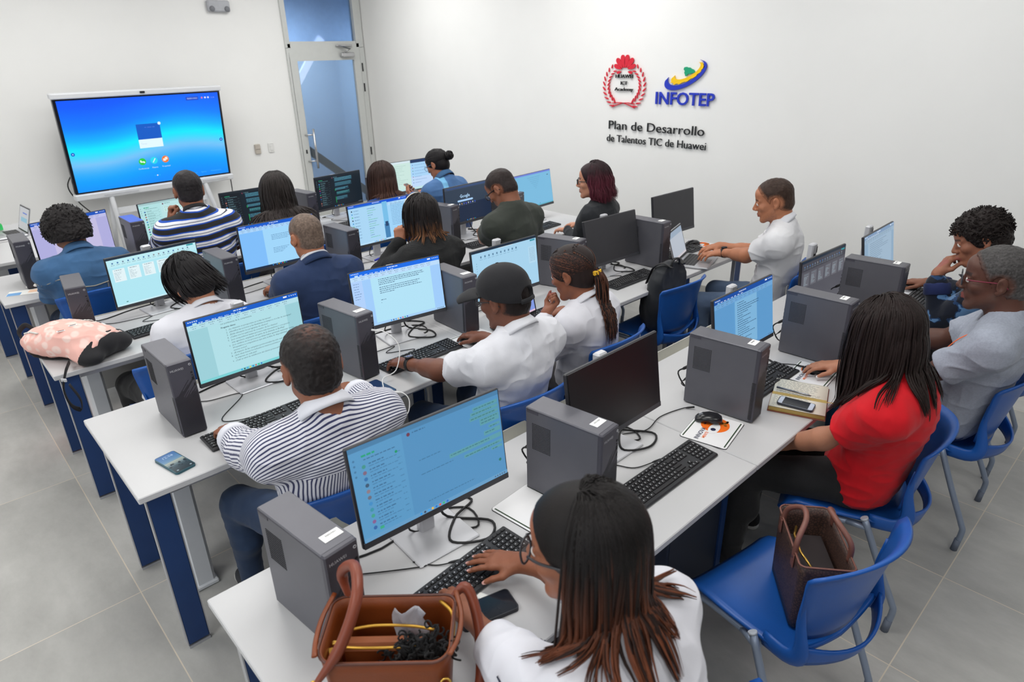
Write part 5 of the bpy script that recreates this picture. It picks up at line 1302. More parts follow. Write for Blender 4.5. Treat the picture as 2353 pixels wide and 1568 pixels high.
def curls_hair(B, root, col, th, n, ln, r, front=0.07, seed=0, coil=0.006, low=-0.07):
    """Cap plus many short coiled locks."""
    cap = hair_cap(B, th*0.75, root, col, front=front, bump=0.010, seed=seed, low=low)
    w, s = scalp(B, th); rg = np.random.default_rng(seed+3); b = MB(); k = 0
    while k < n:
        d = nrmz(rg.normal(size=3))
        y, z = d[1], d[2]
        if z < -0.35 or (y > 0.55 and z < 0.25) or (y > 0.35 and z < 0.05): continue
        base = np.array([0.072, 0.095, 0.078])*d+np.array([0, -0.014, 0.030])
        up = nrmz(d+np.array([0, 0, -0.25 if z < 0.3 else 0.1])+0.35*rg.normal(size=3))
        a0 = rg.random()*6.28; e1 = nrmz(np.cross(up, [0.3, 0.5, 0.8])); e2 = np.cross(up, e1); l_ = ln*(0.7+0.5*rg.random())
        t = np.linspace(0, 1, 11)
        P = base+up*(t*l_)[:, None]+coil*(np.cos(a0+t*9)[:, None]*e1+np.sin(a0+t*9)[:, None]*e2)*(0.4+0.6*t)[:, None]
        Pw = B.H+s*(P @ B.F)
        f = 0.75+0.5*rg.random()
        b.tube(Pw-root_loc(root), np.linspace(r, r*0.55, 11)*s, 5, col=tuple(np.asarray(col)*f)); k += 1
    b.build('hair_curls', hair_mat(), cap)
def strand_hair(B, root, cols, n, ln, part=(0.0, 0.02), seed=0, wid=0.011, wind=(0, 0, 0), faceopen=62, th=0.010, body=None, ombre=(0.45, 1.0), layers=2, lenvar=0.12, stiff=0.72, tie=None, wave=0.0, thick=0.38, ombre_pick=1.0, front=0.075, low=-0.10, keep=None, clump=0):
    """Long hair: locks simulated from the parting over the skull and down, resting on head and clothes. cols = (root colour, tip colour)."""
    cap = hair_cap(B, th, root, cols[0], front=front, low=low, seed=seed, temple=0.03)
    w, s = scalp(B, th); F = B.F; rg = np.random.default_rng(seed+9)
    m = n
    az = np.radians(rg.uniform(faceopen, 360-faceopen, m)); lay = rg.integers(0, layers, m)
    # start points near the parting, direction down the meridian (az 0 = front)
    st = rg.uniform(0.05, 0.75, m)
    d0 = np.stack([np.sin(az), np.cos(az), np.zeros(m)], 1)
    R = np.array([0.0745, 0.097, 0.080])+th
    ctr = np.array([0, -0.012, 0.035])
    el = np.radians(90-70*st)
    side = np.sign(d0[:, 0])
    P = ctr+R*np.stack([d0[:, 0]*np.cos(el), d0[:, 1]*np.cos(el), np.sin(el)], 1)
    P[:, 0] += part[0]*np.sin(el)
    V = np.stack([d0[:, 0]*np.sin(el), d0[:, 1]*np.sin(el), -np.cos(el)], 1)
    P = B.H+s*(P @ F); V = V @ F
    K = 24; ds = ln/K; grav = np.array([0, 0, -1.0])
    L_ = ln*(1-lenvar*rg.random(m))-st*0.10
    path = [P.copy()]
    off = (0.003+0.006*lay)*s
    Rr = (np.array([0.0745, 0.097, 0.080])+th)*s
    jit = rg.normal(size=(m, 3))*0.03
    for i in range(K):
        V = stiff*V+(1-stiff)*(grav+np.asarray(wind)*(i/K)+jit); V /= np.linalg.norm(V, axis=1)[:, None]
        step = (L_/K)[:, None]
        P = P+V*step
        for _ in range(2):
            # skull
            for c_, R_ in ((np.array([0, -0.012, 0.035]), Rr), (np.array([0, -0.03, -0.025]), np.array([0.068, 0.074, 0.066])*s+th*s*0.8), (np.array([0, 0.028, -0.035]), np.array([0.064, 0.060, 0.078])*s)):
                q = ((P-B.H)/1.0) @ F.T-c_*s; k0 = np.sqrt(((q/(R_+off[:, None]))**2).sum(1)); ins = k0 < 1
                if ins.any(): q2 = q[ins]/k0[ins][:, None]; P[ins] = B.H+(q2+c_*s) @ F
            if body is not None:
                for G in body:
                    dd = G.sample(P)-(0.006+off); ins = dd < 0
                    if ins.any():
                        g = G.grad(P[ins]); g /= np.linalg.norm(g, axis=1)[:, None]+1e-9; P[ins] += g*(-dd[ins])[:, None]
        if wave: P = P+np.stack([np.sin(i*0.9+az*3), np.cos(i*0.8+az*2), np.zeros(m)], 1)*wave*(i/K)
        V = (P-path[-1]); V /= np.linalg.norm(V, axis=1)[:, None]+1e-9
        path.append(P.copy())
    path = np.stack(path, 1)
    if clump:
        gi = rg.choice(m, clump, replace=False); e = path[:, -1]; D = ((e[:, None]-e[gi][None])**2).sum(2); g_ = gi[D.argmin(1)]
        tt = np.linspace(0, 1, K+1); ww = (np.clip((tt-0.45)/0.55, 0, 1)**1.5*0.80)[None, :, None]
        path = path*(1-ww)+(path[g_]+(path[:, [K//2]]-path[g_][:, [K//2]])*0.15)*ww
    b = MB(); rl = root_loc(root); t = np.linspace(0, 1, K+1)
    ctrw = B.H+s*(np.array([0, -0.012, 0.0]) @ F)
    for i in range(m):
        Q = path[i][::1]
        if keep is not None and not keep((Q[-1]-B.H) @ F.T/s): continue
        r = wid*(0.75+0.5*rg.random())*np.interp(t, [0, 0.1, 0.75, 1], [0.7, 1.0, 0.85, 0.15])
        f = 0.72+0.55*rg.random()
        out = nrmz((Q[K//2]-ctrw)*np.array([1, 1, 0.0])+1e-6)
        j0 = b.n
        b.tube(Q-rl, r, 5, cap=False, flat=(thick, out))
        nv = b.n-j0
        mixv = np.clip((t-ombre[0])/(ombre[1]-ombre[0]), 0, 1)*(1.0 if rg.random() < ombre_pick else 0.15)
        c = (np.asarray(cols[0])*(1-mixv)[:, None]+np.asarray(cols[1])*mixv[:, None])*f
        b.cols[-1] = np.column_stack([np.repeat(c, 5, 0), np.ones(nv)])
    b.build('hair_locks', hair_mat(), cap)
    return cap
def pulled_hair(B, root, cols, tie, seed=0, th=0.007, tail=None, n=150, body=None, bun=None, tie_col=None):
    """Hair combed back to a tie point (head units), ending in a tail or a bun."""
    cap = hair_cap(B, th, root, cols[0], front=0.078, low=-0.085, temple=0.03, seed=seed)
    w, s = scalp(B, th); F = B.F; rg = np.random.default_rng(seed+4); rl = root_loc(root); b = MB()
    T = np.asarray(tie, float)
    for i in range(n):
        a = rg.uniform(-1, 1)*2.4; zz = rg.uniform(-0.6, 1.0)
        d = nrmz([math.sin(a), math.cos(a), zz*0.9])
        if d[1] > 0.72 and d[2] < 0.45: continue
        R = np.array([0.0745, 0.097, 0.080])+th; c0 = np.array([0, -0.012, 0.035])
        p0 = c0+R*d
        pts = []
        for u in np.linspace(0, 1, 14):
            p = p0*(1-u)+T*u; q = p-c0; k0 = math.sqrt(((q/(R+0.002))**2).sum())
            if k0 < 1: q = q/k0
            pts.append(B.H+s*((q+c0) @ F))
        f = 0.85+0.3*rg.random(); c = np.asarray(cols[0] if rg.random() > 0.3 else cols[1])*f
        b.tube(np.array(pts)-rl, 0.0062*s*np.linspace(0.7, 0.9, 14), 5, col=tuple(c), cap=False, flat=(0.35, nrmz((p0-c0) @ F)))
    b.build('hair_locks', hair_mat(), cap)
    Tw = B.H+s*(T @ F)
    if bun:
        bm = MB(); ax = nrmz(T @ F-np.array([0, 0, 0.2]) @ F*0)
        c0 = Tw+nrmz((T-np.array([0, -0.012, 0.035])) @ F)*bun*0.55
        for i in range(46):
            a0, tl = rg.random()*6.28, rg.uniform(-1, 1)
            e1 = nrmz(np.cross(ax, [0.2, 0.9, 0.3])); e2 = np.cross(ax, e1)
            t = np.linspace(0, 2.4, 12); rr = bun*(0.92*math.sqrt(max(1-(tl*0.9)**2, 0.05)))
            P = c0+ax*bun*0.9*tl*0.9+rr*(np.cos(a0+t)[:, None]*e1+np.sin(a0+t)[:, None]*e2)
            bm.tube(P-rl, 0.008*s*np.sin(np.linspace(0.4, 2.8, 12)), 6, col=tuple(np.asarray(cols[0])*(0.7+0.6*rg.random())), cap=False)
        bm.lathe([(0.001, -bun*0.85), (bun*0.6, -bun*0.6), (bun*0.88, 0), (bun*0.6, bun*0.6), (0.001, bun*0.85)], c0-rl, 14, col=tuple(cols[0]))
        bm.build('hair_bun', hair_mat(), cap)
    if tail:
        bm = MB(); out = nrmz((T-np.array([0, -0.012, 0.035])) @ F)
        for i in range(420):
            o = rg.normal(size=3)*0.016; P = Tw+o*0.5; V = nrmz(out*0.8+np.array([0, 0, -0.5])+rg.normal(size=3)*0.16); pts = [P.copy()]
            ln = tail*(0.75+0.3*rg.random())
            for j in range(22):
                V = nrmz(0.72*V+0.28*(np.array([0, 0, -1.0])+rg.normal(size=3)*0.05)); P = P+V*ln/22
                if body is not None:
                    for G in body:
                        dd = float(G.sample(P[None])[0])-0.008-0.012*rg.random()
                        if dd < 0: g = G.grad(P[None])[0]; P = P+g/(np.linalg.norm(g)+1e-9)*-dd
                P = P+0.0016*np.array([math.sin(j*0.8+i), math.cos(j*0.7+i), 0])
                pts.append(P.copy())
            f = 0.7+0.6*rg.random(); c = np.asarray(cols[0] if rg.random() > 0.45 else cols[1])*f
            bm.tube(np.array(pts)-rl, 0.0050*np.interp(np.linspace(0, 1, 23), [0, 0.15, 0.7, 1], [0.6, 1, 0.8, 0.12]), 5, col=tuple(c), cap=False, flat=(0.5, out))
        bm.build('ponytail', hair_mat(), cap)
    if tie_col is not None:
        bm = MB(); ax = nrmz((T-np.array([0, -0.012, 0.035])) @ F+np.array([0, 0, -0.4])); e1 = nrmz(np.cross(ax, [0.2, 0.9, 0.3])); e2 = np.cross(ax, e1)
        for k in range(3):
            t = np.linspace(0, 2*math.pi, 22); P = Tw+ax*(0.006*k)+0.019*(np.cos(t)[:, None]*e1+np.sin(t)[:, None]*e2)+0.002*np.sin(t*7+k)[:, None]*ax
            bm.tube(P-rl, 0.0055, 7)
        bm.build('hair_tie', mat('yellow_elastic', tie_col, 0.7), cap)

# ------------------------------------------------------------------ things worn
def glasses(B, root, frame_col, lens=(0.022, 0.017), r=0.0016, name='eyeglasses', temple_col=None, rimless=False):
    w, s = scalp(B, 0); rl = root_loc(root); b = MB(); g = MB()
    for sx in (-1, 1):
        t = np.linspace(0, 2*math.pi, 26)
        P = np.array([w(sx*0.033+lens[0]*math.copysign(abs(math.cos(a))**0.8, math.cos(a)), 0.1035-0.10*abs(sx*0.033+lens[0]*math.cos(a))*0.35, 0.002+lens[1]*math.copysign(abs(math.sin(a))**0.8, math.sin(a))) for a in t])
        b.tube(P-rl, r*s, 6)
        c = P.mean(0); g.add(np.vstack([P[:-1], c])-rl, [(i, (i+1) % 25, 25) for i in range(25)])
        tp = np.array([w(sx*0.058, 0.088, 0.008), w(sx*0.072, 0.060, 0.008), w(sx*0.079, 0.010, 0.006), w(sx*0.080, -0.018, 0.002), w(sx*0.079, -0.034, -0.016)])
        b.tube(smooth_path(tp, 14)-rl, r*1.15*s, 6, mi=1)
    b.tube(np.array([w(-0.011, 0.105, 0.006), w(0, 0.112, 0.010), w(0.011, 0.105, 0.006)])-rl, r*s, 6)
    fm = mat(name+'_frame_'+'%02x%02x%02x' % tuple(int(255*c) for c in frame_col), frame_col, 0.35)
    tm = fm if temple_col is None else mat('red_temple', temple_col, 0.4)
    o = b.build(name, [fm, tm], root)
    lm = mat('thin_lens', (0.9, 0.93, 0.96), 0.05, alpha=0.16, spec=0.8)
    g.build('lens', lm, o)
def wristwatch(B, root, k, style='black'):
    E, W = B.E[k], B.W[k]; ax = nrmz(W-E); c = W-ax*0.018; rl = root_loc(root); r = 0.0275*(1 if B.male else 0.86)+0.003
    pn = B.hand[k][1]; up = nrmz(-pn-ax*(-pn @ ax)); sd = np.cross(ax, up)
    t = np.linspace(0, 2*math.pi, 26); b = MB()
    b.tube(np.array([c+r*(math.cos(a)*up+math.sin(a)*sd) for a in t])-rl, 0.010, 6, flat=(0.28, ax)) if False else None
    rings = []
    for a in t[:-1]:
        d = math.cos(a)*up+math.sin(a)*sd
        rings.append([c+d*r-ax*0.011-rl, c+d*(r+0.003)-ax*0.011-rl, c+d*(r+0.003)+ax*0.011-rl, c+d*r+ax*0.011-rl])
    rings.append(rings[0]); b.loft(rings, cap=False)
    o = b.build('wristwatch', RUBBER, root)
    M = np.column_stack([ax, sd, up])
    case = mat('dark_watch_case', rgb(52, 52, 56), 0.3, 0.6); face = mat('watch_face', rgb(70, 90, 140), 0.15, 0.2) if style == 'big' else mat('black_watch_face', rgb(16, 16, 18), 0.1)
    q = 0.0215 if style == 'big' else 0.0195
    cc = c+up*(r+0.001)-rl
    MB().lathe([(q*0.9, 0), (q, 0.003), (q, 0.008), (q*0.84, 0.0105), (q*0.80, 0.009)], cc, 28, M=M).build('watch_case', case, o)
    MB().lathe([(0.0005, 0.0088), (q*0.82, 0.0088), (q*0.82, 0.0094), (0.0005, 0.0094)], cc, 28, M=M).build('watch_dial', face, o)
    if style == 'big':
        hb = MB()
        for i in range(12):
            a = i/12*2*math.pi; hb.box(cc+M @ np.array([q*0.68*math.cos(a), q*0.68*math.sin(a), 0.0098]), (0.002, 0.002, 0.0005))
        hb.tube([cc+M @ np.array([0, 0, 0.0102]), cc+M @ np.array([q*0.5, 0.003, 0.0102])], 0.0007, 5).tube([cc+M @ np.array([0, 0, 0.0102]), cc+M @ np.array([-0.004, q*0.55, 0.0102])], 0.0007, 5)
        hb.build('watch_hands', mat('white_print', rgb(235, 235, 235), 0.5), o)
def collar(B, root, mt, r=0.066, h=0.040, fold=0.030, gap=35, name='shirt_collar', lift=0.043, out=0.003):
    """Turned-down collar standing round the neck."""
    ax = nrmz((B.H-B.F[2]*0.05*B.s-B.F[1]*0.02*B.s)-B.N); f = nrmz(B.tf-ax*(B.tf @ ax)); x = np.cross(f, ax)
    c = B.N+f*0.022+ax*lift; rl = root_loc(root); G = []
    for a in np.radians(np.linspace(gap, 360-gap, 49)):
        d = f*math.cos(a)+x*math.sin(a); fr = (1+math.cos(a))/2
        el = 1.0+0.10*math.cos(a)**2; z0 = -0.004-0.050*fr; rr = (r+out)*el
        hh = h*(1-0.25*fr); fo = fold*(1+0.45*fr)
        prof = [(rr+0.002, z0-0.012), (rr-0.001, z0+hh*0.6), (rr-0.002, z0+hh), (rr+0.003, z0+hh+0.004), (rr+0.009, z0+hh-0.004), (rr+0.015+0.25*fo, z0+hh-fo*0.75), (rr+0.017+0.33*fo, z0+hh-fo*1.15)]
        G.append([c+d*q+ax*z-rl for q, z in prof])
    return MB().sheet(G, 0.0035).build(name, mt, root)
def neckband(B, root, mt, r=0.064, tub=0.007, drop=0.055, name='neckband'):
    ax = nrmz((B.H-B.F[2]*0.05*B.s-B.F[1]*0.02*B.s)-B.N); f = nrmz(B.tf-ax*(B.tf @ ax)); x = np.cross(f, ax); c = B.N+f*0.020+ax*0.022; rl = root_loc(root)
    P = np.array([c+(f*math.cos(a)*1.12+x*math.sin(a))*r+ax*(0.004-drop*(1+math.cos(a))/2) for a in np.linspace(0, 2*math.pi, 40)])
    return MB().tube(P-rl, tub, 8, flat=(1.3, ax)).build(name, mt, root)
def seam(G, pts, rl, r, mt, parent, name='stitched_seam'):
    """A raised seam laid on a garment's implicit surface."""
    P = smooth_path(pts, 40)
    for _ in range(8):
        d = G.sample(P); g = G.grad(P); g /= np.linalg.norm(g, axis=1)[:, None]+1e-9; P = P-g*(d-0.0005)[:, None]*0.8
    P[1:-1] = (P[:-2]+P[1:-1]*2+P[2:])/4
    return MB().tube(P-rl, r, 6).build(name, mt, parent)

# ------------------------------------------------------------------ one person
HAIRCOL = {'black': rgb(26, 24, 25), 'softblack': rgb(40, 36, 36), 'brown': rgb(58, 40, 32), 'dark': rgb(36, 29, 26), 'grey': rgb(88, 86, 86)}
def make_person(sp):
    B = make_body(sp); near = sp.get('near', False); h = 0.0045 if near else 0.0058
    root = thing('person', sp['label'], 'person', (B.P[0], B.P[1], 0.0)); rl = root_loc(root)
    tone = np.asarray(sp['skin']); lo, hi = region_bounds(B)
    if not sp.get('legs', True): lo[2] = 0.40
    # body
    G = Grid(lo, hi, h); nails = []
    torso_prims(G, B, 0.0)
    for k in 'LR':
        arm_prims(G, B, k, 0.0); leg_prims(G, B, k, -0.006)
        hd, pn, pose, th = B.hand[k]; hand_prims(G, B.W[k], hd, pn, th, pose, h, nails, 1.0 if B.male else 0.93)
        G.cone(B.W[k]-nrmz(B.W[k]-B.E[k])*0.03, B.W[k]+hd*0.012, 0.0265*(1 if B.male else 0.86), 0.024*(1 if B.male else 0.86), 0.015)
        G.cone(B.an[k]-np.array([0, 0, 0.02]), B.an[k]+B.pf*0.14-np.array([0, 0, 0.045]), 0.034, 0.026, 0.02)
    head_prims(G, B.H, B.F, B.s, B.N+np.array([0, 0, 0.0]), B.male)
    v, q = G.mesh()
    c = np.tile(tone, (len(v), 1)); lp = (v-B.H) @ B.F.T/B.s; ax_ = np.abs(lp[:, 0])
    lips = (ax_ < 0.023-(np.abs(lp[:, 2]+0.066)*0.6)) & (lp[:, 1] > 0.078) & (np.abs(lp[:, 2]+0.0655) < 0.0115)
    c[lips] = tone*0.35+np.asarray(sp.get('lip', rgb(150, 78, 74)))*0.65
    br = (lp[:, 1] > 0.055) & (ax_ > 0.013) & (ax_ < 0.050) & (np.abs(lp[:, 2]-0.0255+0.12*np.maximum(ax_-0.036, 0)) < 0.0048)
    hc = np.asarray(sp.get('brow', HAIRCOL['dark'])); c[br] = tone*0.25+hc*0.75
    if sp.get('beard'):
        bw = np.clip((0.010+0.55*(0.03-lp[:, 1])-np.abs(lp[:, 0])*0.0-lp[:, 2]-0.055)/0.02, 0, 1)*(lp[:, 1] > -0.005)*(lp[:, 2] > -0.14)*(~lips)
        bw = bw*(0.35+0.65*(vnoise(lp, 0.004) > 0.45))*sp['beard'][1]; c = c*(1-bw[:, None])+np.asarray(sp['beard'][0])*bw[:, None]
    link_quads('body', v-rl, q, skin_mat(), root, c)
    # eyes
    e = MB()
    for sx in (-1, 1):
        cen = B.H+B.s*(np.array([sx*0.031, 0.0795, 0.0015]) @ B.F)-rl; M = B.F.T
        for (r0, col) in (((0.0122*B.s), rgb(226, 220, 214)),):
            prof = [(r0*math.sin(a), r0*math.cos(a)) for a in np.linspace(0.02, math.pi-0.02, 12)]
            cols = []
            Mz = np.column_stack([B.F[0], B.F[2], B.F[1]])
            for i, a in enumerate(np.linspace(0.02, math.pi-0.02, 12)): cols += [[*(rgb(20, 14, 12) if a < 0.55 else col), 1]]*12
            e.lathe(prof, cen, 12, M=Mz, col=np.array(cols))
    e.build('eyes', mat('eye_surface', (1, 1, 1), 0.15, vary=0.0, attr=True), root)
    if near:
        nb = MB()
        for (p, d, u, r) in nails:
            sd = np.cross(d, u); ring = []
            nb.add(np.array([p+d*x*r*0.95+sd*y*r*0.62+u*0.0012*(1-0.5*y*y) for x, y in ((-1, -0.8), (-1, 0.8), (0, 1), (0.7, 0.9), (1.05, 0.4), (1.05, -0.4), (0.7, -0.9), (0, -1))])-rl, [tuple(range(8)), tuple(range(7, -1, -1))])
        nb.build('fingernails', mat('nail_'+sp['key'].lower(), sp.get('nail', tuple(tone*0.6+np.array(rgb(230, 190, 180))*0.4)), 0.3), root)
    # trousers and shoes
    tm = sp['trousers']
    T = Grid(np.minimum(lo, hi), np.array([hi[0], hi[1], B.P[2]+0.20]), 0.006)
    torso_prims(T, B, 0.002, hi=0.17)
    for k in 'LR': leg_prims(T, B, k, 0.008)
    T.cut(B.sp_pt(0.22), B.sp_tan(0.1))
    v, q = T.mesh(); n = vert_normals(v, q); n = -n if FLIP else n
    v = dyn_fold(v, q, n, 0.006, B, 3.0)
    link_quads('trousers', v-rl, q, tm, root, np.ones((len(v), 3)))
    for k in 'LR':
        a, f = B.an[k], B.pf; S = Grid(a-np.array([0.22, 0.24, 0.11]), a+np.array([0.22, 0.24, 0.10]), 0.006)
        S.cone(a-np.array([0, 0, 0.025])-f*0.02, a+f*0.13-np.array([0, 0, 0.05]), 0.044, 0.034, 0.0).cone(a-np.array([0, 0, 0.05])-f*0.03, a+f*0.16-np.array([0, 0, 0.055]), 0.034, 0.028, 0.02)
        S.cut(np.array([0, 0, 0.022]), np.array([0, 0, -1.0])); v, q = S.mesh()
        so = link_quads('shoe', v-rl, q, sp.get('shoe', mat('dark_shoe', rgb(46, 48, 54), 0.6)), root)
        S = Grid(a-np.array([0.22, 0.24, 0.11]), a+np.array([0.22, 0.24, -0.03]), 0.006)
        S.cone(a-np.array([0, 0, 0.07])-f*0.03, a+f*0.165-np.array([0, 0, 0.07]), 0.037, 0.033, 0.0); S.cut(np.array([0, 0, 0.024]), np.array([0, 0, 1.0])); S.cut(np.array([0, 0, 0.003]), np.array([0, 0, -1.0]))
        v, q = S.mesh(); link_quads('shoe_sole', v-rl, q, sp.get('sole', mat('pale_sole', rgb(200, 198, 194), 0.7)), so)
    # top
    G3 = Grid(lo, hi, h); d = sp.get('fit', 0.012); sl = sp.get('sleeve', 'long'); torso_prims(G3, B, d, k=0.075)
    t1 = {'long': 1.96, 'short': 0.66, 'cuffed': 1.80, 'rolled': 1.25}[sl]
    loose = {'long': 0.0, 'short': 0.018, 'cuffed': 0.006, 'rolled': 0.012}[sl]+sp.get('loose', 0.0)
    for k in 'LR':
        arm_prims(G3, B, k, d*(0.85 if sl != 'short' else 0.8), 0, t1, 0.075, loose)
        if sp.get('puff'): G3.ell(B.S[k]*0.62+B.E[k]*0.38+np.array([0, 0, 0.015]), (0.068, 0.068, 0.072), 0.03)
    if sl == 'short':
        for k in 'LR':
            S_, E_ = B.S[k], B.E[k]; e = nrmz(E_-S_); p = S_+(E_-S_)*0.66
            # square off the sleeve end, leaving the trunk alone
            cut = Grid(p-0.12, p+0.12, h)
            sl_ = G3._w(p-0.085, p+0.085); X = G3.ax[0][sl_[0]][:, None, None]; Y = G3.ax[1][sl_[1]][None, :, None]; Zz = G3.ax[2][sl_[2]][None, None, :]
            al = (X-p[0])*e[0]+(Y-p[1])*e[1]+(Zz-p[2])*e[2]
            rad = np.sqrt(np.maximum((X-p[0])**2+(Y-p[1])**2+(Zz-p[2])**2-al**2, 0))
            a = G3.a[sl_]; m = (al > 0) & (rad < 0.080) & (al < 0.085)
            tor = Grid.__new__(Grid); 
            G3.a[sl_] = np.where(m, np.maximum(a, np.minimum(al, 0.03)), a)
            G3.cone(p-e*0.035, p+e*0.03, 0.046*(1 if B.male else 0.86)+0.003, 0.045*(1 if B.male else 0.86)+loose*0.55, 0.0, True)
        # trunk may have been bitten where the arm lies against it: put it back
        torso_prims(G3, B, d, k=0.0)
    G3.cut(B.sp_pt(0.0)-B.sp_tan(0.0)*sp.get('hem', 0.085), -B.sp_tan(0.0))
    ntop = B.H-B.F[2]*0.05*B.s-B.F[1]*0.02*B.s
    nd = nrmz(ntop-B.N); nk = sp.get('neck', 0.0)
    G3.cone(B.N+nd*(0.012-nk), ntop+nd*0.05, 0.061+nk*0.3, 0.075, 0.006, True)
    G3.cone(B.N+B.tf*0.045-np.array([0, 0, 0.012+nk]), B.N+B.tf*0.09+np.array([0, 0, 0.05]), 0.045, 0.05, 0.01, True)
    v, q = G3.mesh(); n = vert_normals(v, q); n = -n if FLIP else n
    v = dyn_fold(v, q, n, sp.get('folds', 0.010), B, sp.get('seed', 1))
    cc = np.ones((len(v), 3)); pat = None
    if sp.get('pattern'): pat = lambda vv, qq: sp['pattern'](B, vv+rl, qq)
    if sp.get('topcol'): cc = sp['topcol'](B, v, cc)
    top = link_quads(sp.get('topname', 'shirt'), v-rl, q, sp['top'], root, cc, pat)
    B.G, B.G3, B.root, B.top, B.rl = G, G3, root, top, rl
    if sp.get('cuff'):
        for k in 'LR':
            E_, W_ = B.E[k], B.W[k]; a = nrmz(W_-E_); c0 = E_+(W_-E_)*(t1-1); r = 0.030*(1 if B.male else 0.86)+d+loose*0.6
            MB().tube(np.array([c0-a*0.055, c0-a*0.05, c0, c0+a*0.006])-rl, [r*1.0, r*1.12, r*1.06, r*0.95], 20).build('cuff', sp['cuff'], top)
    sp['finish'](B)
    return B
# ------------------------------------------------------------------ cloth patterns
def arm_side(B, c, lim=0.105):
    """For points c: index of the sleeve they belong to (0 none, 1 left, 2 right), and the along and angle coordinates."""
    best = np.zeros(len(c), int); al = np.zeros(len(c)); an = np.zeros(len(c)); dist = np.full(len(c), lim)
    for i, k in enumerate('LR'):
        for a, b, off in ((B.S[k], B.E[k], 0.0), (B.E[k], B.W[k], np.linalg.norm(B.E[k]-B.S[k]))):
            d = b-a; l = np.linalg.norm(d); u = d/l; t = (c-a) @ u; tc = np.clip(t, 0, l); r = c-a-tc[:, None]*u; rr = np.linalg.norm(r, axis=1)
            ok = (rr < dist) & ((t > 0.05) if off == 0 else (t > -0.02))
            e1 = nrmz(np.cross(u, [0.31, 0.2, 0.9])); e2 = np.cross(u, e1)
            best[ok] = i+1; al[ok] = (t+off)[ok]; an[ok] = np.arctan2(r[ok] @ e2, r[ok] @ e1); dist[ok] = rr[ok]
    return best, al, an
def spine_h(B, P):
    u = nrmz(B.N-B.P); return (P-B.P) @ u
def pat_pin(B, v, q):
    cen = v[q].mean(1); arm, _, _ = arm_side(B, cen); hN = np.linalg.norm(B.N-B.P); hh = spine_h(B, cen); yoke = hh > hN*0.80; cy = B.sp_pt(0.74)
    V = v[q]; out = np.zeros((len(q), 4)); sx = B.sx; u = nrmz(B.N-B.P); f = np.cross(u, sx)
    for j in range(4):
        P = V[:, j]; r = P-B.P
        ang = np.arctan2(r @ f+0.05, r @ sx)
        o = np.where(yoke, 0.14*np.arctan2((P-cy) @ u+0.03, -((P-cy) @ f)+0.02), 0.15*ang)
        for i, k in enumerate('LR'):
            for a, b in ((B.S[k], B.E[k]), (B.E[k], B.W[k])):
                m = arm == i+1
                d = nrmz(b-a); L_ = np.linalg.norm(b-a); e1 = nrmz(np.cross(d, [0.31, 0.2, 0.9])); e2 = np.cross(d, e1)
                t = (cen-a) @ d; m = m & (t > (0 if b is not B.W[k] else -0.01)) & (t < L_+0.3) if b is B.W[k] else m
                rr = P-a; w_ = np.arctan2(rr @ e2, rr @ e1); wc = np.arctan2((cen-a) @ e2, (cen-a) @ e1)
                w_ = wc+(w_-wc+math.pi) % (2*math.pi)-math.pi
                o = np.where(m, 0.058*w_, o)
        out[:, j] = o
    # keep each face continuous across the seam of the angle
    for j in range(1, 4):
        dlt = out[:, j]-out[:, 0]; out[:, j] = np.where(np.abs(dlt) > 0.2, out[:, 0], out[:, j])
    return out.ravel()+10.0
def pat_bands(B, v, q):
    cen = v[q].mean(1); arm, al, _ = arm_side(B, cen); V = v[q]; out = np.zeros((len(q), 4))
    for j in range(4):
        P = V[:, j]; _, a, _ = arm_side(B, P, 0.3); out[:, j] = np.where(arm > 0, np.where(np.abs(a-al) < 0.05, a, al), spine_h(B, P))
    return out.ravel()+10.0
def camo_mat():
    m, nt, p = new_mat('camouflage_fleece')
    co = N(nt, 'ShaderNodeTexCoord'); n1 = N(nt, 'ShaderNodeTexNoise'); n1.inputs['Scale'].default_value = 9.5; n1.inputs['Detail'].default_value = 3; n1.inputs['Distortion'].default_value = 0.6
    L(nt, co.outputs['Object'], n1.inputs['Vector'])
    cr = N(nt, 'ShaderNodeValToRGB'); cr.color_ramp.interpolation = 'CONSTANT'
    for e, (q, c) in zip([cr.color_ramp.elements[0], cr.color_ramp.elements[1], cr.color_ramp.elements.new(0.5), cr.color_ramp.elements.new(0.6)], [(0.0, rgb(20, 26, 40)), (0.42, rgb(26, 44, 74)), (0.53, rgb(30, 58, 96)), (0.565, rgb(86, 124, 166))]):
        e.position = q; e.color = (*c, 1)
    L(nt, n1.outputs['Fac'], cr.inputs[0]); L(nt, cr.outputs[0], p.inputs['Base Color']); p.inputs['Roughness'].default_value = 0.9; p.inputs['Sheen Weight'].default_value = 0.2; p.inputs['Specular IOR Level'].default_value = 0.2
    return m
WHITEC = cloth_mat('white_cotton', rgb(212, 213, 220), vary=0.03)
WHITEB = cloth_mat('white_blouse', rgb(214, 214, 222), 0.7, vary=0.02, bump=0.12)
RIB = wave_bump(cloth_mat('black_knit', rgb(36, 37, 39), bump=0.0), 90, 0.9, 'Z', (1, 1, 1), 0.006)
DENIM = cloth_mat('blue_denim', rgb(62, 98, 138), vary=0.22, vs=9, bump=0.35, bs=700)
DENIMD = cloth_mat('dark_denim', rgb(40, 56, 82), vary=0.18, vs=12, bump=0.3, bs=700)
JEANB = cloth_mat('mid_blue_denim', rgb(44, 86, 132), vary=0.25, vs=10, bump=0.3, bs=700)
BLACKT = cloth_mat('black_trousers', rgb(34, 34, 36), 0.8)
SLATE = cloth_mat('slate_trousers', rgb(92, 110, 138), 0.85)
STITCH = mat('pale_stitching', rgb(150, 146, 134), 0.8)
tone = lambda r, g, b: rgb(r, g, b)
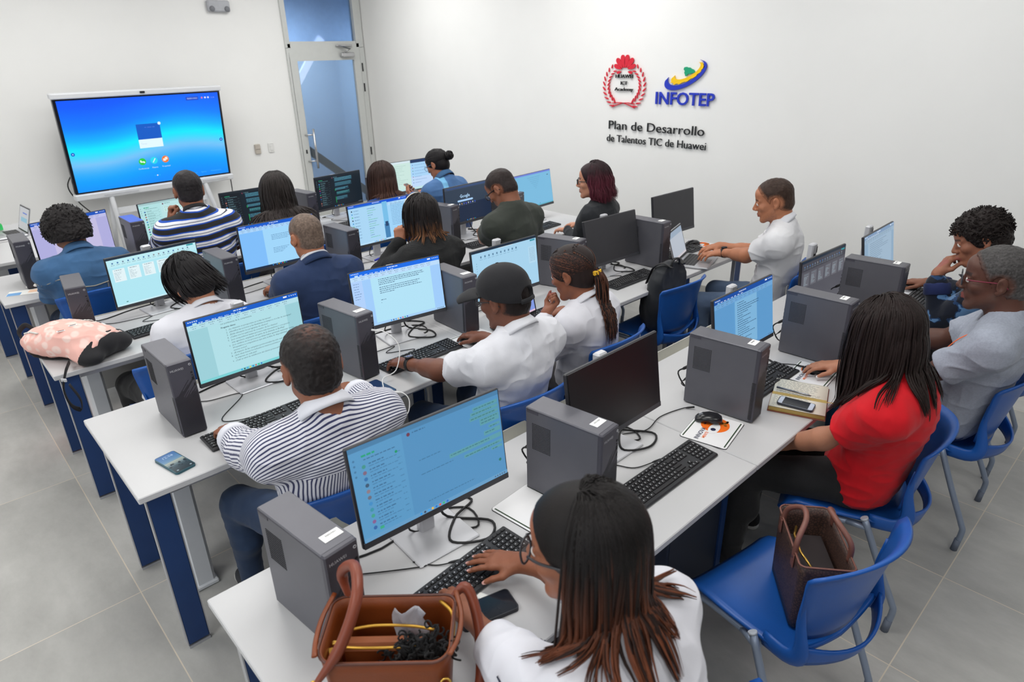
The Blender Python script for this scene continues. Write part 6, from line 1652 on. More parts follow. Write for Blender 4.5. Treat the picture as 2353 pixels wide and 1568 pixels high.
def H_(x, y, z, d=(0, 1, -0.14), pose='type', **k): return dict(at=(x, y, z), dir=d, pose=pose, **k)

def fin_copper(B):
    cap = strand_hair(B, B.root, (rgb(26, 23, 23), rgb(104, 58, 38)), 780, 0.47, part=(-0.012, 0), seed=2, wid=0.0047, th=0.011, body=[B.G3], ombre=(0.34, 0.9), stiff=0.50, thick=0.30, faceopen=102, lenvar=0.22, ombre_pick=0.62, clump=46)
    w, s = scalp(B, 0)
    glasses(B, B.root, rgb(38, 38, 44), (0.025, 0.022), 0.0024)
    neckband(B, B.root, WHITEB, 0.070, 0.006, 0.050)
    # dark floral embroidery on the left sleeve
    b = MB(); rnd = random.Random(3); S, E = B.S['L'], B.E['L']; u = nrmz(E-S); e1 = nrmz(np.cross(u, [0, 0, 1.0])); e2 = np.cross(u, e1)
    for i in range(34):
        t = 0.35+0.55*rnd.random(); a = rnd.uniform(-0.6, 3.4); p0 = S+(E-S)*t+(e1*math.cos(a)+e2*math.sin(a))*0.07
        pts = []
        for j in range(7):
            pts.append(p0+u*(0.004*j*rnd.uniform(0.6, 1.6))+(e1*math.cos(a+j*0.06*rnd.choice((-1, 1)))+e2*math.sin(a+j*0.05)-e1*math.cos(a)-e2*math.sin(a))*0.07)
        P = np.array(pts)
        for _ in range(6):
            d = B.G3.sample(P); g = B.G3.grad(P); g /= np.linalg.norm(g, axis=1)[:, None]+1e-9; P = P-g*(d-0.001)[:, None]
        b.tube(P-B.rl, np.array([0.001, 0.003, 0.0034, 0.003, 0.0022, 0.0016, 0.0008]), 5)
    b.build('embroidery', mat('navy_embroidery', rgb(38, 42, 62), 0.8), B.top)
    # small earring
    e = MB(); p = B.H+B.s*(np.array([-0.083, -0.004, -0.045]) @ B.F)-B.rl; e.lathe([(0.001, -0.006), (0.006, 0), (0.001, 0.006)], p, 8); e.build('earring', CHROME, B.root)
def fin_red(B):
    strand_hair(B, B.root, (rgb(35, 26, 25), rgb(38, 29, 27)), 780, 0.50, part=(0.0, 0), seed=5, wid=0.0047, th=0.011, body=[B.G3], stiff=0.58, thick=0.3, faceopen=60, lenvar=0.15, clump=60)
    nb = neckband(B, B.root, B.sp['top'], 0.066, 0.006, 0.05)
def fin_grey_man(B):
    hair_cap(B, 0.0065, B.root, rgb(70, 68, 68), front=0.060, low=-0.085, bump=0.005, seed=4, temple=0.010, fade=0.020, colfn=lambda l, c: c*(0.55+1.0*vnoise(l, 0.0035))[:, None]*(1.0+0.5*np.clip(-(l[:, 2])/0.05, 0, 1))[:, None])
    glasses(B, B.root, rgb(52, 52, 60), (0.026, 0.018), 0.0022, temple_col=rgb(120, 40, 58))
    neckband(B, B.root, B.sp['top'], 0.070, 0.007, 0.045)
    b = MB(); c = B.sp_pt(0.50)+B.tf*0.165-B.sx*0.07-B.rl
    M = np.column_stack([B.sx, B.tf*0.5+np.array([0, 0, 0.86]), np.cross(B.sx, [0, 0, 1.0])]); b.box(c, (0.058, 0.088, 0.002), M=rotz(math.radians(15)) @ rotx(1.35))
    o = b.build('name_badge', mat('white_badge_card', rgb(232, 234, 240), 0.5), B.root)
    P = smooth_path([B.N-B.sx*0.07+np.array([0, 0, 0.01]), B.sp_pt(0.85)-B.sx*0.10+B.tf*0.12, c+B.rl+np.array([0, 0, 0.045])], 14); MB().tube(P-B.rl, 0.006, 6, flat=(0.25, B.tf)).build('lanyard', mat('orange_lanyard', rgb(226, 112, 70), 0.8), o)
def fin_boy(B):
    curls_hair(B, B.root, rgb(34, 28, 27), 0.022, 900, 0.030, 0.0040, front=0.078, seed=3, coil=0.006)
    # hood lying on the back
    G = Grid(B.N-0.25, B.N+0.25, 0.006); x = B.sx; f = B.tf
    for a in np.linspace(-1.2, 1.2, 9):
        p = B.N+x*math.sin(a)*0.105-f*(math.cos(a)*0.085)+np.array([0, 0, -0.005-0.02*math.cos(a)]); G.ell(p, (0.045, 0.045, 0.048), 0.04)
    G.ell(B.N-f*0.12-np.array([0, 0, 0.07]), (0.09, 0.055, 0.075), 0.05); v, q = G.mesh(); link_quads('hood', v-B.rl, q, B.sp['top'], B.top)
def short_fin(col, th=0.007, bump=0.003, front=0.074, seed=0, extra=None, low=-0.10, temple=0.026, var=0.35):
    def f(B):
        hair_cap(B, th, B.root, col, front=front, low=low, bump=bump, seed=seed, temple=temple, fade=0.016, colfn=lambda l, c: c*(1-var/2+var*vnoise(l, 0.007))[:, None])
        if extra: extra(B)
    return f
def fin_pin(B):
    def cf(l, c):
        q = np.exp(-(((l[:, 0]-0.004)/0.030)**2+((l[:, 1]+0.055)/0.034)**2))*(l[:, 2] > 0.03)*(vnoise(l, 0.006) > 0.38)
        c = c*(0.8+0.5*vnoise(l, 0.008))[:, None]; return c*(1-0.45*q)[:, None]+rgb(128, 84, 70)*(0.45*q)[:, None]*np.ones(3)
    hair_cap(B, 0.009, B.root, rgb(36, 32, 32), front=0.072, low=-0.095, bump=0.0045, seed=7, temple=0.014, fade=0.016, colfn=cf, h=0.003)
    collar(B, B.root, mat('white_pin_collar', rgb(212, 213, 222), 0.8), 0.068, 0.042, 0.034, 20)
def fin_cap(B):
    hair_cap(B, 0.006, B.root, rgb(34, 28, 27), front=0.062, low=-0.086, bump=0.002, temple=0.012, fade=0.02)
    w, s = scalp(B, 0); F = B.F; rl = B.rl; cm = cloth_mat('black_cap_twill', rgb(36, 36, 39), bump=0.2, bs=900)
    G = Grid(B.H-0.20*s, B.H+0.22*s, 0.004); G.ell(w(0, -0.012, 0.050), np.array([0.090, 0.112, 0.086])*s, 0, F); G.ell(w(0, -0.028, 0.010), np.array([0.087, 0.098, 0.070])*s, 0.02, F)
    G.cut(w(0, 0.085, 0.040), -(F[2]*0.195-F[1]*0.060))
    G.ell(w(0, -0.128, 0.004), np.array([0.040, 0.035, 0.030])*s, 0.004, F, True)
    v, q = G.mesh(); t = link_quads('cap', v-rl, q, cm, B.root)
    rings = []
    Gd = []
    for u in np.linspace(-1, 1, 21):
        row = []
        for q_ in np.linspace(0, 1, 9):
            a = u*1.05; base = np.array([0.087*math.sin(a), -0.012+0.109*math.cos(a), 0.040-0.012*abs(u)]); outp = np.array([0.076*math.sin(u*1.35), 0.196-0.030*abs(u)**2.2, 0.038-0.016*u*u])
            p = base*(1-q_)+outp*q_; p[2] += 0.012*math.sin(q_*math.pi)*(1-u*u)-0.010*q_*abs(u)**1.5; row.append(w(*p)-rl)
        Gd.append(row)
    MB().sheet(Gd, 0.004).build('cap_brim', cm, t)
    MB().lathe([(0.001, 0.006), (0.006, 0.005), (0.008, 0.001), (0.008, -0.003)], w(0, -0.012, 0.133)-rl, 14, M=F.T[:, [0, 1, 2]]).build('cap_button', cm, t)
    b = MB()
    for k in range(6):
        a = k*math.pi/3+0.52; P = []
        for e in np.linspace(0.05, 1.15, 14): P.append(w(0.0885*math.sin(e)*math.sin(a), -0.012+0.1105*math.sin(e)*math.cos(a), 0.050+0.0835*math.cos(e))-rl)
        b.tube(np.array(P), 0.0011, 5)
    b.build('cap_seam', BLACK, t)
    P = [w(0.042*math.cos(a), -0.112+0.006*math.sin(a)*0-0.014*math.cos(a*0)*0-0.012*(1-abs(math.cos(a))), -0.016) for a in np.linspace(0, math.pi, 14)]
    MB().tube(np.array(P)-rl, 0.009, 8, flat=(0.35, F[1])).build('cap_strap', cm, t)
    glasses(B, B.root, rgb(40, 42, 48), (0.023, 0.017), 0.0016)
    collar(B, B.root, WHITEC, 0.072, 0.038, 0.030, 28)
    wristwatch(B, B.root, 'L', 'big')
    g = MB().box(B.sp_pt(0.63)-B.tf*0.118+B.sx*0.055-rl, (0.001, 0.001, 0.001))
def fin_pony(B):
    pulled_hair(B, B.root, (rgb(40, 31, 30), rgb(86, 54, 42)), (0.0, -0.118, -0.018), 4, 0.010, tail=0.36, n=900, body=[B.G3], tie_col=rgb(226, 176, 44))
    collar(B, B.root, WHITEB, 0.064, 0.030, 0.020, 40)
def fin_polo(B):
    hair_cap(B, 0.008, B.root, rgb(58, 44, 38), front=0.064, low=-0.085, bump=0.003, seed=5, temple=0.012, fade=0.024, colfn=lambda l, c: c*(0.8+0.4*vnoise(l, 0.007))[:, None]*(1.0+0.5*np.clip((0.02-l[:, 2])/0.05, 0, 1))[:, None])
    collar(B, B.root, WHITEC, 0.068, 0.036, 0.030, 30); wristwatch(B, B.root, 'L', 'slim')
    b = MB()
    for k in range(3): b.lathe([(0.001, 0.002), (0.0045, 0.001), (0.0045, -0.002)], B.N+B.tf*(0.098+0.012*k)-np.array([0, 0, 0.045+0.045*k])-B.rl, 10, M=rotx(-1.2))
    b.build('polo_button', mat('dark_button', rgb(60, 50, 46), 0.4), B.top)
def fin_bob(B):
    strand_hair(B, B.root, (rgb(30, 28, 30), rgb(38, 35, 37)), 780, 0.30, part=(0.01, 0), seed=8, wid=0.0047, th=0.013, body=[B.G3], wind=(0.85, -0.25, 0.25), stiff=0.70, thick=0.3, faceopen=55, lenvar=0.2)
    collar(B, B.root, WHITEB, 0.064, 0.030, 0.022, 35)
def fin_blazer(B):
    hair_cap(B, 0.0055, B.root, rgb(108, 92, 82), front=0.066, low=-0.084, bump=0.002, seed=9, temple=0.012, fade=0.022, colfn=lambda l, c: c*(0.6+0.75*vnoise(l, 0.006))[:, None])
    collar(B, B.root, WHITEC, 0.062, 0.046, 0.018, 25, 'inner_collar'); collar(B, B.root, B.sp['top'], 0.070, 0.036, 0.042, 25, 'blazer_collar')
    P = [B.sp_pt(t)-B.tf*(0.13) for t in np.linspace(0.95, 0.1, 10)]; seam(B.G3, P, B.rl, 0.0012, B.sp['top'], B.top)
def fin_sweater(B):
    strand_hair(B, B.root, (rgb(32, 28, 28), rgb(150, 102, 68)), 676, 0.38, part=(0.012, 0), seed=12, wid=0.0047, th=0.010, body=[B.G3], ombre=(0.62, 1.0), stiff=0.66, thick=0.3, lenvar=0.22, ombre_pick=0.42, clump=44, wind=(0.12, 0, 0))
    w, s = scalp(B, 0); P = [w(0.093*math.cos(a), 0.030-0.002*math.sin(a), 0.035+0.104*math.sin(a)) for a in np.linspace(0.1, math.pi-0.1, 24)]
    MB().tube(np.array(P)-B.rl, 0.006, 8, flat=(0.5, B.F[2])).build('headband', mat('cream_headband', rgb(222, 214, 200), 0.6), B.root)
    neckband(B, B.root, B.sp['top'], 0.066, 0.008, 0.04)
def fin_olive(B):
    hair_cap(B, 0.006, B.root, rgb(46, 38, 37), front=0.070, low=-0.082, bump=0.002, seed=3, temple=0.014, fade=0.018)
    glasses(B, B.root, rgb(24, 24, 28), (0.025, 0.018), 0.0026); neckband(B, B.root, B.sp['top'], 0.070, 0.007, 0.045)
def fin_burg(B):
    strand_hair(B, B.root, (rgb(42, 28, 32), rgb(84, 36, 48)), 624, 0.34, part=(-0.012, 0), seed=14, wid=0.0047, th=0.013, body=[B.G3], ombre=(0.1, 0.6), stiff=0.68, thick=0.35, wave=0.0035, faceopen=68, wind=(0.15, -0.45, 0))
    glasses(B, B.root, rgb(24, 22, 24), (0.024, 0.018), 0.0026)
def fin_denim(B):
    curls_hair(B, B.root, rgb(30, 27, 28), 0.058, 1500, 0.048, 0.0042, front=0.085, seed=6, coil=0.008, low=-0.09)
    collar(B, B.root, DENIM, 0.070, 0.046, 0.040, 22); rl = B.rl
    u = nrmz(B.N-B.P); x = B.sx; f = B.tf; hN = np.linalg.norm(B.N-B.P)
    yk = [B.P+u*hN*0.70+x*q*0.155-f*(0.14-0.03*abs(q))+u*(-0.018*(1-abs(q))) for q in np.linspace(-1, 1, 11)]; seam(B.G3, yk, rl, 0.0038, STITCH, B.top, 'yoke_seam')
    for q in (-1, 1):
        seam(B.G3, [B.P+u*hN*0.68+x*q*0.075-f*0.15, B.P+u*hN*0.40+x*q*0.062-f*0.16, B.P+u*hN*0.15+x*q*0.055-f*0.15], rl, 0.0032, STITCH, B.top, 'back_seam')
        k = 'L' if q < 0 else 'R'; S = B.S[k]; e = nrmz(B.E[k]-S)
        P = [S-e*0.0+(np.cross(e, f)*math.cos(a)*0.075+f*math.sin(a)*0.075)+e*0.02-x*q*0.03 for a in np.linspace(0.4, -3.6, 12)]; seam(B.G3, P, rl, 0.0032, STITCH, B.top, 'shoulder_seam')
    c = MB(); P = B.H+B.s*(np.array([-0.06, 0.02, -0.12]) @ B.F)
    c.tube(smooth_path([P, P+np.array([-0.02, 0.02, -0.05]), P+np.array([-0.03, 0.05, -0.11])], 10)-rl, 0.034, 12); c.build('striped_sleeve', pattern_mat('striped_knit', [(0, rgb(225, 222, 214)), (0.55, rgb(70, 66, 66))], 0.016), B.root)
def fin_bands(B):
    hair_cap(B, 0.008, B.root, rgb(34, 31, 33), front=0.072, low=-0.084, bump=0.003, seed=11, temple=0.012, fade=0.022, colfn=lambda l, c: c*(0.85+0.35*vnoise(l, 0.006))[:, None]*(1.0+0.7*np.clip((0.0-l[:, 2])/0.06, 0, 1))[:, None])
    collar(B, B.root, cloth_mat('black_rib_collar', rgb(34, 34, 37)), 0.068, 0.036, 0.026, 25)
def fin_long(B):
    strand_hair(B, B.root, (rgb(42, 37, 36), rgb(58, 50, 49)), 780, 0.55, part=(0.0, 0), seed=16, wid=0.0052, th=0.012, body=[B.G3], stiff=0.62, thick=0.3, wave=0.004, faceopen=70, wind=(0.10, -0.05, 0))
    neckband(B, B.root, B.sp['top'], 0.066, 0.007, 0.04)
def fin_brown(B):
    strand_hair(B, B.root, (rgb(54, 38, 34), rgb(80, 54, 46)), 676, 0.40, part=(0.0, 0), seed=18, wid=0.005, th=0.011, body=[B.G3], stiff=0.64, thick=0.3, faceopen=66)
    neckband(B, B.root, B.sp['top'], 0.066, 0.007, 0.04)
def fin_bun(B):
    pulled_hair(B, B.root, (rgb(26, 24, 26), rgb(38, 35, 37)), (0.012, -0.120, 0.020), 9, 0.008, n=420, bun=0.036)
    glasses(B, B.root, rgb(70, 110, 150), (0.023, 0.019), 0.0016); collar(B, B.root, DENIM, 0.066, 0.046, 0.036, 25)
def col_bun(B, v, c):
    base = rgb(74, 110, 158); lt = rgb(118, 178, 218); c = np.tile(np.asarray(base), (len(v), 1)); arm, al, an = arm_side(B, v)
    S, E = B.S['L'], B.E['L']; d = (v-S) @ nrmz(np.cross(nrmz(E-S), B.sx)); r = (v-B.P) @ B.sx
    m = (np.abs((v-B.P) @ B.sx+0.125) < 0.022) & ((v-B.P) @ B.tf < 0.10); c[m] = lt; return c
def fin_inst(B): hair_cap(B, 0.007, B.root, HAIRCOL['black']); neckband(B, B.root, B.sp['top'], 0.068, 0.007, 0.04)

PIN = pattern_mat('pinstripe_cotton', [(0, rgb(214, 214, 222)), (0.60, rgb(56, 60, 94))], 0.0098)
BANDS = pattern_mat('banded_pique', [(0.0, rgb(34, 34, 37)), (0.24, rgb(28, 74, 170)), (0.34, rgb(222, 224, 232)), (0.50, rgb(60, 62, 76)), (0.55, rgb(222, 224, 232)), (0.74, rgb(28, 74, 170)), (0.84, rgb(34, 34, 37))], 0.070)
K1, K2, K3, K4 = tone(96, 64, 52), tone(134, 88, 66), tone(166, 112, 86), tone(188, 134, 106)
PEOPLE = [
    dict(key='R1S1', label='person with copper-tipped dark hair and white blouse, typing nearest the camera', head=(0.46, -1.57, 1.235), look=(24, 10, 0), hip=(0.56, -1.71), ndx=(0, -0.015, -0.01), male=False, ty=8, hs=1.04, skin=tone(146, 92, 68), top=WHITEB, trousers=BLACKT, sleeve='rolled', fit=0.014, loose=0.012, near=True, finish=fin_copper, neck=0.0, topname='blouse',
         handL=H_(0.45, -1.075, 0.788, (0.05, 1, -0.16), pole=(-0.35, -0.7, -1.0)), handR=H_(0.625, -1.085, 0.788, (-0.50, 0.86, -0.12), 'flat'), nail=rgb(226, 176, 168)),
    dict(key='R1S3', label='person in a red puff-sleeved blouse with long dark straight hair', head=(2.04, -1.567, 1.18), look=(-14, 22, 0), hip=(2.18, -1.55), male=False, ty=8, py=16, hs=1.08, skin=tone(176, 122, 96), top=cloth_mat('red_crepe', rgb(206, 22, 34), 0.75, bump=0.15), trousers=BLACKT, sleeve='short', puff=True, near=True, finish=fin_red, topname='blouse', hem=0.015, fit=0.016,
         handL=H_(2.02, -1.20, 0.615, (0.35, 0.9, -0.1), 'relax'), handR=H_(2.475, -1.215, 0.793, (-0.45, 0.88, -0.12), 'mouse'), nail=rgb(236, 236, 236), shoe=BLACKT),
    dict(key='R1S4', label='person in grey T-shirt with short grey hair and red-templed glasses', head=(2.83, -1.70, 1.22), look=(14, 6, 0), hip=(2.95, -1.65), ty=6, hs=1.12, skin=tone(92, 60, 50), top=cloth_mat('grey_marl', rgb(158, 164, 178), vary=0.10, vs=120), trousers=JEANB, sleeve='short', fit=0.013, girth=1.06, near=True, finish=fin_grey_man, brow=rgb(50, 44, 42), beard=(rgb(84, 72, 66), 0.35), folds=0.012,
         handL=H_(2.74, -1.26, 0.62, (0.3, 0.9, -0.1), 'relax'), handR=H_(3.02, -1.18, 0.79, (-0.1, 1, -0.12))),
    dict(key='R1S5', label='person in navy camouflage hoodie, curly hair, hand held at the mouth', head=(3.53, -1.475, 1.21), look=(22, 26, 4), hip=(3.64, -1.62), ty=10, hs=1.08, skin=tone(150, 98, 76), top=camo_mat(), trousers=BLACKT, sleeve='cuffed', fit=0.020, loose=0.006, near=True, finish=fin_boy, cuff=cloth_mat('navy_rib_cuff', rgb(34, 44, 86)), topname='hoodie', sw=0.165,
         handL=H_(3.50, -1.375, 1.085, (0.35, -0.30, 0.85), 'hold', palm=(0.5, -0.8, -0.3), pole=(-0.1, 0.15, -1)), handR=H_(3.975, -1.115, 0.793, (-0.05, 1, -0.12), 'mouse')),
    dict(key='R2S1', label='person in white shirt with navy pinstripes, seen from behind in the second row', head=(0.505, -0.40, 1.205), look=(-10, 14, 0), hip=(0.545, -0.31), ty=-3, hs=1.07, skin=tone(136, 86, 64), top=PIN, trousers=DENIMD, sleeve='cuffed', fit=0.017, loose=0.010, girth=1.12, near=True, finish=fin_pin, pattern=pat_pin, beard=(rgb(40, 32, 30), 0.5), sw=0.185,
         handL=H_(0.368, 0.165, 0.79, (0.10, 1, -0.16)), handR=H_(0.885, 0.155, 0.793, (0.05, 1, -0.12), 'mouse'), shoe=mat('charcoal_shoe', rgb(52, 54, 60), 0.7), splay=0.34, cuff=mat('white_pin_cuff', rgb(212, 213, 222), 0.8)),
    dict(key='R2S2', label='person in black baseball cap and white polo shirt wearing a large wristwatch', head=(1.38, -0.345, 1.185), look=(12, 16, 0), hip=(1.42, -0.28), ty=4, hs=1.06, skin=tone(112, 70, 54), top=WHITEC, trousers=DENIMD, sleeve='short', fit=0.015, near=True, finish=fin_cap, folds=0.012,
         handL=H_(1.175, 0.19, 0.79, (-0.10, 1, -0.16)), handR=H_(1.622, 0.175, 0.793, (-0.08, 1, -0.12), 'mouse')),
    dict(key='R2S3', label='person in white blouse, streaked ponytail held by a yellow tie, chin on hand', head=(1.96, -0.20, 1.125), look=(14, 20, 0), hip=(2.08, -0.20), male=False, ty=10, hs=1.08, skin=tone(136, 84, 62), top=WHITEB, trousers=cloth_mat('grey_skirt', rgb(90, 88, 92)), sleeve='cuffed', fit=0.016, loose=0.012, near=True, finish=fin_pony, topname='blouse', puff=True,
         handL=H_(1.942, -0.120, 0.968, (0.50, -0.20, 0.50), 'fist', palm=(0.1, 0.1, 1.0), pole=(-0.35, 0.3, -1)), handR=H_(2.10, 0.08, 0.80, (-0.9, 0.3, 0), 'relax')),
    dict(key='R2S5', label='person in white polo shirt and slim black watch, typing on the grey laptop', head=(3.60, -0.37, 1.235), look=(26, 16, 0), hip=(3.74, -0.36), ty=22, hs=1.06, skin=tone(178, 118, 88), top=cloth_mat('white_pique', rgb(214, 214, 218), vary=0.02), trousers=SLATE, sleeve='short', fit=0.013, near=True, finish=fin_polo, brow=rgb(50, 38, 34), beard=(rgb(90, 66, 54), 0.22),
         handL=H_(3.615, 0.03, 0.815, (-0.62, 0.78, -0.12)), handR=H_(3.735, 0.115, 0.815, (-0.80, 0.60, -0.12))),
    dict(key='R3S1', label='person with swinging black bob and white blouse in the third row', head=(0.64, 1.10, 1.10), look=(4, 34, -10), hip=(0.49, 1.12), male=False, ty=0, hs=1.06, skin=K3, top=WHITEB, trousers=BLACKT, sleeve='long', fit=0.016, loose=0.01, finish=fin_bob, topname='blouse',
         handL=H_(0.55, 1.52, 0.79), handR=H_(0.72, 1.55, 0.79)),
    dict(key='R3S2', label='person in navy blazer with close-cropped greying hair', head=(1.285, 1.15, 1.195), look=(2, 12, 0), hip=(1.34, 1.12), ty=0, hs=1.04, skin=tone(170, 112, 84), top=cloth_mat('navy_wool', rgb(40, 56, 90), 0.85), trousers=cloth_mat('navy_wool', (1, 1, 1)), sleeve='long', fit=0.020, loose=0.006, girth=1.08, finish=fin_blazer, topname='blazer', neck=0.015,
         handL=H_(1.235, 1.65, 0.79, (-0.15, 1, -0.1), 'relax'), handR=H_(1.50, 1.58, 0.79)),
    dict(key='R3S3', label='person in black knitted sweater, dark hair with caramel tips and pale headband', head=(2.01, 1.07, 1.19), look=(-8, 14, 0), hip=(2.05, 1.07), male=False, ty=0, hs=1.06, skin=tone(170, 114, 88), top=RIB, trousers=BLACKT, sleeve='long', fit=0.020, loose=0.012, girth=1.12, finish=fin_sweater, topname='sweater',
         handL=H_(1.90, 1.16, 1.12, (0.15, 0.05, 0.9), 'fist', palm=(0.6, 0.7, -0.1), pole=(-0.6, 0.7, -0.9)), handR=H_(2.25, 1.50, 0.79)),
    dict(key='R3S4', label='person in dark olive T-shirt and glasses, head bent low, fist raised', head=(2.67, 1.075, 1.265), look=(18, 38, 0), hip=(2.74, 1.04), ty=4, hs=1.04, skin=tone(140, 90, 68), top=cloth_mat('dark_olive_jersey', rgb(60, 64, 59)), trousers=BLACKT, sleeve='short', loose=0.012, fit=0.015, finish=fin_olive,
         handL=H_(2.80, 1.47, 0.885, (0.1, 0.35, 0.9), 'fist', palm=(0.9, 0.2, -0.1), pole=(-0.7, 0.2, -0.9)), handR=H_(2.98, 1.44, 0.79)),
    dict(key='R3S5', label='person with burgundy shoulder-length hair, black top and glasses, in profile', head=(3.49, 0.97, 1.215), look=(34, 4, 0), hip=(3.58, 1.0), male=False, ty=14, hs=1.06, skin=tone(196, 140, 114), top=cloth_mat('black_jersey', rgb(42, 44, 48)), trousers=BLACKT, sleeve='long', puff=True, fit=0.015, girth=1.1, finish=fin_burg, topname='top', brow=rgb(60, 40, 40),
         handL=H_(3.50, 1.31, 0.79), handR=H_(3.70, 1.36, 0.79)),
    dict(key='R4S1', label='person in blue denim jacket with a round curly black hairstyle, head bowed', head=(0.42, 2.56, 1.135), look=(10, 40, 0), hip=(0.45, 2.52), male=False, ty=0, hs=1.08, skin=K2, top=DENIM, trousers=DENIMD, sleeve='long', fit=0.024, loose=0.008, girth=1.12, sw=0.18, finish=fin_denim, topname='jacket', folds=0.012,
         handL=H_(0.36, 2.95, 0.79), handR=H_(0.62, 2.97, 0.79)),
    dict(key='R4S2', label='person in polo shirt with black, white and blue bands, seen from behind', head=(1.115, 2.40, 1.315), look=(-8, 8, 0), hip=(1.15, 2.42), ty=-2, hs=1.06, skin=tone(142, 92, 68), top=BANDS, trousers=DENIMD, sleeve='short', fit=0.018, loose=0.006, girth=1.12, sw=0.19, finish=fin_bands, pattern=pat_bands,
         handL=H_(1.02, 2.50, 1.20, (0.2, -0.1, 0.9), 'fist', palm=(0.6, -0.6, 0), pole=(-0.3, 0.8, -0.9)), handR=H_(1.40, 2.85, 0.79)),
    dict(key='R4S3', label='person with very long wavy black hair over a black top, in the fourth row', head=(1.705, 2.40, 1.22), look=(-16, 12, 0), hip=(1.79, 2.42), male=False, ty=-4, hs=1.08, skin=K3, top=cloth_mat('black_jersey', (1, 1, 1)), trousers=BLACKT, sleeve='long', fit=0.016, finish=fin_long, topname='top', girth=1.08,
         handL=H_(1.70, 2.84, 0.79), handR=H_(1.95, 2.84, 0.79)),
    dict(key='R4S4', label='person with brown shoulder-length hair and royal blue top by the door', head=(2.59, 2.40, 1.185), look=(-2, 20, 0), hip=(2.64, 2.42), male=False, ty=0, hs=1.06, skin=K4, top=cloth_mat('royal_blue_jersey', rgb(32, 64, 128)), trousers=DENIMD, sleeve='long', fit=0.016, finish=fin_brown, topname='top',
         handL=H_(2.55, 2.84, 0.79), handR=H_(2.75, 2.86, 0.79)),
    dict(key='R4S5', label='person with a low bun and two-tone denim jacket, looking down at a phone', head=(3.145, 2.40, 1.24), look=(18, 26, 0), hip=(3.2, 2.42), male=False, ty=6, hs=1.0, skin=tone(164, 108, 82), top=cloth_mat('two_tone_denim', None, attr=True, vary=0.12, vs=12), topcol=col_bun, trousers=DENIMD, sleeve='long', fit=0.022, loose=0.008, finish=fin_bun, topname='jacket',
         handL=H_(3.045, 2.70, 0.985, (0.2, 0.85, 0.35), 'hold', palm=(0.3, -0.2, 0.9), pole=(-0.6, -0.2, -1)), handR=H_(3.17, 2.72, 0.965, (-0.45, 0.8, 0.2), 'hold', palm=(0, 0, -1), pole=(0.6, -0.2, -1))),
    dict(key='R5S1', label='person at the far left edge reaching towards the open grey laptop', head=(-0.36, 4.50, 1.20), look=(-88, 20, 0), hip=(-0.50, 4.50), ty=-90, py=-90, skin=tone(128, 80, 60), top=cloth_mat('grey_shirt', rgb(92, 96, 106)), trousers=BLACKT, sleeve='long', fit=0.016, loose=0.008, finish=fin_inst, hs=1.0, label2='',
         handL=H_(0.10, 4.62, 0.80, (1, 0.0, -0.14)), handR=H_(0.22, 4.45, 0.80, (1, 0.1, -0.14))),
]
ONLY = None
BODIES = {}
for sp in PEOPLE:
    sp.setdefault('seed', sum(map(ord, sp['key'])))
    BODIES[sp['key']] = make_person(sp)
dup(chair0, (-0.52, 4.50, 0), -math.pi/2, 'blue plastic chair under the person reaching for the grey laptop')
# ------------------------------------------------------------------ bags
def rrect(hx, hy, r, n=6):
    q = []
    for cx, cy, a0 in ((hx-r, hy-r, 0), (-hx+r, hy-r, 90), (-hx+r, -hy+r, 180), (hx-r, -hy+r, 270)):
        for i in range(n+1):
            a = math.radians(a0+90*i/n); q.append((cx+r*math.cos(a), cy+r*math.sin(a)))
    return np.array(q)
def flower_cloth():
    m, nt, p = new_mat('pink_flower_cloth')
    co = N(nt, 'ShaderNodeTexCoord'); nz = N(nt, 'ShaderNodeTexNoise'); nz.inputs['Scale'].default_value = 9
    v = N(nt, 'ShaderNodeTexVoronoi'); v.inputs['Scale'].default_value = 15; L(nt, co.outputs['Object'], v.inputs['Vector'])
    cr = N(nt, 'ShaderNodeValToRGB'); e = cr.color_ramp.elements
    e[0].position = 0.0; e[0].color = (*rgb(240, 196, 186), 1); e[1].position = 1.0; e[1].color = (*rgb(236, 184, 174), 1)
    for q, c in ((0.12, (238, 190, 180)), (0.22, (240, 212, 204)), (0.36, (239, 208, 200)), (0.46, (236, 184, 174))): x = e.new(q); x.color = (*rgb(*c), 1)
    L(nt, v.outputs['Distance'], cr.inputs[0]); L(nt, cr.outputs[0], p.inputs['Base Color']); p.inputs['Roughness'].default_value = 0.85; p.inputs['Specular IOR Level'].default_value = 0.2
    return m
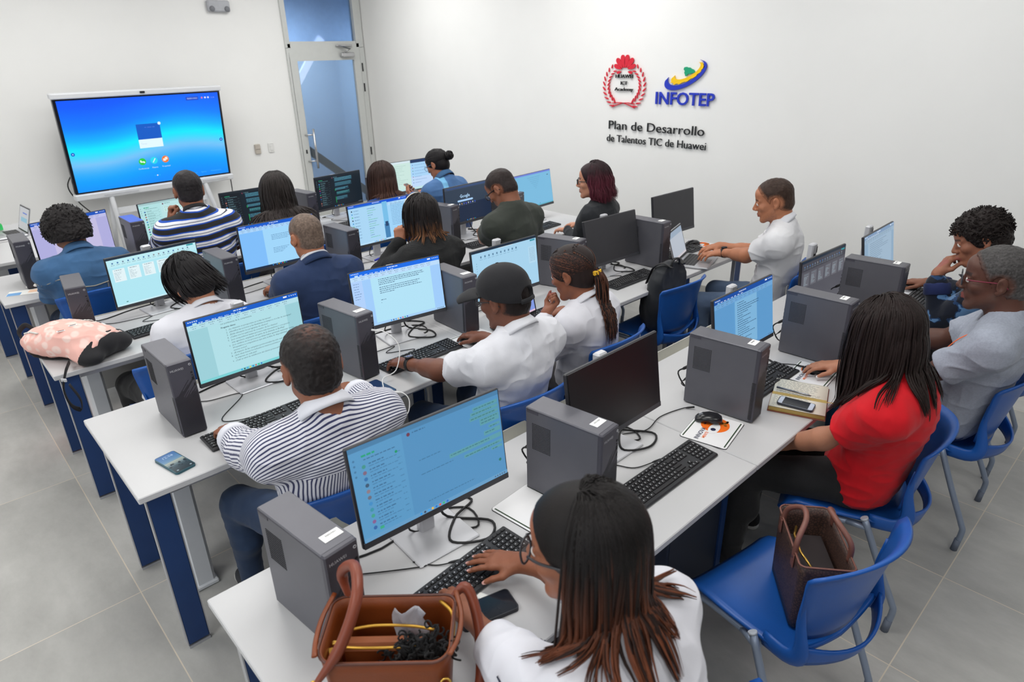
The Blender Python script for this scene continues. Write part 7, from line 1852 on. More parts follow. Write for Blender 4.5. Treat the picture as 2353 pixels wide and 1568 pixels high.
def pink_backpack():
    t = thing('backpack', 'pink flower-patterned backpack with black base lying on the third-row desk', 'backpack', (0.135, 1.545, TZ), math.radians(-54), None)
    # local x: from top handle (-) to base (+); y across; z up
    G = Grid((-0.34, -0.24, -0.01), (0.34, 0.24, 0.25), 0.005)
    G.ell((0.02, 0, 0.085), (0.245, 0.165, 0.082), 0.0).ell((-0.13, 0, 0.075), (0.15, 0.13, 0.07), 0.05).ell((0.17, 0.0, 0.075), (0.11, 0.165, 0.072), 0.05).ell((0.04, -0.02, 0.13), (0.15, 0.11, 0.055), 0.06).ell((0.22, 0.11, 0.05), (0.07, 0.07, 0.045), 0.04).ell((0.21, -0.13, 0.045), (0.08, 0.06, 0.042), 0.04)
    G.cut((0, 0, 0.004), (0, 0, -1.0)); G.cut((0.245, 0, 0), (1, 0, -0.1))
    v, q = G.mesh(); n = vert_normals(v, q); n = -n if FLIP else n; v = dyn_fold(v, q, n, 0.012, None, 4.0); v[:, 2] = np.maximum(v[:, 2], 0.003)
    body = link_quads('bag_body', v, q, flower_cloth(), t)
    BC = cloth_mat('black_bag_cloth', rgb(36, 36, 39), 0.7, bump=0.2)
    B2 = Grid((-0.36, -0.26, -0.01), (0.36, 0.26, 0.25), 0.005)
    B2.ell((0.02, 0, 0.085), (0.249, 0.169, 0.080), 0.0).ell((0.17, 0.0, 0.072), (0.113, 0.171, 0.074), 0.05).ell((0.22, 0.11, 0.05), (0.075, 0.075, 0.047), 0.04).ell((0.21, -0.13, 0.045), (0.085, 0.066, 0.044), 0.04)
    B2.cut((0, 0, 0.003), (0, 0, -1.0)); B2.cut((0.215, 0, 0.09), (-1, 0, 0.45)); v, q = B2.mesh(); link_quads('bag_base', v, q, BC, t)
    B3 = Grid((-0.36, -0.26, -0.01), (0.36, 0.26, 0.1), 0.005)
    B3.ell((0.02, 0, 0.05), (0.252, 0.172, 0.05), 0.0).ell((-0.13, 0, 0.045), (0.155, 0.135, 0.045), 0.05); B3.cut((0, 0, 0.003), (0, 0, -1.0)); B3.cut((0, 0, 0.036), (0, -0.25, 1.0)); v, q = B3.mesh(); link_quads('back_panel', v, q, BC, t)
    GZ = mat('grey_zip_tape', rgb(206, 204, 200), 0.6)
    for k, pts in enumerate(([(-0.17, 0.10, 0.1), (-0.10, 0.055, 0.15), (-0.02, 0.075, 0.16)], [(-0.20, -0.055, 0.1), (-0.15, -0.075, 0.13), (-0.08, -0.10, 0.14)], [(0.12, 0.12, 0.13), (0.10, 0.05, 0.16), (0.07, 0.0, 0.17)])):
        P = smooth_path(pts, 24)
        for _ in range(8):
            d = G.sample(P); g = G.grad(P); g /= np.linalg.norm(g, axis=1)[:, None]+1e-9; P = P-g*(d-0.003)[:, None]
        MB().tube(P, 0.009, 8, flat=(0.4, (0, 0, 1.0))).build('zip_tape', GZ, t)
    MB().tube(smooth_path([(-0.255, -0.05, 0.085), (-0.29, -0.03, 0.12), (-0.28, 0.02, 0.145), (-0.245, 0.045, 0.10)], 20), 0.014, 8, flat=(0.25, (1, 0, 0.3))).build('grab_handle', BC, t)
    z0 = 0.166
    pt = MB().lathe([(0.001, 0.0), (0.030, 0.0), (0.032, 0.003), (0.001, 0.004)], (0.185, 0.10, 0.140), 24, M=rotx(-0.5) @ roty(0.35)); o = pt.build('round_patch', mat('white_patch', rgb(236, 236, 236), 0.5), t)
    M = rotx(-0.5) @ roty(0.35); st = [((0.012 if i % 2 == 0 else 0.005)*math.cos(i*math.pi/5+0.3), (0.012 if i % 2 == 0 else 0.005)*math.sin(i*math.pi/5+0.3)) for i in range(10)]
    MB().prism(st, 0.0038, 0.0046, M=M, c=(0.185, 0.10, 0.140)).build('star_mark', INK, o)
    for x, y in ((0.10, -0.05), (0.07, -0.11)):
        c = np.array([[x, y, 0.2]])
        for _ in range(10): c = c-np.array([[0, 0, 1.0]])*(G.sample(c)-0.003)[:, None]
        z = MB().box(c[0], (0.045, 0.016, 0.004), M=rotz(0.9), bev=0.002).build('zip_pull', mat('white_patch', (1, 1, 1)), t); MB().box(c[0]+[0, 0, 0.0025], (0.030, 0.006, 0.001), M=rotz(0.9)).build('pull_print', INK, z)
    t.scale = (0.90, 0.80, 0.95)
    # strap hanging over the desk's front edge
    P = smooth_path([(0.12, -0.17, 0.03), (0.16, -0.235, 0.03), (0.185, -0.290, 0.012), (0.20, -0.345, -0.05), (0.205, -0.335, -0.14), (0.21, -0.285, -0.185), (0.235, -0.295, -0.12), (0.215, -0.315, -0.03)], 40)
    MB().tube(P, 0.013, 8, flat=(0.18, (1, 0.4, 0))).build('shoulder_strap', BC, t)
    MB().box((0.20, -0.325, -0.005), (0.034, 0.010, 0.018), bev=0.003).build('strap_buckle', SILVER, t)
pink_backpack()
def bag_shell(name, hx, hy, r, hgt, flare, mt, parent, thick=0.004, scallop=0.0):
    rings = []
    for u in np.linspace(0, 1, 9):
        q = rrect(hx*(1+flare*u), hy*(1+flare*u*0.6), r); zz = hgt*u+(scallop*np.cos(np.arctan2(q[:, 1], q[:, 0])*2) if u > 0.7 else 0)*(u-0.7)/0.3
        rings.append(np.column_stack([q, np.zeros(len(q))+zz]))
    for u in np.linspace(1, 0.03, 8):
        q = rrect(hx*(1+flare*u)-thick, hy*(1+flare*u*0.6)-thick, max(r-thick, 0.002)); zz = hgt*u+(scallop*np.cos(np.arctan2(q[:, 1], q[:, 0])*2) if u > 0.7 else 0)*(u-0.7)/0.3
        rings.append(np.column_stack([q, np.zeros(len(q))+zz]))
    return MB().loft(rings).build(name, mt, parent)
def tan_handbag():
    LE = mat('tan_leather', rgb(122, 58, 22), 0.42, vary=0.10, vs=14, bump=0.12, bs=320); LI = mat('tan_lining', rgb(128, 66, 27), 0.6, vary=0.08)
    LD = mat('dark_leather_edge', rgb(86, 50, 40), 0.5); ZG = mat('gold_zip', rgb(206, 160, 66), 0.35, 0.6)
    t = thing('handbag', 'open tan leather handbag with rolled handles on the front-row desk', 'handbag', (0.205, -1.250, TZ), math.radians(-43))
    bag_shell('bag_body', 0.118, 0.082, 0.035, 0.225, 0.16, LE, t, 0.005, 0.016)
    # edge piping and gussets
    q = rrect(0.138, 0.091, 0.036); P = np.column_stack([q, 0.226+0.016*np.cos(np.arctan2(q[:, 1], q[:, 0])*2)]); P = np.vstack([P, P[:1]])
    MB().tube(P, 0.0032, 6).build('rim_piping', LD, t)
    for s in (-1, 1):
        w_ = MB().tube(smooth_path([(s*0.137, -0.086, 0.245), (s*0.150, -0.03, 0.232), (s*0.152, 0.03, 0.232), (s*0.137, 0.086, 0.245)], 14), 0.006, 6, flat=(0.4, (0, 0, 1.0))).build('side_wing', LE, t)
    # middle zipped pouch
    dv = MB().box((-0.01, 0.0, 0.10), (0.20, 0.040, 0.19), bev=0.012).build('middle_pouch', LI, t)
    for s in (-1, 1):
        MB().tube(smooth_path([(-0.105, s*0.022, 0.198), (-0.04, s*0.030, 0.203), (0.04, s*0.028, 0.202), (0.092, s*0.020, 0.198)], 16), 0.0034, 6).build('zip_edge', ZG, dv)
    MB().box((-0.118, -0.012, 0.200), (0.014, 0.010, 0.008), bev=0.002).box((-0.120, -0.04, 0.196), (0.010, 0.040, 0.003), bev=0.001, M=rotz(0.3)).build('zip_slider', GOLD, dv)
    zp = MB().tube(smooth_path([(0.132, -0.05, 0.215), (0.135, 0.0, 0.206), (0.130, 0.05, 0.214), (0.10, 0.086, 0.216)], 16), 0.0042, 6).build('side_zip', ZG, t)
    # rolled handles
    for s, pts in ((-1, [(-0.105, 0.090, 0.21), (-0.120, 0.105, 0.285), (-0.075, 0.06, 0.345), (-0.055, -0.02, 0.335), (-0.085, -0.075, 0.26), (-0.140, -0.105, 0.185)]), (1, [(0.115, 0.094, 0.20), (0.158, 0.115, 0.225), (0.188, 0.05, 0.165), (0.190, -0.03, 0.09), (0.165, -0.085, 0.10), (0.125, -0.092, 0.17)])):
        hd = MB().tube(smooth_path(pts, 40), np.concatenate([np.linspace(0.006, 0.0105, 6), np.full(28, 0.0125), np.linspace(0.0105, 0.006, 6)]), 12).build('handle', mat('russet_leather', rgb(122, 58, 38), 0.4, vary=0.08), t)
        rg = MB()
        for c in (pts[0], pts[-1]):
            a = np.linspace(0, 2*math.pi, 18); rg.tube(np.array([(c[0]+0.010*math.cos(x), c[1]+0.003*math.sin(x), c[2]+0.010*math.sin(x)) for x in a]), 0.0026, 6)
        rg.build('handle_ring', GOLD, hd)
    ch = MB(); c0 = np.array([-0.150, -0.112, 0.165])
    for i in range(3): ch.tube(np.array([c0+np.array([0.006*math.cos(x)*(i % 2), 0.006*math.cos(x)*((i+1) % 2), -0.016*i+0.010*math.sin(x)]) for x in np.linspace(0, 2*math.pi, 14)]), 0.002, 5)
    ch.lathe([(0.001, -0.003), (0.018, -0.003), (0.020, 0), (0.018, 0.003), (0.001, 0.003)], c0+np.array([0, 0, -0.066]), 20, M=rotx(math.pi/2)); ch.build('charm', GOLD, t)
    MB().tube(smooth_path([(-0.142, -0.100, 0.16), (-0.175, -0.10, 0.11), (-0.170, -0.06, 0.03), (-0.150, 0.0, 0.012)], 20), 0.010, 8, flat=(0.3, (1, 0.2, 0))).build('side_strap', LD, t)
    for x in (-0.05, 0.06): MB().box((x, -0.0935, 0.13), (0.008, 0.003, 0.014), bev=0.001).build('front_stud', GOLD, t)
    # what lies inside
    A = np.array([0.205, -1.250, TZ]); Rz = rotz(math.radians(-43)); rnd = np.random.default_rng(8); b = MB(); b2 = MB()
    for i in range(260):
        o = rnd.normal(size=3)*np.array([0.030, 0.016, 0.018]); c = np.array([0.070, -0.030, 0.185])+o; a0 = rnd.random()*6.28; e1 = nrmz(rnd.normal(size=3)); e2 = np.cross(e1, nrmz(rnd.normal(size=3)))
        th = np.linspace(0, 5.5, 12); P = c+0.009*(np.cos(a0+th)[:, None]*e1+np.sin(a0+th)[:, None]*e2)+np.linspace(0, 0.012, 12)[:, None]*np.array([0, 0, 1.0])
        b.tube(P @ Rz.T, 0.0022, 5, cap=False)
    b.lathe([(0.001, -0.085), (0.026, -0.07), (0.036, -0.02), (0.030, 0.012), (0.001, 0.022)], Rz @ np.array([0.070, -0.030, 0.175]), 14)
    tag(b.build('fluffy_scarf', cloth_mat('black_fluff', rgb(26, 26, 28)), loc=A), 'black curly fluffy scarf stuffed inside the open tan handbag', 'scarf')
    Gp = []
    for u in np.linspace(-1, 1, 9):
        Gp.append([Rz @ np.array([0.035+u*0.035+0.006*math.sin(v*7), 0.042+0.012*math.cos(u*4+v*5), 0.14+0.095*v]) for v in np.linspace(0, 1, 9)])
    tag(MB().sheet(Gp, 0.0012).build('plastic_bag', mat('clear_plastic_film', rgb(226, 230, 240), 0.12, alpha=0.45, spec=0.9), loc=A), 'clear plastic bag tucked inside the open tan handbag', 'plastic bag')
tan_handbag()
def brown_bag():
    m, nt, p = new_mat('brown_printed_canvas'); co = N(nt, 'ShaderNodeTexCoord'); v = N(nt, 'ShaderNodeTexVoronoi', feature='DISTANCE_TO_EDGE'); v.inputs['Scale'].default_value = 105
    L(nt, co.outputs['Object'], v.inputs['Vector']); cr = N(nt, 'ShaderNodeValToRGB'); cr.color_ramp.elements[0].position = 0.08; cr.color_ramp.elements[0].color = (*rgb(58, 43, 40), 1); cr.color_ramp.elements[1].position = 0.16; cr.color_ramp.elements[1].color = (*rgb(88, 64, 55), 1)
    L(nt, v.outputs['Distance'], cr.inputs[0]); L(nt, cr.outputs[0], p.inputs['Base Color']); p.inputs['Roughness'].default_value = 0.5
    TR = mat('brown_leather_trim', rgb(118, 76, 66), 0.45, vary=0.08)
    t = thing('handbag', 'dark brown patterned handbag with rolled handles standing on the empty blue chair', 'handbag', (1.475, -1.655, 0.452), math.radians(38))
    bag_shell('bag_body', 0.135, 0.075, 0.02, 0.24, 0.08, m, t, 0.005, 0.012)
    q = rrect(0.1465, 0.079, 0.021); P = np.column_stack([q, 0.241+0.012*np.cos(np.arctan2(q[:, 1], q[:, 0])*2)]); P = np.vstack([P, P[:1]])
    MB().tube(P, 0.003, 6).build('rim_piping', TR, t)
    for s in (-1, 1):
        hd = MB().tube(smooth_path([(-0.075, s*0.078, 0.225), (-0.070, s*0.075, 0.285), (-0.02, s*0.045, 0.325), (0.04, s*0.040, 0.322), (0.085, s*0.068, 0.28), (0.088, s*0.078, 0.225)], 36), 0.0085, 10).build('handle', TR, t)
        for x in (-0.075, 0.088): MB().box((x, s*0.0815, 0.215), (0.026, 0.004, 0.05), bev=0.003).build('handle_tab', TR, hd)
    MB().box((0, 0, 0.165), (0.21, 0.11, 0.006), bev=0.002).build('inner_lining', mat('dark_lining', rgb(40, 32, 34), 0.7), t)
    MB().tube([(-0.095, 0.03, 0.205), (-0.04, 0.05, 0.215), (0.04, 0.05, 0.215), (0.095, 0.03, 0.205)], 0.004, 6).build('zip_edge', GOLD, t)
    a = np.linspace(0, 2*math.pi, 18); MB().tube(np.array([(0.02+0.012*math.cos(x), -0.083, 0.185+0.014*math.sin(x)) for x in a]), 0.0024, 6).build('ring_fitting', GOLD, t)
brown_bag()
def black_backpack():
    BC = cloth_mat('charcoal_nylon', rgb(44, 46, 50), 0.6, bump=0.2)
    t = thing('backpack', 'black backpack standing on the empty chair in the second row', 'backpack', (3.045, -0.025, 0.445), 0.0)
    G = Grid((-0.24, -0.26, -0.02), (0.24, 0.26, 0.55), 0.006)
    G.ell((0, 0.01, 0.20), (0.165, 0.10, 0.24), 0).ell((0, -0.02, 0.36), (0.135, 0.075, 0.09), 0.06).ell((0, 0.085, 0.15), (0.13, 0.06, 0.14), 0.05); G.cut((0, 0, 0.004), (0, 0, -1)); G.cut((0, -0.085, 0), (0, -1, 0.10))
    v, q = G.mesh(); n = vert_normals(v, q); n = -n if FLIP else n; v = dyn_fold(v, q, n, 0.010, None, 2.0); v[:, 2] = np.maximum(v[:, 2], 0.003); link_quads('bag_body', v, q, BC, t)
    for s in (-1, 1):
        MB().tube(smooth_path([(s*0.06, -0.07, 0.44), (s*0.075, -0.01, 0.462), (s*0.09, 0.05, 0.42), (s*0.10, 0.085, 0.32)], 20), 0.016, 8, flat=(0.3, (0, 0.4, 1))).build('shoulder_strap', BLACK, t)
        MB().tube(smooth_path([(s*0.11, 0.02, 0.40), (s*0.14, 0.03, 0.30), (s*0.145, 0.04, 0.15)], 16), 0.004, 6).build('zip_tape', mat('dark_zip', rgb(70, 72, 78), 0.4), t)
    MB().tube(smooth_path([(-0.04, -0.05, 0.44), (-0.03, -0.05, 0.478), (0.03, -0.05, 0.478), (0.04, -0.05, 0.44)], 16), 0.007, 8).build('grab_handle', BLACK, t)
black_backpack()
def orange_bag():
    G = Grid((-0.2, -0.2, -0.01), (0.2, 0.2, 0.4), 0.006); G.ell((0, 0, 0.13), (0.085, 0.13, 0.16), 0).ell((0, 0.02, 0.06), (0.10, 0.15, 0.07), 0.05); G.cut((0, 0, 0.003), (0, 0, -1)); v, q = G.mesh(); n = vert_normals(v, q); n = -n if FLIP else n; v = dyn_fold(v, q, n, 0.014, None, 7.0); v[:, 2] = np.maximum(v[:, 2], 0.002)
    t = thing('shopping_bag', 'bright orange bag on the floor beside the third-row desk leg', 'bag', (0.165, 2.12, 0.0)); link_quads('bag_body', v, q, mat('orange_film', rgb(238, 72, 30), 0.4, vary=0.08), t)
    MB().tube(smooth_path([(0, -0.06, 0.26), (0, -0.04, 0.34), (0, 0.04, 0.34), (0, 0.06, 0.26)], 16), 0.008, 6, flat=(0.3, (1, 0, 0))).build('bag_handle', mat('orange_film', (1, 1, 1)), t)
orange_bag()

# ------------------------------------------------------------------ phones, laptops, papers
def make_phone(loc, rz, label, size=(0.076, 0.156, 0.009), case=BLACK, screen=None, z=TZ, lit=None):
    t = thing('smartphone', label, 'phone', (*loc, z), rz); w_, l_, h_ = size
    MB().prism(rrect(w_/2, l_/2, 0.011), 0.0, h_).build('phone_case', case, t)
    if lit is None:
        MB().prism(rrect(w_/2-0.003, l_/2-0.003, 0.009), h_, h_+0.0005).build('phone_screen', screen or mat('dark_phone_glass', rgb(30, 34, 42), 0.12, spec=0.6), t)
    else:
        c = Canvas(w_-0.006, l_-0.006); lit(c); c.b.xform(np.array([[1, 0, 0, -(w_-0.006)/2], [0, 1, 0, -(l_-0.006)/2], [0, 0, 1, h_+0.0003], [0, 0, 0, 1.0]])); c.b.build('phone_screen', SCREEN, t)
    return t
def lock_screen(c):
    n = 14
    st = [(0, (30, 44, 52)), (0.3, (52, 74, 84)), (0.42, (120, 140, 146)), (0.52, (176, 178, 160)), (0.62, (96, 140, 176)), (1, (44, 98, 162))]
    for i in range(n):
        v = (i+0.5)/n
        for (a, ca), (b_, cb) in zip(st, st[1:]):
            if a <= v <= b_: c.rect(0, i/n, 1, (i+1)/n, mixc(ca, cb, (v-a)/(b_-a)), 1)
    c.k = 3; rnd = random.Random(5)
    for k in range(14): c.disc(rnd.random()*0.9+0.05, 0.22+0.22*rnd.random(), 0.003+0.003*rnd.random(), (34, 50, 60), 8)
    c.text('12:08', 0.5, 0.80, 0.019, (186, 208, 230), 'CENTER'); c.line(0.3, 0.7, 0.90, 0.006, (160, 190, 220), rnd); c.disc(0.15, 0.07, 0.004, (150, 170, 180)); c.disc(0.85, 0.07, 0.004, (150, 170, 180))
make_phone((0.167, 0.135), 0.20, 'lit smartphone in teal case lying on the second-row desk end', case=mat('teal_case', rgb(44, 86, 98), 0.4), lit=lock_screen)
make_phone((1.022, 0.095), 0.06, 'dark blue smartphone charging by the white cable in the second row', case=mat('navy_phone', rgb(34, 48, 78), 0.25), screen=mat('blue_phone_glass', rgb(36, 58, 96), 0.1, spec=0.6))
make_phone((0.522, -1.192), math.radians(-106), 'black smartphone with red button on the front-row desk, near the hands', size=(0.078, 0.160, 0.012), case=mat('matte_black_case', rgb(40, 42, 48), 0.5))
def notebook():
    t = thing('notebook', 'open handwritten notebook with gilt page edge on the front-row desk', 'notebook', (2.205, -1.255, TZ), math.radians(-70))
    # local x along the spine direction of the pages, y across both pages
    hx, hy = 0.105, 0.145
    MB().box((0, 0, 0.002), (2*hx+0.008, 2*hy+0.008, 0.004), bev=0.002).build('cover', mat('brown_cover', rgb(120, 62, 44), 0.5), t)
    pg = mat('cream_pages', rgb(226, 222, 208), 0.75, vary=0.02); gl = mat('gilt_edge', rgb(186, 160, 92), 0.45, 0.3)
    for s in (-1, 1):
        G = []
        for y in np.linspace(0.002, hy, 12):
            u = y/hy; zt = 0.004+(0.022 if s < 0 else 0.010)*(0.55+0.45*math.sin(min(u*1.25, 1)*math.pi/2))*(1-0.12*u)
            G.append([(x, s*y, zt) for x in np.linspace(-hx, hx, 4)])
        V = []; Fc = []
        b = MB(); b.sheet(G, 0.002); o = b.build('page_block', pg, t)
        zb = 0.022 if s < 0 else 0.010
        MB().box((0, s*hy/2, 0.004+zb*0.38), (2*hx-0.001, hy-0.004, zb*0.72)).build('page_edges', gl, o)
        ln = MB(); rnd = random.Random(3 if s < 0 else 9)
        for i in range(13):
            y = s*(0.016+i*0.0096); u = abs(y)/hy; zt = 0.004+zb*(0.55+0.45*math.sin(min(u*1.25, 1)*math.pi/2))*(1-0.12*u)+0.0014
            x = -hx+0.010
            while x < hx-0.02-0.06*rnd.random():
                e = x+rnd.uniform(0.006, 0.018); ln.box(((x+e)/2, y, zt), (e-x, 0.0012, 0.0003)); x = e+0.005
        ln.build('handwriting', mat('grey_pen_ink', rgb(120, 120, 128), 0.7), o)
    MB().tube(smooth_path([(hx-0.01, 0.0, 0.010), (hx+0.02, 0.01, 0.008), (hx+0.045, 0.012, 0.003)], 10), 0.003, 6, flat=(0.3, (0, 0, 1.0))).build('ribbon_marker', mat('yellow_ribbon', rgb(206, 160, 70), 0.6), t)
notebook()
p_ = MB().tube([(0, -0.07, 0), (0, 0.058, 0), (0, 0.070, 0)], [0.0042, 0.0042, 0.0012], 10); o = p_.build('pen', mat('steel_pen', rgb(140, 142, 148), 0.3, 0.8), loc=(2.215, -1.225, TZ+0.0245)); o.rotation_euler = (0, 0, math.radians(190)); tag(o, 'silver pen lying across the open notebook', 'pen')
make_phone((2.105, -1.285), math.radians(12), 'white-framed smartphone in dark case resting on the open notebook', size=(0.066, 0.138, 0.008), case=mat('dark_case', rgb(52, 56, 66), 0.4), screen=mat('pale_phone_face', rgb(196, 206, 222), 0.2), z=TZ+0.0275)
MB().box((0, 0, 0.0089), (0.058, 0.098, 0.0008)).build('dark_display', mat('dark_phone_glass', (1, 1, 1)), bpy.data.objects['smartphone.003'])
p_ = MB().tube([(0, -0.068, 0.0045), (0, 0.05, 0.0045), (0, 0.066, 0.0045)], [0.0045, 0.0045, 0.0012], 10); o = p_.build('pen', mat('blue_pen', rgb(58, 130, 210), 0.3), loc=(1.115, -1.245, TZ)); o.rotation_euler = (0, 0, math.radians(-62)); tag(o, 'blue ballpoint pen on the front-row desk by the lone keyboard', 'pen')
def paper(loc, rz, size, label, seed, z=TZ, lines=6, name='paper_sheet', tint=None):
    t = thing(name, label, 'paper', (*loc, z+0.0006), rz); MB().box((0, 0, 0.0004), (*size, 0.0006)).build('sheet', tint or WHITEP, t)
    b = MB(); rnd = random.Random(seed)
    for i in range(lines):
        y = size[1]*(0.4-0.8*i/max(lines, 1)); x = -size[0]*0.42
        while x < size[0]*0.3: e = x+rnd.uniform(0.005, 0.016); b.box(((x+e)/2, y, 0.0009), (e-x, 0.0012, 0.0003)); x = e+0.004
    if lines: b.build('handwriting', mat('grey_pen_ink', (1, 1, 1)), t)
paper((0.505, -1.155), 0.35, (0.11, 0.085), 'small handwritten note under the keyboard edge beside the black smartphone', 2)
paper((0.60, 1.53), 0.4, (0.16, 0.22), 'white paper sheet on the third-row desk beside the bob-haired person', 5, lines=0)
def brochure():
    t = thing('brochure', 'blue, white and orange brochure on the left end of the fourth-row desk', 'brochure', (0.145, 2.90, TZ+0.0006), -0.35)
    MB().box((0, 0, 0.0005), (0.20, 0.105, 0.0008)).build('sheet', WHITEP, t); MB().box((-0.06, -0.02, 0.0011), (0.075, 0.06, 0.0003)).build('blue_print', mat('blue_print', rgb(110, 166, 220), 0.5), t); MB().box((0.05, 0.01, 0.0011), (0.07, 0.06, 0.0003)).build('orange_tint_print', mat('peach_print', rgb(244, 206, 178), 0.5), t)
brochure()
make_mouse((0.215, 2.975), 1.2, 'white rounded mouse on the brochure at the left end of the fourth row', TZ+0.002, mat('white_mouse_shell', rgb(232, 230, 226), 0.3))
o = MB().tube([(0, -0.05, 0.007), (0, 0.05, 0.007)], 0.006, 10).build('marker_pen', mat('deep_blue_marker', rgb(34, 50, 190), 0.4), loc=(2.12, 1.80, TZ+0.008)); o.rotation_euler = (0, 0, -1.2); tag(o, 'deep blue marker on the stand base of the split-window monitor', 'marker')
def make_laptop(loc, rz, label, size=(0.315, 0.22), tilt=0.30, body=ALU, pic=None, z=TZ, stand=0.0):
    t = thing('laptop', label, 'laptop', (*loc, z), rz); w_, d_ = size
    b = MB().box((0, 0, 0.009), (w_, d_, 0.016), bev=0.005).build('laptop_base', body, t)
    k = MB()
    for i in range(5):
        for j in range(13): k.box((-w_*0.43+w_*0.86*(j+0.5)/13, d_*0.34-i*d_*0.095, 0.0178), (w_*0.86/13-0.0025, d_*0.095-0.0025, 0.0016))
    k.build('keycaps', BLACK, b); MB().box((0, -d_*0.30, 0.0173), (w_*0.33, d_*0.26, 0.0006)).build('trackpad', mat('trackpad_grey', rgb(150, 151, 156), 0.35), b)
    M = rotx(-tilt); A = np.vstack([np.column_stack([M, (0, d_/2-0.002, 0.016)]), [0, 0, 0, 1]])
    MB().box((0, 0.004, d_*0.5), (w_, 0.007, d_), bev=0.003).xform(A).build('lid', body, t)
    MB().box((0, 0.0002, d_*0.5), (w_-0.006, 0.001, d_-0.008)).xform(A).build('lid_bezel', BLACK, t)
    c = Canvas(w_-0.024, d_-0.030); (pic or (lambda c: c.rect(0, 0, 1, 1, (150, 160, 176))))(c)
    Ms = np.array([[1, 0, 0], [0, 0, -1.0], [0, 1.0, 0]]); c.b.xform(np.vstack([np.column_stack([Ms, (-c.w/2, -0.0006, 0.016)]), [0, 0, 0, 1]])); c.b.xform(A).build('screen', SCREEN, t)
    return t
def pic_grey(c): c.rect(0, 0, 1, 1, (172, 180, 192)); c.rect(0, 0.8, 1, 1, (140, 158, 178)); c.rect(0, 0, 1, 0.08, (196, 190, 196))
def pic_blue(c): c.rect(0, 0, 1, 1, (128, 152, 224)); c.rect(0, 0, 1, 0.06, (220, 190, 210)); c.rect(0.1, 0.62, 0.5, 0.9, (156, 182, 236)); c.line(0.12, 0.48, 0.78, 0.01, (80, 100, 170), random.Random(2))
def pic_board(c): c.rect(0, 0, 1, 1, (176, 178, 182)); c.rect(0.35, 0.72, 0.8, 0.78, (80, 110, 190)); c.rect(0.2, 0.35, 0.85, 0.55, (120, 170, 190))
make_laptop((3.60, 0.115), math.radians(18), 'grey laptop in front of the man in white polo', pic=pic_grey, tilt=0.30)
make_laptop((2.02, 0.115), math.radians(6), 'dark laptop with lilac screen before the woman with yellow hair tie', size=(0.27, 0.19), body=BLACK, pic=pic_blue, tilt=0.22)
make_laptop((0.33, 4.83), math.radians(-86), 'open grey laptop on the far left desk by the back wall', pic=pic_board, tilt=0.32)
t = thing('green_cup', 'small bright green box beside the far left laptop', 'box', (0.30, 5.10, TZ)); MB().box((0, 0, 0.035), (0.06, 0.05, 0.05), bev=0.004).build('box_body', mat('bright_green', rgb(60, 210, 110), 0.5), t); MB().box((0, 0, 0.061), (0.056, 0.046, 0.003)).build('box_lid', mat('deep_green', rgb(36, 160, 84), 0.5), t)
t.name = 'small_box'
# the phone held by the person with a bun
sp_ = BODIES['R4S5']; hp = sp_.W['L']+sp_.hand['L'][0]*0.085
t = make_phone((hp[0]+0.035, hp[1]+0.01), 0.5, 'smartphone held up by the person with a low bun', case=mat('pink_case', rgb(200, 150, 140), 0.5), z=hp[2]+0.012); t.rotation_euler = (0.55, 0.1, 0.5)

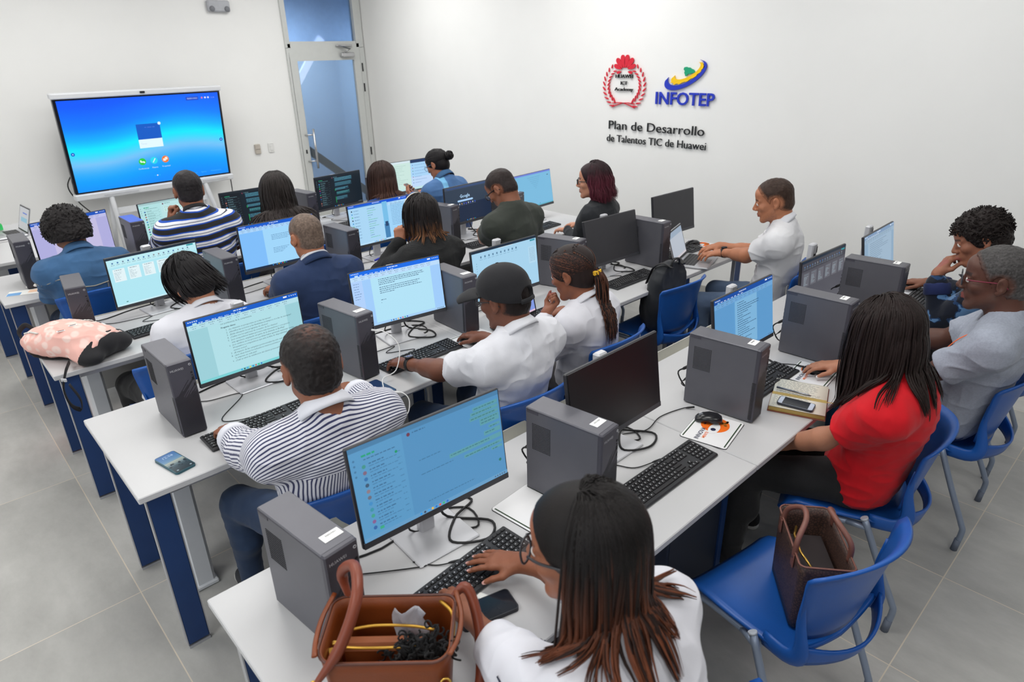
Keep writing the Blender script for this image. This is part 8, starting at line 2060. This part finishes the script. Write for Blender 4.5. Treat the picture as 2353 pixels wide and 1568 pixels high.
# ------------------------------------------------------------------ cables
def cable(pts, r, label, m=RUBBER, name='cable', n=48, plugs=True):
    t = MB().tube(smooth_path(pts, n), r, 7)
    o = t.build(name, m); tag(o, label, 'cable'); P = smooth_path(pts, n)
    if plugs:
        d = nrmz(P[1]-P[0]); MB().tube([P[0]-d*0.002, P[0]+d*0.024, P[0]+d*0.034], [r*2.0, r*2.0, r*1.2], 8).build('plug', m, o)
        d = nrmz(P[-1]-P[-2]); MB().tube([P[-1]+d*0.002, P[-1]-d*0.024, P[-1]-d*0.034], [r*2.0, r*2.0, r*1.2], 8).build('plug', m, o)
    return o
def station_cables(k, near):
    x, y, z, yaw, tl = MON[k]; rnd = random.Random(sum(map(ord, k))*3)
    who = WHO[k]; T_ = TZ+0.004
    if k in CPU: cx, cy, ca = CPU[k]; R_ = rotz(ca); rear = np.array([cx, cy, 0])+R_ @ np.array([-0.015, CD/2+0.008, 0])
    else: rear = np.array([x-0.42, y+0.17, 0])
    j = lambda s: rnd.uniform(-s, s)
    # monitor lead: from the back of the panel, looping over the desk to the computer
    pts = [(x-0.05, y+0.045, z-0.08), (x-0.06, y+0.06, z-0.16), (x-0.04+j(.02), y+0.10, T_+0.01), (x+0.05+j(.04), y+0.03+j(.03), T_), (x+0.13, y-0.01+j(.03), T_), (x+0.16, y+0.08, T_), (x+0.03, y+0.15, T_), (x-0.14, y+0.12+j(.03), T_), (rear[0]+0.07, rear[1]+0.03, T_+0.01), (rear[0]+0.01, rear[1]+0.05, TZ+0.10), (rear[0], rear[1], TZ+0.15)]
    cable(pts, 0.0032, 'black video cable looping behind the monitor of '+who)
    pts = [(x+0.04, y+0.05, z-0.09), (x+0.05, y+0.07, z-0.16), (x+0.09+j(.03), y+0.08, T_+0.012), (x+0.17+j(.03), y-0.03, T_+0.003), (x+0.11, y-0.09+j(.02), T_+0.003), (x+0.02, y-0.02, T_+0.006), (x+0.10, y+0.06, T_+0.006), (x+0.20, y+0.10, T_), (x+0.14, y+0.20 if y+0.20 < ROW[int(k[1])]+DEP else ROW[int(k[1])]+DEP-0.02, T_)]
    if near: cable(pts, 0.0042, 'thicker black power cable coiled by the monitor base of '+who)
    if k in KBD:
        kx, ky, kr = KBD[k]
        pts = [(kx+j(.05), ky+0.064, TZ+0.010), (kx-0.02+j(.05), ky+0.10, T_), (kx-0.06+j(.04), ky+0.16, T_), (x-0.10, y-0.03+j(.04), T_), (rear[0]+0.15, rear[1]-0.06, T_), (rear[0]+0.09, rear[1]+0.02, T_), (rear[0]+0.02, rear[1]+0.035, TZ+0.05), (rear[0], rear[1], TZ+0.10)]
        cable(pts, 0.0020, 'thin keyboard cable on the desk of '+who)
for k in MON: station_cables(k, k in ('R1S1', 'R1S2', 'R1S3', 'R2S1', 'R2S2', 'R2S4', 'R3S1', 'R3S4'))
T_ = TZ+0.004
cable([(1.08, 0.205, TZ+0.235), (1.12, 0.16, TZ+0.225), (1.155, 0.115, TZ+0.16), (1.12, 0.10, TZ+0.06), (1.06, 0.12, TZ+0.03), (1.02, 0.06, TZ+0.02), (0.985, 0.02, TZ+0.005), (0.965, -0.006, TZ-0.03), (0.96, -0.02, TZ-0.2)], 0.0024, 'white charging cable hanging from the computer by the man in the black cap', WRUB)
cable([(1.045, 0.020, T_+0.002), (1.065, -0.03, T_+0.004), (1.07, -0.06, TZ-0.02), (1.035, -0.085, TZ-0.06), (0.99, -0.05, TZ-0.03), (0.955, -0.06, TZ-0.09), (0.93, -0.07, TZ-0.2)], 0.0024, 'white cable plugged into the dark blue smartphone and drooping off the desk', WRUB)
cable([(1.83, -0.99, TZ+0.012), (1.80, -0.955, T_), (1.68, -0.93, T_), (1.56, -0.95, T_), (1.46, -0.90, T_), (1.32, -0.86, T_)], 0.0020, 'thin mouse cable running left from the mouse on the orange-printed mat')
cable([(2.50, -1.14, TZ+0.012), (2.50, -1.08, T_), (2.42, -1.0, T_), (2.30, -0.99, T_), (2.12, -0.96, T_)], 0.0020, 'thin mouse cable running to the mouse of the woman in red')
cable([(3.96, -1.045, TZ+0.012), (3.94, -1.0, T_), (3.86, -1.02, T_), (3.72, -0.99, T_)], 0.0020, 'thin mouse cable curling from the mouse of the boy in camouflage')
